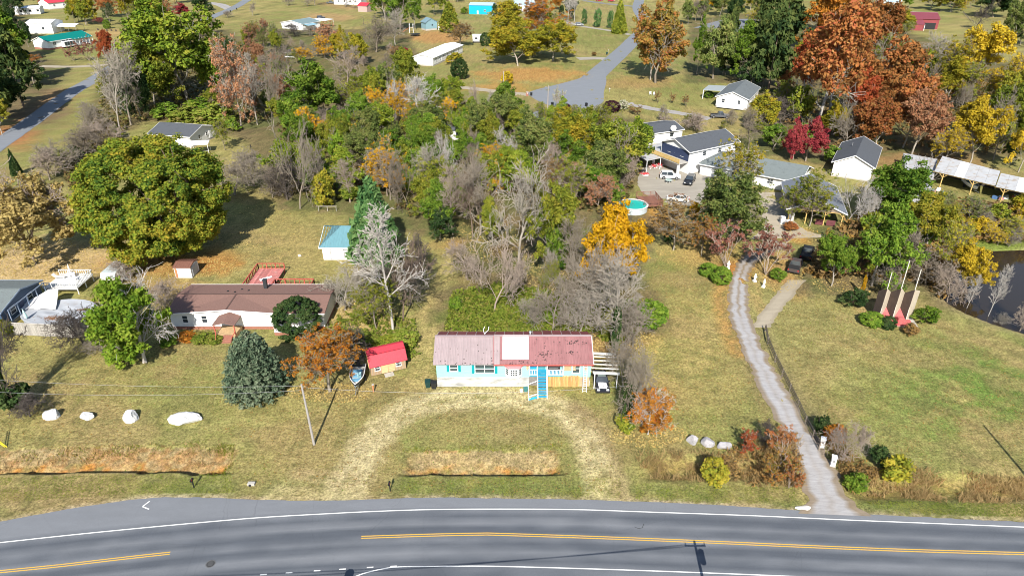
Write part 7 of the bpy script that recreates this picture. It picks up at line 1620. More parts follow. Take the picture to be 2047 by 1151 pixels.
T('shrub', 'green', 912, 622, 590, 30, "dark green bush in the weeds behind the chalky roof end"); T('shrub', 'lime', 1090, 640, 612, 50, "bright green bush behind the aqua house vent pipe")
T('open', 'green', 872, 468, 365, 78, "green tree at the far end of the grassy path, nearest the conifer", var=0); T('bare', None, 905, 470, 330, 80, "bare multi-trunk tree at the end of the grassy path", bk='pink', var=4); T('bare', None, 945, 475, 350, 80, "slim bare tree on the leaf litter at the grassy gap", bk='brown', var=4); T('open', 'dark', 880, 480, 420, 60, "dark green low tree under the bare multi-trunk tree"); T('open', 'olive', 985, 490, 400, 60, "dull green tree in the shade of the great silvery crown")
# ---- middle woods
T('round', 'green', 622, 262, 118, 138, "big bright green domed tree in the middle woods", var=0); T('round', 'green', 600, 240, 170, 90, "lower bright green dome on the side of the big green tree", var=1)
T('round', 'olive', 740, 210, 128, 70, "olive green tree standing by a bare trunked one in the middle woods"); T('open', 'olive', 812, 200, 102, 76, "yellowish olive tree in front of the shiny roofed trailer"); T('round', 'olive', 757, 228, 130, 60, "slender olive-green tree near the white forked trunk"); T('round', 'graygreen', 780, 215, 118, 60, "grey-green tree wedged between two olive trees")
T('round', 'oliveyellow', 712, 130, 62, 60, "golden-olive round tree below the bare purple-grey one"); T('open', 'oliveyellow', 690, 120, 60, 46, "ochre-leaved tree next to the golden-olive round one"); T('semi', 'peach', 665, 112, 48, 60, "peach coloured half-bare tree below the grey roofed field house")
T('bare', None, 695, 190, 95, 70, "brownish bare round-headed tree among the olive trees", bk='pink', var=0); T('bare', None, 845, 265, 148, 90, "white forked bare trunk tree in front of the shiny roofed trailer", bk='pale', var=0); T('bare', None, 792, 235, 165, 60, "white crooked bare trunk rising from the middle woods", bk='pale', var=2); T('bare', None, 752, 105, 28, 110, "purple-grey bare tree by the upper pasture", bk='mauve', var=1); T('bare', None, 790, 90, 20, 60, "pale bare tree arching beside the playground slide", bk='silver', var=0)
T('shrub', 'crimson', 797, 106, 90, 42, "crimson bush beside the shiny roofed trailer"); T('magnolia', 'dark', 919, 158, 112, 42, "round dark green evergreen at the end of the shiny roofed trailer"); T('shrub', 'oliveyellow', 908, 128, 100, 36, "ochre bush at the shiny trailer's gable")
T('semi', 'peach', 482, 252, 82, 100, "tall pinkish-tan half-bare tree with pale trunk beside the yellow flower bush", bk='silver', var=1); T('bare', None, 515, 250, 105, 70, "grey bare tree in the gap beside the pinkish half-bare one", bk='silver', var=4); T('bare', None, 548, 255, 130, 60, "grey bare tree leaning on the big green dome", bk='grey', var=2); T('bare', None, 560, 200, 90, 70, "mauve bare tree behind the big green dome", bk='mauve', var=0)
T('column', 'lime', 678, 336, 254, 48, "vivid lime green bush-tree at the wood's front edge"); T('open', 'graygreen', 742, 335, 225, 78, "soft grey-green tree next to the vivid lime one"); T('shrub', 'gold', 735, 300, 262, 40, "gold leaved bush above the grey-green tree"); T('shrub', 'gold', 778, 290, 255, 46, "larger gold bush in the middle of the woods"); T('semi', 'gold', 760, 385, 320, 50, "thin gold-leaved sapling among bare brush"); T('open', 'green', 830, 300, 235, 60, "plain green tree below the white forked trunk"); T('open', 'olive', 872, 320, 245, 70, "olive tree beside the buried white cottage"); T('round', 'green', 935, 325, 262, 52, "fresh green round tree hugging the buried white cottage"); T('open', 'graygreen', 962, 290, 200, 66, "grey-green tree above the buried white cottage"); T('open', 'olive', 905, 262, 185, 66, "dull olive tree between the trailer and cottage"); T('open', 'graygreen', 1008, 280, 190, 84, "wide grey-green tree near the wooden pole"); T('shrub', 'lime', 800, 350, 300, 40, "lime bush in the woods, second from the vivid lime one"); T('open', 'green', 720, 270, 190, 60, "green tree at the shoulder of the big domed one"); T('open', 'olive', 690, 330, 240, 46, "thin olive tree just beside the vivid lime one"); T('column', 'yellowgreen', 650, 275, 228, 26, "slim yellow-green sapling at the big dome's foot")
T('round', 'oliveyellow', 1155, 345, 222, 120, "broad yellow-olive tree below the turning circle", var=2); T('round', 'olive', 1235, 360, 232, 130, "broad olive tree beside the compound's flat carport", var=1); T('open', 'graygreen', 1060, 330, 225, 110, "sprawling grey-green tree with pale limbs below the pale pole", var=3); T('bare', None, 1020, 340, 255, 80, "silvery bare tree with crooked limbs near the sprawling grey-green one", bk='pale', var=1); T('open', 'graygreen', 1215, 390, 290, 110, "grey-green tree facing the paved yard"); T('semi', 'gold', 990, 350, 290, 90, "patchy gold and green tree above the great silvery crown"); T('open', 'oliveyellow', 1120, 300, 220, 70, "yellow-olive tree crown nearest the pampas clumps")
T('semi', 'peach', 1196, 425, 352, 70, "peach coloured bare-branched tree by the round pool", bk='pink', var=0); T('semi', 'peach', 1160, 400, 330, 66, "peach-tan half-bare tree behind the ivy-clad olive", bk='pink', var=2); T('semi', 'brown', 1110, 400, 315, 76, "brown half-bare tree beyond the ivy-clad olive tree", bk='grey', var=1); T('brush', None, 1224, 462, 400, 64, "dark grey brush crowding the round pool", bk='dark')
for k, (bx, by, tp, wd, lb) in enumerate(((860, 405, 285, 76, "ash-grey bare tree above the grassy path"), (900, 395, 275, 66, "pale upright bare tree in line above the grassy path"), (935, 405, 300, 76, "bare tree with tangled twigs above the leaf-strewn gap"), (815, 415, 320, 80, "mauve-grey bare tree behind the bright conifer"), (700, 405, 320, 80, "brownish bare tree between yellow-green column and conifer"), (780, 400, 300, 66, "grey bare tree over the conifer's tip"))): T('bare', None, bx, by, tp, wd, lb, bk=('silver', 'pale', 'grey', 'mauve', 'pink', 'grey')[k], var=k % 5)
# ---- upper left
T('open', 'fresh', 375, 205, 12, 200, "large yellow-olive spreading tree over the upper thicket", var=1); T('round', 'fresh', 340, 190, 40, 130, "olive heavy-crowned tree merging into the large yellow-olive one", var=0); T('round', 'fresh', 425, 200, 60, 90, "olive crown on the trailer side of the large yellow-olive tree", var=2); T('open', 'olive', 310, 215, 100, 100, "dull olive tree in front of the large yellow-olive tree", var=3)
T('bare', None, 240, 262, 100, 110, "leaning grey bare tree beside the side road", bk='silver', var=2); T('bare', None, 262, 250, 90, 90, "dark bare tree inside the upper thicket", bk='grey', var=0); T('column', 'dark', 258, 232, 95, 44, "dark evergreen column behind the leaning bare tree"); T('round', 'dark', 285, 240, 130, 60, "dark ivy mass in the upper thicket"); T('open', 'rustred', 220, 135, 66, 46, "small dark red tree on the lawn of the green roofed house"); T('semi', 'rust', 275, 150, 84, 40, "rusty tinted small tree behind the thicket"); T('vase', 'redtwig', 148, 122, 92, 30, "little brown bare shrub on the green roofed house lawn"); T('vase', 'redtwig', 180, 122, 78, 40, "tan bare shrub in the lawn before the red small tree")
T('shrub', 'weed', 435, 252, 196, 90, "bright green bramble bank behind the dark roofed house"); T('shrub', 'weed', 375, 246, 204, 80, "bright green bramble bank in front of the thicket"); T('shrub', 'lime', 400, 232, 188, 60, "lime green bush at the top of the bramble bank"); T('shrub', 'yellow', 420, 216, 204, 16, "small vivid yellow bush glowing in the bramble bank"); T('shrub', 'green', 330, 235, 198, 60, "green bush at the thicket's lower corner"); T('shrub', 'green', 465, 262, 234, 34, "green bush beside the dark roofed house gable")
for k, (bx, by, tp, wd, lb, bk) in enumerate(((190, 270, 210, 80, "grey brush on the bank of the side road", 'grey'), (170, 320, 255, 90, "mauve-grey brush down the side road bank", 'mauve'), (215, 300, 235, 80, "tan brush above the huge maple", 'pink'), (130, 345, 280, 80, "grey brush meeting the tan trees", 'grey'), (100, 360, 300, 80, "pinkish brush between side road and tan trees", 'pink'))): T('brush', None, bx, by, tp, wd, lb, bk=bk)
T('shrub', 'olive', 135, 330, 292, 50, "olive bush among grey brush by the side road"); T('spruce', 'dark', 35, 350, 298, 24, "little dark conifer at the side road verge"); T('shrub', 'dark', 155, 325, 285, 36, "dark green bush among grey brush near the huge maple"); T('semi', 'olive', 450, 300, 240, 40, "thin olive sapling in front of the dark roofed house")
for k, (kd, pl_, bx, by, tp, wd, lb) in enumerate((('pine', 'pine', 12, 175, 15, 80, "tall pine in the corner, cut by the frame edge"), ('pine', 'pine', 48, 215, 60, 70, "pine leaning over the side road's shadow"), ('pine', 'green', 25, 120, 10, 60, "bright-needled pine in front of the long white trailer"), ('round', 'dark', 15, 235, 130, 90, "dark evergreen by the side road at the frame edge"), ('open', 'olive', 52, 170, 75, 56, "olive pine-side tree by the green roofed house"), ('round', 'dark', 70, 175, 118, 60, "dark evergreen shading the side road"), ('open', 'yellowgreen', 5, 270, 190, 50, "yellow-green tree at the frame edge by the road"), ('semi', 'orange', 62, 128, 112, 50, "orange-leaved low tree by the green roofed house's drive"), ('pine', 'pine', -20, 260, 60, 90, "big pine mostly outside the frame by the side road"))): T(kd, pl_, bx, by, tp, wd, lb)
T('open', 'oliveyellow', 172, 50, -10, 50, "yellow-olive tree at the top edge by the red roofed house"); T('open', 'rust', 215, 36, -15, 46, "rusty brown tree at the top edge with crooked limbs"); T('open', 'oliveyellow', 268, 50, -25, 50, "yellow-olive tree at the top edge beside the crimson trees"); T('semi', 'olive', 285, 65, 10, 40, "olive grey tree between lawn and crimson trees"); T('round', 'crimson', 326, 45, 10, 34, "crimson tree at the top edge, nearer the olive spreading crown"); T('round', 'crimson', 362, 36, 6, 40, "crimson tree at the top edge, nearer the corner drive"); T('round', 'dark', 405, 22, -12, 40, "dark evergreen at the top edge by the corner drive"); T('hedge', 'dark', 416, 22, 5, 22, "clipped dark bush by the corner drive"); T('hedge', 'green', 215, 58, 38, 15, "small round green shrub on the far lawn"); T('semi', 'crimson', 200, 50, 35, 22, "low maroon shrub by the small round green one"); T('bare', None, 505, 32, 4, 24, "lone bare tree on the upper field", bk='grey', var=1); T('brush', None, 455, 36, 22, 24, "grey shrub at the upper road edge", bk='grey')
for k, (bx, by, tp, wd, lb) in enumerate(((630, 12, -30, 40, "bare dark tree at the top edge by the white house"), (692, 15, -25, 36, "bare tree in front of the top edge white house"), (708, 18, -20, 30, "second bare tree before the top edge white house, by the red roofed shed"), (575, 12, -6, 40, "bare bush at the top edge of the upper field"), (615, 13, 0, 30, "low dark brush at the top edge of the field"))): T('bare', None, bx, by, tp, wd, lb, bk='grey', var=k % 4)
for k, (bx, by, tp, wd, lb) in enumerate(((590, 72, 50, 60, "scrub below the grey roofed field house"), (620, 72, 52, 40, "scrub at the porch of the grey roofed field house"), (560, 78, 58, 30, "thin scrub at the field house gable"))): T('brush', None, bx, by, tp, wd, lb, bk=('dark', 'grey', 'mauve')[k])
T('semi', 'gold', 650, 118, 72, 50, "pale gold half-bare tree near the gazebo", var=1); T('semi', 'gold', 610, 125, 95, 40, "ochre brush tree below the gazebo")
# ---- top centre
T('round', 'green', 800, 62, -30, 66, "large dark green tree over the shaded yard at the top"); T('open', 'green', 770, 40, -35, 60, "green tree at the top edge next to the large dark green one"); T('open', 'green', 830, 60, -15, 46, "green tree with a pale trunk above the playground slide"); T('open', 'olive', 868, 30, -30, 46, "olive tree behind the tall blue-grey shed"); T('spruce', 'olive', 899, 64, 4, 46, "conical olive-green tree beside the low white shed", var=1); T('semi', 'brown', 920, 94, 46, 58, "brown round-headed bare tree near the white camper", var=0); T('shrub', 'green', 928, 28, 12, 16, "green bush at the turquoise building's end"); T('magnolia', 'dark', 972, 92, 62, 32, "dark evergreen next to the white camper"); T('column', 'dark', 990, 35, 5, 16, "dark shrub at the turquoise building corner")
T('open', 'oliveyellow', 1035, 132, 48, 120, "broad golden-olive oak on an orange leaf carpet, front crown", var=3); T('open', 'oliveyellow', 1105, 122, 46, 100, "golden-olive oak crown nearest the cul-de-sac lane", var=1); T('open', 'oliveyellow', 1010, 90, 8, 90, "golden-olive oak crown behind the white camper", var=0); T('semi', 'orange', 1080, 78, 0, 110, "orange tinted thin tree behind the golden oaks", var=1); T('round', 'oliveyellow', 1060, 112, 58, 90, "dense golden-olive crown in the middle of the oak group", var=1)
T('shrub', 'yellow', 1012, 170, 138, 30, "small yellow tree beside the wooden utility pole")
for k, (bx, by, tp, wd, lb) in enumerate(((1168, 49, 15, 15, "first small clipped evergreen of the row by the parked grey car"), (1193, 55, 13, 20, "second and roundest small evergreen of the row along the path"), (1219, 57, 17, 16, "third small evergreen of the row, beside the taller olive conifer"))): T('column', 'spruce', bx, by, tp, wd, lb, group="row of small evergreens along the path")
T('spruce', 'olive', 1237, 67, -2, 36, "taller olive conifer at the end of the small evergreen row", var=0); T('bare', None, 1135, 48, -25, 36, "bare pale trunked tree by the grey car", bk='pale', var=4); T('bare', None, 1148, 44, -25, 30, "second bare pale trunk by the grey car", bk='pale', var=4); T('round', 'dark', 1140, 40, -20, 36, "dark ivy-covered tree behind the grey car"); T('column', 'dark', 1122, 34, 8, 14, "dark narrow evergreen left of the bare pale trunks"); T('shrub', 'brown', 1187, 112, 102, 12, "small brown shrub at the lane's dry lawn")
T('round', 'orangeolive', 1310, 166, 22, 128, "big round tree turning orange above olive beside the lane", var=2); T('open', 'orangeolive', 1300, 160, 14, 110, "orange crown top of the big round lane tree", var=1)
T('open', 'green', 1392, 150, 44, 40, "bright green tree next to the big orange lane tree"); T('round', 'graygreen', 1425, 158, 32, 84, "tall dull grey-green tree in the pine group"); T('open', 'green', 1478, 160, 48, 80, "bright green tall tree above the porch-side house", var=0); T('pine', 'pine', 1535, 185, 15, 76, "dark pine beside the porch-side house"); T('pine', 'pine', 1510, 165, 30, 60, "pine behind the porch-side house roof"); T('pine', 'pine', 1560, 110, -25, 80, "tall dark pine at the top by the orange trees"); T('open', 'graygreen', 1375, 50, 0, 40, "grey-green tree beyond the big orange lane tree"); T('round', 'dark', 1450, 150, 95, 70, "dark understorey tree beneath the pine group"); T('round', 'dark', 1500, 178, 110, 60, "dark understorey tree at the porch-side house roof")
T('open', 'gold', 1418, 22, -8, 34, "gold tree at the top edge near the court"); T('open', 'yellowgreen', 1462, 28, -22, 50, "yellow-green tree over the far court"); T('open', 'yellowgreen', 1500, 20, -30, 40, "second yellow-green tree at the top edge by the tall pine"); T('brush', None, 1390, 42, 0, 46, "mauve bare brush by the far court", bk='mauve'); T('pine', 'pine', 1525, 90, -20, 56, "pine shading the far court")
for k, (bx, by, tp, wd, lb) in enumerate(((1315, 206, 180, 16, "tiny bare sapling on the round lawn nearest lawn chairs"), (1341, 207, 186, 18, "tiny bare sapling in the middle of the round lawn"), (1371, 214, 190, 22, "tiny yellowish sapling on the round lawn near the house"))): T('vase', 'brown', bx, by, tp, wd, lb, bk='brown')
T('hedge', 'green', 1416, 196, 180, 20, "clipped green hedge ball at the side porch"); T('hedge', 'purple', 1222, 224, 198, 36, "large dark purple round bush at the turning circle rim"); T('hedge', 'purple', 1132, 232, 205, 22, "smaller dark purple bush by the pampas at the turning circle"); T('vase', 'pampas', 1115, 222, 176, 28, "tan plume shrub standing in the turning circle rim", bk='pink')
for k, (bx, by, tp, wd, lb) in enumerate(((1110, 236, 216, 30, "white plumed pampas grass beside the smaller purple bush"), (1150, 222, 206, 20, "white plumed pampas grass between the two purple bushes"), (1243, 220, 196, 26, "white plumed pampas grass next to the large purple bush"), (1195, 224, 208, 20, "low pampas grass under the large purple bush"))): T('shrub', 'pampas', bx, by, tp, wd, lb, name='pampas_grass')
T('vase', 'brown', 1275, 228, 212, 40, "brown low shrub row beside the gravel house drive", bk='brown')
# ---- right: orange giants and yellow edge
T('high', 'rust', 1632, 252, 8, 205, "giant rust orange tree with a thick pale trunk", bk='pale', var=1); T('high', 'rustred', 1596, 212, 60, 100, "orange-red crown on the near shoulder of the giant rust tree", bk='pale', var=3); T('round', 'rust', 1745, 240, 60, 150, "massive rust-brown crown beside the giant pale trunk", var=1); T('open', 'rust', 1805, 295, 150, 120, "coppery tree behind the white gable house", var=0); T('open', 'peach', 1822, 310, 185, 110, "peach-copper tree over the pole shed roofs", var=2); T('round', 'rust', 1730, 120, -15, 120, "rust tree reaching the top edge", var=2); T('open', 'orange', 1650, 110, -40, 110, "bright orange tree at the top edge", var=0); T('open', 'oliveyellow', 1668, 70, -40, 90, "yellow-olive tree at the top edge behind bright orange crowns", var=3); T('round', 'oliveyellow', 1795, 70, 15, 60, "ochre tree in front of the maroon barn"); T('open', 'rust', 1750, 300, 190, 110, "rusty tree hugging the charcoal gable roof", var=3); T('open', 'rustred', 1705, 265, 150, 90, "dark red-orange low crown beside the giant pale trunk", var=2)
T('bare', None, 1655, 235, 60, 80, "pale second trunk close beside the giant rust tree", bk='pale', var=4); T('bare', None, 1690, 300, 205, 80, "dark bare tree in the shade between crimson and charcoal roof", bk='grey', var=1)
T('round', 'crimson', 1610, 322, 232, 76, "crimson red tree behind the long grey-green roof", var=0); T('open', 'crimson', 1585, 320, 245, 50, "looser crimson tree adjoining the crimson red one"); T('round', 'green', 1545, 300, 245, 66, "green tree between balcony roof and crimson tree"); T('open', 'oliveyellow', 1512, 262, 190, 76, "yellowish tree behind the porch-side house"); T('shrub', 'green', 1662, 325, 285, 46, "green bush between crimson tree and white gable house"); T('brush', None, 1530, 250, 195, 76, "grey bare brush near the grey pickup", bk='mauve'); T('bare', None, 1495, 300, 215, 60, "bare brown tree over the charcoal balcony roof", bk='mauve', var=0); T('brush', None, 1390, 262, 225, 66, "bare brush at the house drive's end", bk='pink'); T('brush', None, 1340, 255, 232, 50, "brown bare shrub behind the low white wing", bk='pink'); T('shrub', 'green', 1605, 290, 240, 40, "bright green sapling beside the crimson tree"); T('brush', None, 1560, 250, 195, 80, "dark bare thicket in the shade of orange trees", bk='dark')
T('open', 'yellow', 1938, 330, 205, 104, "brilliant yellow tree behind the pole sheds", var=1); T('open', 'yellow', 1945, 185, 55, 120, "brilliant yellow tree at the pasture corner", var=2); T('bare', None, 1860, 165, 70, 90, "grey bare tree before the maroon barn", bk='silver', var=0); T('semi', 'oliveyellow', 1890, 190, 80, 90, "ochre half-bare tree near the pasture", var=1); T('open', 'oliveyellow', 1885, 215, 120, 90, "olive-ochre tree in the yellow edge row", var=0); T('semi', 'yellow', 1985, 230, 110, 90, "yellow half-bare tree by the pasture fence", var=2); T('open', 'yellowgreen', 2020, 245, 135, 90, "yellow-green tree near the frame's right edge", var=3); T('open', 'yellow', 2035, 345, 225, 66, "yellow tree by the frame edge above the pole sheds", var=0); T('bare', None, 1985, 320, 190, 90, "grey bare tree between the two yellow trees above the sheds", bk='grey', var=2); T('open', 'olive', 2000, 300, 170, 90, "olive tree in the shade above the pole sheds", var=1); T('semi', 'orange', 1925, 205, 170, 50, "orange low tree in the yellow edge row"); T('semi', 'yellow', 1885, 335, 255, 70, "thin yellow tree at the low flat shed", var=0); T('open', 'graygreen', 2022, 95, 2, 64, "grey-green feathery tree in the pasture corner", var=1); T('bare', None, 1950, 60, 5, 60, "dark bare tree at the pasture's far edge", bk='dark', var=1); T('round', 'dark', 1985, 35, -25, 80, "dark evergreen mass at the pasture's far corner"); T('round', 'dark', 2040, 90, 15, 60, "dark evergreen at the frame edge by the pasture"); T('open', 'yellowgreen', 1900, 25, -20, 56, "yellow-green tree above the barn meadow"); T('open', 'oliveyellow', 1860, 20, -20, 50, "olive-ochre tree at the top edge by the barn"); T('round', 'green', 1815, 16, -20, 30, "green tree at the top edge behind the maroon barn"); T('bare', None, 1990, 130, 82, 30, "bare dead snag in the sunny pasture", bk='silver', var=3); T('semi', 'yellow', 1918, 22, -5, 30, "golden shrub tree at the meadow's far hedge"); T('bare', None, 1835, 240, 110, 90, "mauve-brown bare tree between copper and ochre crowns", bk='mauve', var=2)
# ---- right middle
T('open', 'graygreen', 1434, 490, 356, 146, "large sprawling grey-green tree between yard and drive", bk='silver', var=1); T('semi', 'graygreen', 1450, 482, 366, 130, "thin grey-green crown filling the sprawling tree's core", var=0); T('semi', 'oliveyellow', 1478, 392, 284, 92, "yellow-olive tree with a white trunk before the long roof", bk='pale', var=3)
T('semi', 'brown', 1346, 500, 412, 110, "brown-leaved spreading tree with a double pale trunk in the field corner", bk='silver', var=0); T('semi', 'orangeolive', 1402, 512, 430, 62, "orange-tinged thin tree next to the brown spreading one"); T('shrub', 'gold', 1390, 440, 400, 30, "gold branch cluster at the edge of the brown spreading tree"); T('shrub', 'dark', 1335, 488, 458, 20, "dark ivy sleeve at the brown tree's trunk")
T('vase', 'redtwig', 1450, 535, 450, 92, "reddish multi-stem crape myrtle beside the hedge by the drive", bk='pink'); T('vase', 'redtwig', 1530, 550, 462, 108, "reddish multi-stem crape myrtle between drive and fork", bk='pink', var=1)
T('hedge', 'green', 1440, 566, 530, 42, "clipped green hedge block by the narrow drive, lower end"); T('hedge', 'green', 1416, 550, 524, 40, "clipped green hedge block by the narrow drive, upper end"); T('shrub', 'green', 1553, 558, 532, 36, "green ground hedge beside the fork of the drive"); T('shrub', 'rust', 1580, 462, 440, 30, "rusty low shrub by the white appliances")
T('round', 'green', 1785, 444, 308, 138, "big round deep green tree in front of the white gable house", var=1); T('bare', None, 1694, 446, 358, 100, "grey bare multi-stem tree beside the open gable carport", bk='pale', var=3); T('semi', 'olive', 1618, 452, 350, 90, "thin olive half-bare tree before the open gable carport", bk='silver', var=0); T('semi', 'olive', 1580, 445, 370, 60, "olive wisps of a young tree before the long roof's end")
T('open', 'green', 1742, 572, 416, 128, "tall green feathery tree above the panel sculpture", var=0); T('open', 'green', 1662, 572, 478, 84, "lower green feathery tree beside the shaded pickup", var=2); T('round', 'green', 1760, 530, 440, 90, "dense green core of the tall feathery tree", var=2); T('shrub', 'rust', 1665, 500, 470, 40, "rust coloured low shrub behind the lower green feathery tree")
T('open', 'yellowgreen', 1850, 500, 398, 116, "yellow-green leafy tree before the pole shed", var=1); T('open', 'yellow', 1925, 580, 478, 84, "yellow leaved slender-limbed tree at the pond bank", bk='pale', var=2); T('semi', 'yellowgreen', 1890, 560, 450, 80, "pale yellow half-bare tree behind the pond bank"); T('bare', None, 1800, 560, 460, 80, "dark bare tree behind the panel sculpture", bk='grey', var=0); T('brush', None, 1850, 570, 500, 110, "mauve tangle of bare stems by the panel sculpture", bk='mauve'); T('brush', None, 1895, 600, 530, 70, "pinkish tangle of stems on the pond bank", bk='pink'); T('brush', None, 1770, 590, 530, 60, "grey brush beside the sculpture's dark side", bk='grey')
for k, (bx, by, tp, wd, lb) in enumerate(((1934, 612, 530, 26, "slender pale pond-bank tree with a few yellow leaves, first in line"), (1976, 628, 512, 34, "slender pale pond-bank tree, tallest in the line"), (1905, 590, 545, 22, "slender pale tree at the pond bank, nearest the mauve tangle"))): T('sapling', None, bx, by, tp, wd, lb, bk='pale', var=k)
T('brush', None, 2040, 658, 580, 56, "pinkish bare shrub leaning over the pond at the frame edge", bk='pink'); T('brush', None, 2000, 640, 612, 34, "grey bare shrub at the pond's near bank", bk='silver')
T('hedge', 'green', 1742, 648, 622, 50, "dark green low bush at the sculpture's foot, on its shady side"); T('hedge', 'dark', 1772, 655, 630, 36, "dark green low bush right below the sculpture's red base"); T('shrub', 'green', 1848, 642, 606, 48, "round green bush on the pond side of the sculpture"); T('shrub', 'brown', 1818, 668, 642, 32, "brown-leaved low shrub before the sculpture plinth"); T('column', 'gold', 1722, 590, 545, 10, "yellow vine-clad stump near the sculpture"); T('shrub', 'dark', 1705, 610, 570, 50, "dark shady shrub under the tall green feathery tree")
for k, (bx, by, tp, wd, pl_, lb) in enumerate(((1935, 440, 395, 60, 'graygreen', "grey-green shrub before the pole shed posts"), (1985, 445, 400, 50, 'olive', "olive shrub before the stored boat"), (1900, 450, 410, 50, 'yellowgreen', "yellow-green shrub below the pole shed corner"), (1960, 475, 430, 60, 'yellow', "yellow shrub above the pond's far bank"), (2010, 480, 430, 60, 'yellowgreen', "yellow-green shrub above the pond's far bank"), (2040, 470, 410, 50, 'yellow', "yellow shrub at the frame edge above the pond"), (1915, 490, 450, 50, 'olive', "olive shrub at the pond's far corner"), (2035, 425, 380, 40, 'oliveyellow', "ochre shrub before the lower pole shed"), (1880, 430, 385, 44, 'graygreen', "grey-green shrub at the low flat shed's wall"))): T('shrub' if k % 2 else 'semi', pl_, bx, by, tp, wd, lb)
# ---- front right: drive side and ditch
T('brush', None, 1680, 925, 848, 80, "tan bare shrub beside the white gate pillars", bk='pink'); T('shrub', 'orange', 1663, 882, 842, 46, "orange-leaved shrub at the rail fence end"); T('shrub', 'dark', 1640, 868, 826, 36, "dark evergreen shrub at the rail fence end, behind the orange one"); T('vase', 'rustred', 1484, 903, 862, 62, "red-leaved spiky shrub beside the grey boulders"); T('vase', 'rust', 1562, 910, 862, 72, "rusty shrub by the gravel drive, upper of the pair"); T('vase', 'orangeolive', 1545, 960, 905, 84, "rusty olive shrub by the gravel drive, lower of the pair"); T('vase', 'rust', 1575, 975, 930, 50, "rusty weed clump leaning on the gravel drive edge"); T('brush', None, 1530, 890, 850, 50, "dark bare shrub among rusty ones by the drive", bk='dark')
T('shrub', 'yellowgreen', 1428, 962, 912, 60, "vivid yellow-green clump in the reedy ditch"); T('shrub', 'yellowgreen', 1790, 955, 902, 68, "yellow-green mound at the lawn's lower corner"); T('shrub', 'dark', 1752, 928, 888, 40, "dark spiky shrub behind the yellow-green mound"); T('shrub', 'green', 1708, 975, 938, 50, "green spiky clump beside the drive mouth")
# ---- bare saplings and brush filling the woods (nothing tells these apart)
MARKS = [(n_, G(*p)) for n_, p in (("the buried white cottage", (903, 283)), ("the shiny roofed trailer", (895, 118)), ("the turning circle", (1140, 195)), ("the round turquoise pool", (1268, 408)), ("the balcony house", (1400, 330)), ("the vivid lime bush-tree", (678, 336)), ("the bright conifer", (752, 520)), ("the great silvery bare tree", (1034, 545)), ("the golden tree", (1236, 600)), ("the aqua house", (1030, 740)), ("the big green dome", (622, 262)), ("the dark roofed house", (400, 285)), ("the yellow-olive spreading tree", (375, 205)), ("the side road", (130, 195)), ("the huge maple", (330, 505)), ("the gazebo", (583, 116)), ("the field house", (590, 60)), ("the white gable house", (1700, 350)), ("the giant pale trunk", (1632, 252)), ("the maroon barn", (1838, 60)), ("the boat shed", (1940, 385)), ("the pond", (1990, 530)), ("the panel sculpture", (1790, 638)), ("the shaded pickups", (1600, 525)), ("the gable carport", (1620, 450)), ("the porch-side house", (1462, 215)), ("the big orange lane tree", (1310, 166)), ("the far court", (1480, 45)), ("the brilliant yellow tree", (1938, 330)), ("the wooden pole", (1007, 196)), ("the pale lamp pole", (1094, 236)), ("the green roofed house", (110, 98)), ("the long white trailer", (50, 30)), ("the crimson tree", (1610, 322)), ("the tall blue-grey shed", (862, 61)), ("the ivy-clad olive tree", (1108, 540)), ("the yellow-green column tree", (648, 414)))]
HUE = {'oliveyellow': 'ochre', 'graygreen': 'grey-green', 'weed': 'weedy green', 'fresh': 'fresh green', 'yellowgreen': 'yellow-green', 'pine': 'dark needled', None: ''}
FORM = {'open': 'loose-crowned tree', 'round': 'round-crowned tree', 'semi': 'half-bare tree', 'bare': 'leafless tree', 'brush': 'leafless brush', 'shrub': 'bush', 'pine': 'pine'}
def own_label(kd, pl_, bk_, h, x, y, label):
    i = min(j for j in (label.find(s_) for s_ in (" in ", " deep ", " among ", " behind ", " beyond ", " around ", " between ", " beneath ", " along ", " above ")) if j >= 0)
    nm, (mx_, my_) = min(MARKS, key=lambda m_: math.hypot(x-m_[1][0], (y-m_[1][1])*.6)); dy = y-my_
    hue = HUE.get(pl_, pl_) if pl_ else {'silver': 'silvery', 'mauve': 'brownish', 'pink': 'pinkish'}.get(bk_, bk_)
    a = f"{'towering' if h > 11 else 'tall' if h > 7.5 else 'middling' if h > 4.5 else 'low'} {hue} {FORM[kd]}"
    b = f", {'beyond' if dy > 5 else 'in front of' if dy < -5 else 'beside'} {nm}"
    return a+label[i:]+b if len((a+label[i:]+b).split()) <= 16 else a+b[1:] 
def fill(poly, n, kinds, label, group, seed, hr=(2, 6), wr_=(.5, .9), bks=('grey',)):
    P = [G(*p) for p in poly]; r = random.Random(seed); X0, X1 = min(p[0] for p in P), max(p[0] for p in P); Y0, Y1 = min(p[1] for p in P), max(p[1] for p in P); k = 0; tries = 0
    while k < n and tries < 6000:
        tries += 1; x, y = r.uniform(X0, X1), r.uniform(Y0, Y1)
        if not in_poly(np.array([x]), np.array([y]), P)[0]: continue
        kd, pl_ = r.choice(kinds); h = r.uniform(*hr); bk_ = r.choice(bks); plant(kd, pl_, x, y, h*r.uniform(*wr_), h, own_label(kd, pl_, bk_, h, x, y, label), group, bk=bk_); k += 1
MID = [(540, 400), (560, 250), (700, 225), (900, 205), (1000, 230), (1090, 240), (1280, 300), (1260, 390), (1230, 440), (1070, 420), (1000, 380), (960, 430), (860, 450), (700, 405)]
UPL = [(150, 300), (180, 230), (220, 160), (270, 80), (440, 60), (540, 120), (560, 240), (470, 255), (340, 230), (260, 240), (230, 290)]
GRV = [(1540, 240), (1560, 150), (1640, 90), (1760, 40), (1880, 110), (2050, 160), (2050, 300), (1880, 305), (1800, 285), (1690, 280)]
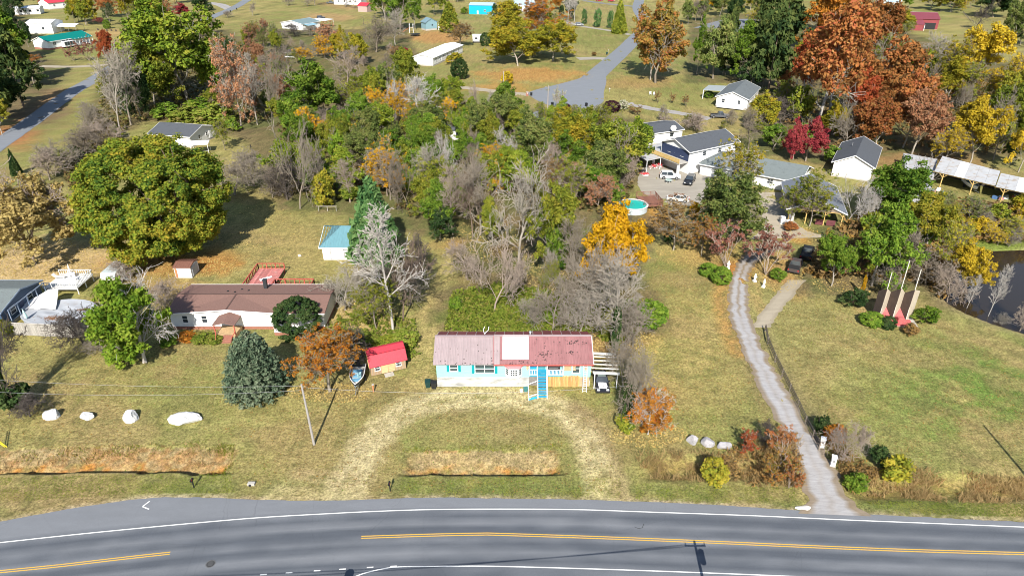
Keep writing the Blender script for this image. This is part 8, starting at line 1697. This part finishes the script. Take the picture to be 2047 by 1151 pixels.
G1 = ('grey', 'silver', 'mauve', 'pink')
fill(MID, 52, [('bare', None), ('brush', None), ('bare', None)], "leafless grey understorey tree in the middle woods", "leafless trees of the middle woods", 1, (5, 10), (.6, .9), G1)
fill(MID, 108, [('open', 'olive'), ('open', 'fresh'), ('open', 'graygreen'), ('round', 'green'), ('open', 'fresh'), ('open', 'green'), ('semi', 'olive'), ('semi', 'gold')], "leafy olive understorey tree in the middle woods", "leafy trees of the middle woods", 12, (6, 11), (.75, 1.1), G1)
fill(MID, 30, [('shrub', 'olive'), ('shrub', 'graygreen'), ('shrub', 'weed'), ('shrub', 'green')], "green understorey bush in the middle woods", "understorey bushes of the middle woods", 2, (1.5, 4), (.9, 1.4))
fill([(1040, 660), (1050, 560), (1090, 470), (1270, 540), (1320, 630), (1240, 690), (1180, 660)], 26, [('brush', None), ('bare', None), ('semi', 'olive')], "leafless brush in the thicket behind the aqua house", "thicket behind the aqua house", 3, (2.5, 6), (.7, 1.0), ('grey', 'silver'))
fill(UPL, 34, [('brush', None), ('shrub', 'olive'), ('shrub', 'graygreen'), ('bare', None), ('open', 'olive'), ('round', 'dark')], "undergrowth tree in the upper thicket by the side road", "undergrowth of the upper thicket", 4, (3, 9), (.7, 1.1), ('grey', 'mauve'))
fill(GRV, 44, [('open', 'oliveyellow'), ('semi', 'rust'), ('semi', 'olive'), ('shrub', 'olive'), ('semi', 'yellow'), ('open', 'rust'), ('bare', None)], "mixed autumn tree deep in the big orange grove", "trees deep in the orange grove", 5, (6, 14), (.75, 1.1), ('grey', 'silver'))
fill([(540, 110), (560, 80), (700, 70), (820, 120), (720, 190), (570, 180)], 20, [('brush', None), ('semi', 'brown'), ('semi', 'olive'), ('bare', None)], "thin scrub tree in the brush around the gazebo", "scrub around the gazebo", 6, (3, 8), (.7, 1.1), ('pink', 'mauve', 'grey'))
fill([(1640, 560), (1680, 480), (1720, 430), (1840, 400), (1900, 480), (1880, 590), (1800, 580)], 20, [('brush', None), ('shrub', 'olive'), ('open', 'green'), ('semi', 'olive')], "brush among the trees behind the panel sculpture", "brush behind the panel sculpture", 7, (2, 6), (.8, 1.1), ('mauve', 'grey'))
fill([(1870, 420), (2060, 420), (2060, 490), (1890, 500)], 20, [('shrub', 'yellowgreen'), ('brush', None), ('shrub', 'olive'), ('semi', 'yellow')], "low thicket bush between pole sheds and pond", "thicket between sheds and pond", 8, (1.5, 4), (.9, 1.4), ('silver', 'grey'))
fill([(1380, 150), (1385, 70), (1500, 60), (1560, 100), (1550, 185), (1470, 165)], 14, [('pine', 'pine'), ('round', 'dark'), ('open', 'graygreen')], "dark pine in the group beyond the porch-side house", "pine group", 9, (10, 17), (.35, .5))
fill([(1290, 250), (1340, 235), (1420, 250), (1560, 230), (1600, 290), (1480, 262), (1380, 258)], 12, [('brush', None), ('semi', 'olive'), ('shrub', 'olive')], "scrubby bush behind the compound roofs", "scrub behind the compound", 10, (2.5, 5), (.8, 1.2), ('mauve', 'grey'))
fill([(1380, 480), (1400, 400), (1500, 390), (1530, 470), (1440, 500)], 9, [('shrub', 'graygreen'), ('semi', 'olive'), ('brush', None)], "understorey bush beneath the sprawling grey-green tree", "understorey by the yard", 11, (2, 5), (.9, 1.3), ('grey',))
fill([(-60, 250), (-60, 40), (50, 30), (90, 130), (110, 160), (40, 230)], 14, [('pine', 'pine'), ('round', 'dark'), ('open', 'olive')], "dark tree in the roadside evergreen stand", "evergreen stand by the side road", 13, (11, 18), (.4, .6))
TOP = ['open', 'round', 'semi']
for k, (pl_, n, pal, hr, lb) in enumerate((([(140, 60), (160, 2), (420, 2), (410, 30), (300, 60)], 12, ('oliveyellow', 'olive', 'rust', 'dark'), (9, 15), "autumn tree in the red roof belt"), ([(735, 40), (745, -12), (930, -12), (930, 30), (850, 50)], 9, ('green', 'olive', 'dark'), (10, 16), "leafy tree in the dark yard belt"), ([(1380, 60), (1390, -8), (1600, -8), (1570, 90)], 14, ('dark', 'graygreen', 'pine', 'yellowgreen'), (11, 18), "tall tree in the far court belt"), ([(1850, 14), (1860, -14), (2060, -14), (2060, 16), (1960, 22)], 14, ('olive', 'oliveyellow', 'dark', 'graygreen'), (8, 14), "tree in the pasture hedge wood"), ([(1015, 60), (1020, -5), (1160, -5), (1150, 40), (1110, 60)], 8, ('oliveyellow', 'orange', 'olive'), (9, 14), "ochre tree in the golden oak group"), ([(-60, 60), (-60, -5), (140, -5), (60, 30)], 12, ('dark', 'olive', 'pine'), (10, 15), "dark tree in the top corner stand"), ([(470, 110), (520, 70), (580, 120), (600, 220), (480, 240)], 16, ('olive', 'peach', 'brown', 'graygreen'), (6, 12), "mixed tree in the joining belt"), ([(2000, 250), (2060, 200), (2060, 330), (1990, 330)], 8, ('dark', 'olive', 'brown'), (6, 11), "shady tree above the lower shed"))):
    fill(pl_, int(n*1.45), [(t_, p_) for p_ in pal for t_ in TOP], lb, lb.replace("tree", "trees", 1), 40+k, hr, (.6, .95), ('grey', 'brown'))
# ---- a far wood beyond the top edge, one mass
def leaf_stuff(name, pts, mat, size, rng, per=1, clu_r=.3, upb=.6, elong=1.5, asp=(1, 1, .75)):
    V, F, cl = leaves(np.array(pts), clu_r, per, size, rng, asp=asp, upb=upb, elong=elong); o = mesh_np(name, V, F, [mat], attrs=[("clump", 'FACE', 'FLOAT', cl)]); return tag(o, kind="stuff")
r_ = np.random.default_rng(77)
pts = np.stack([r_.uniform(-520, 520, 900), 560+r_.random(900)**1.5*330, r_.uniform(1, 12, 900)], 1); leaf_stuff("far_wood", pts, LM['oliveyellow'], 1.7, r_, 22, 4.5)
# ---- ground cover: weeds in the ditches, brambles, understorey, fallen leaves
def in_px(poly, n, seed):
    P = [G(*p) for p in poly]; r = np.random.default_rng(seed); X0, X1 = min(p[0] for p in P), max(p[0] for p in P); Y0, Y1 = min(p[1] for p in P), max(p[1] for p in P); out = np.zeros((0, 2))
    while len(out) < n:
        q = np.stack([r.uniform(X0, X1, n*2), r.uniform(Y0, Y1, n*2)], 1); q = q[in_poly(q[:, 0], q[:, 1], P)]; out = np.concatenate([out, q])
    return out[:n]
def gz_arr(q): return np.array([min(ground_z(x, y), .2) for x, y in q])
def blades(name, q, mats, hgt, wid, rng, lean=.35, clump=None, kind="stuff", gap=.0):
    """upright grass or reed blades, each a bent sliver"""
    if gap: q = q[fbm(q[:, 0]*.55, q[:, 1]*.9, 61, 3)+.25*rng.random(len(q)) > gap]
    n = len(q); z = gz_arr(q); a = rng.random(n)*6.283; h = hgt*(.5+rng.random(n)); w_ = wid*(.6+.8*rng.random(n)); l = lean*rng.normal(size=(n, 2))*h[:, None]
    dx, dy = np.cos(a)*w_/2, np.sin(a)*w_/2
    b0 = np.stack([q[:, 0]-dx, q[:, 1]-dy, z-.03], 1); b1 = np.stack([q[:, 0]+dx, q[:, 1]+dy, z-.03], 1)
    t1 = np.stack([q[:, 0]+dx*.5+l[:, 0], q[:, 1]+dy*.5+l[:, 1], z+h], 1); t0 = np.stack([q[:, 0]-dx*.5+l[:, 0], q[:, 1]-dy*.5+l[:, 1], z+h*.96], 1)
    V = np.stack([b0, b1, t1, t0], 1).reshape(-1, 3); F = np.arange(n*4).reshape(n, 4); cl = fbm(q[:, 0]*.5, q[:, 1]*.5, 91, 3)*1.6-.3
    o = mesh_np(name, V, F, [mats], attrs=[("clump", 'FACE', 'FLOAT', np.clip(cl, 0, 1))]); return tag(o, kind=kind)
r_ = np.random.default_rng(88)
blades("reeds", in_px([(1265, 905), (1420, 905), (1600, 880), (1605, 975), (1480, 968), (1290, 955)], 6500, 1), LM['reed'], .55, .06, r_, .55, gap=.62)
blades("dry_reeds", in_px([(1690, 950), (1800, 930), (1930, 945), (2060, 955), (2060, 1005), (1900, 1005), (1700, 985)], 6000, 2), LM['reed'], .45, .06, r_, .6, gap=.62)
blades("ditch_grass", in_px([(-10, 915), (120, 893), (440, 885), (462, 905), (455, 935), (440, 925), (300, 908), (100, 922), (-10, 935)], 2600, 3), LM['reed'], .24, .06, r_, .6, gap=.62)
blades("ditch_rim_weeds", np.concatenate([in_px([(-10, 905), (430, 880), (462, 895), (440, 902), (-10, 918)], 900, 4), in_px([(425, 890), (468, 890), (466, 930), (430, 955), (415, 945), (448, 920)], 700, 5), in_px([(805, 893), (1130, 888), (1130, 900), (805, 905)], 700, 6)]), LM['olive'], .22, .06, r_, .6, gap=.58)
blades("verge_grass", np.concatenate([in_px([(-10, 955), (460, 945), (470, 985), (250, 988), (-10, 1005)], 7000, 7), in_px([(800, 955), (1240, 955), (1240, 995), (800, 990)], 5200, 8), in_px([(1270, 965), (1590, 975), (1590, 1012), (1270, 998)], 4200, 9), in_px([(1730, 1000), (2060, 1008), (2060, 1035), (1760, 1025)], 3500, 10)]), LM['weed'], .09, .05, r_, .7, gap=.5)
q = in_px([(905, 585), (1000, 570), (1130, 590), (1300, 640), (1230, 700), (1185, 665), (890, 662)], 2600, 11); leaf_stuff("brambles", np.column_stack([q, .15+.5*r_.random(len(q))]), LM['weed'], .26, r_, 9, .32)
q = in_px([(1440, 905), (1500, 880), (1590, 870), (1608, 975), (1500, 975), (1450, 950)], 330, 31); leaf_stuff("rusty_weeds", np.column_stack([q, .1+.75*r_.random(len(q))]), LM['brown'], .15, r_, 9, .35)
q = in_px([(1640, 870), (1690, 900), (1760, 950), (1700, 985), (1670, 930)], 260, 32); leaf_stuff("drive_edge_weeds", np.column_stack([q, .1+.5*r_.random(len(q))]), LM['brown'], .15, r_, 9, .35)
q = in_px([(640, 660), (700, 620), (830, 640), (840, 720), (690, 690)], 700, 12); leaf_stuff("tall_weeds", np.column_stack([q, .1+.4*r_.random(len(q))]), LM['weed'], .22, r_, 7, .3)
q = np.concatenate([in_px(MID, 1500, 13), in_px([(180, 260), (220, 160), (280, 80), (440, 70), (540, 120), (550, 240), (470, 260), (340, 240), (260, 250)], 1300, 14), in_px([(130, 360), (180, 250), (260, 240), (230, 300), (160, 400)], 400, 15)]); leaf_stuff("undergrowth", np.column_stack([q, .2+1.2*r_.random(len(q))]), LM['floor'], .5, r_, 14, .75)
q = np.concatenate([in_px([(1560, 230), (1640, 100), (1760, 50), (1880, 120), (2060, 160), (2060, 310), (1880, 310), (1800, 290), (1660, 320), (1560, 300)], 1500, 16), in_px([(1600, 560), (1650, 480), (1720, 430), (1860, 400), (2060, 420), (2060, 490), (1920, 495), (1890, 600), (1830, 560)], 700, 17)]); leaf_stuff("grove_undergrowth", np.column_stack([q, .2+1.3*r_.random(len(q))]), LM['brown'], .5, r_, 12, .8)
lit = []
for px, py, rx, ry, n in ((110, 520, 170, 40, 4200), (330, 535, 150, 22, 1500), (960, 480, 80, 45, 1500), (1080, 540, 60, 60, 1200), (1240, 690, 90, 30, 900), (720, 640, 80, 40, 1100), (1400, 500, 90, 40, 1400), (1560, 545, 50, 40, 900), (1060, 152, 130, 16, 2600), (1600, 470, 40, 18, 500), (660, 785, 90, 20, 800), (1295, 870, 80, 25, 500), (1700, 560, 80, 30, 800), (520, 470, 90, 60, 500)):
    a = r_.random(n)*6.283; rr = np.sqrt(r_.random(n)); X, Y = [], []
    for u, v in zip(px+np.cos(a)*rr*rx, py+np.sin(a)*rr*ry): x, y = G(u, v); lit.append((x, y, max(ground_z(x, y), -1)+.05))
leaf_stuff("fallen_leaves", lit, LM['tan'], .22, r_, 1, .05, upb=2.5, elong=1.2)
q = np.concatenate([in_px([(-20, 700), (700, 700), (1250, 780), (1600, 900), (1270, 900), (1200, 985), (700, 985), (-20, 900)], 5200, 18), in_px([(1270, 900), (1250, 700), (1320, 480), (1450, 560), (1540, 840)], 2200, 19), in_px([(1540, 640), (1600, 580), (1900, 650), (2060, 760), (2060, 940), (1700, 920)], 2600, 20), in_px([(470, 560), (560, 430), (700, 430), (900, 480), (840, 700), (680, 640)], 1800, 21)])
q = q[fbm(q[:, 0]*.12, q[:, 1]*.12, 71, 3)+.3*r_.random(len(q)) > .55]; leaf_stuff("lawn_leaves", np.column_stack([q, np.full(len(q), .06)]), LM['brown'], .15, r_, 1, .04, upb=2.5, elong=1.2)
q = np.concatenate([in_px([(-20, 700), (700, 700), (1250, 780), (1270, 900), (1200, 985), (700, 985), (-20, 900)], 9000, 22), in_px([(1270, 900), (1250, 700), (1320, 480), (1450, 560), (1540, 840)], 5000, 23), in_px([(1540, 640), (1600, 580), (1900, 650), (2060, 760), (2060, 940), (1700, 920)], 9000, 24)])
blades("lawn_tufts", q, LM['weed'], .07, .10, r_, .9, gap=.66)
blades("dry_tufts", np.concatenate([in_px([(-20, 690), (700, 690), (1250, 780), (1270, 900), (1200, 985), (700, 985), (-20, 900)], 9000, 25), in_px([(1270, 900), (1250, 700), (1320, 480), (1450, 560), (1540, 840)], 6000, 26), in_px([(1540, 640), (1600, 580), (1900, 650), (2060, 760), (2060, 940), (1700, 920)], 6000, 27)]), LM['reed'], .07, .09, r_, .9, gap=.60)
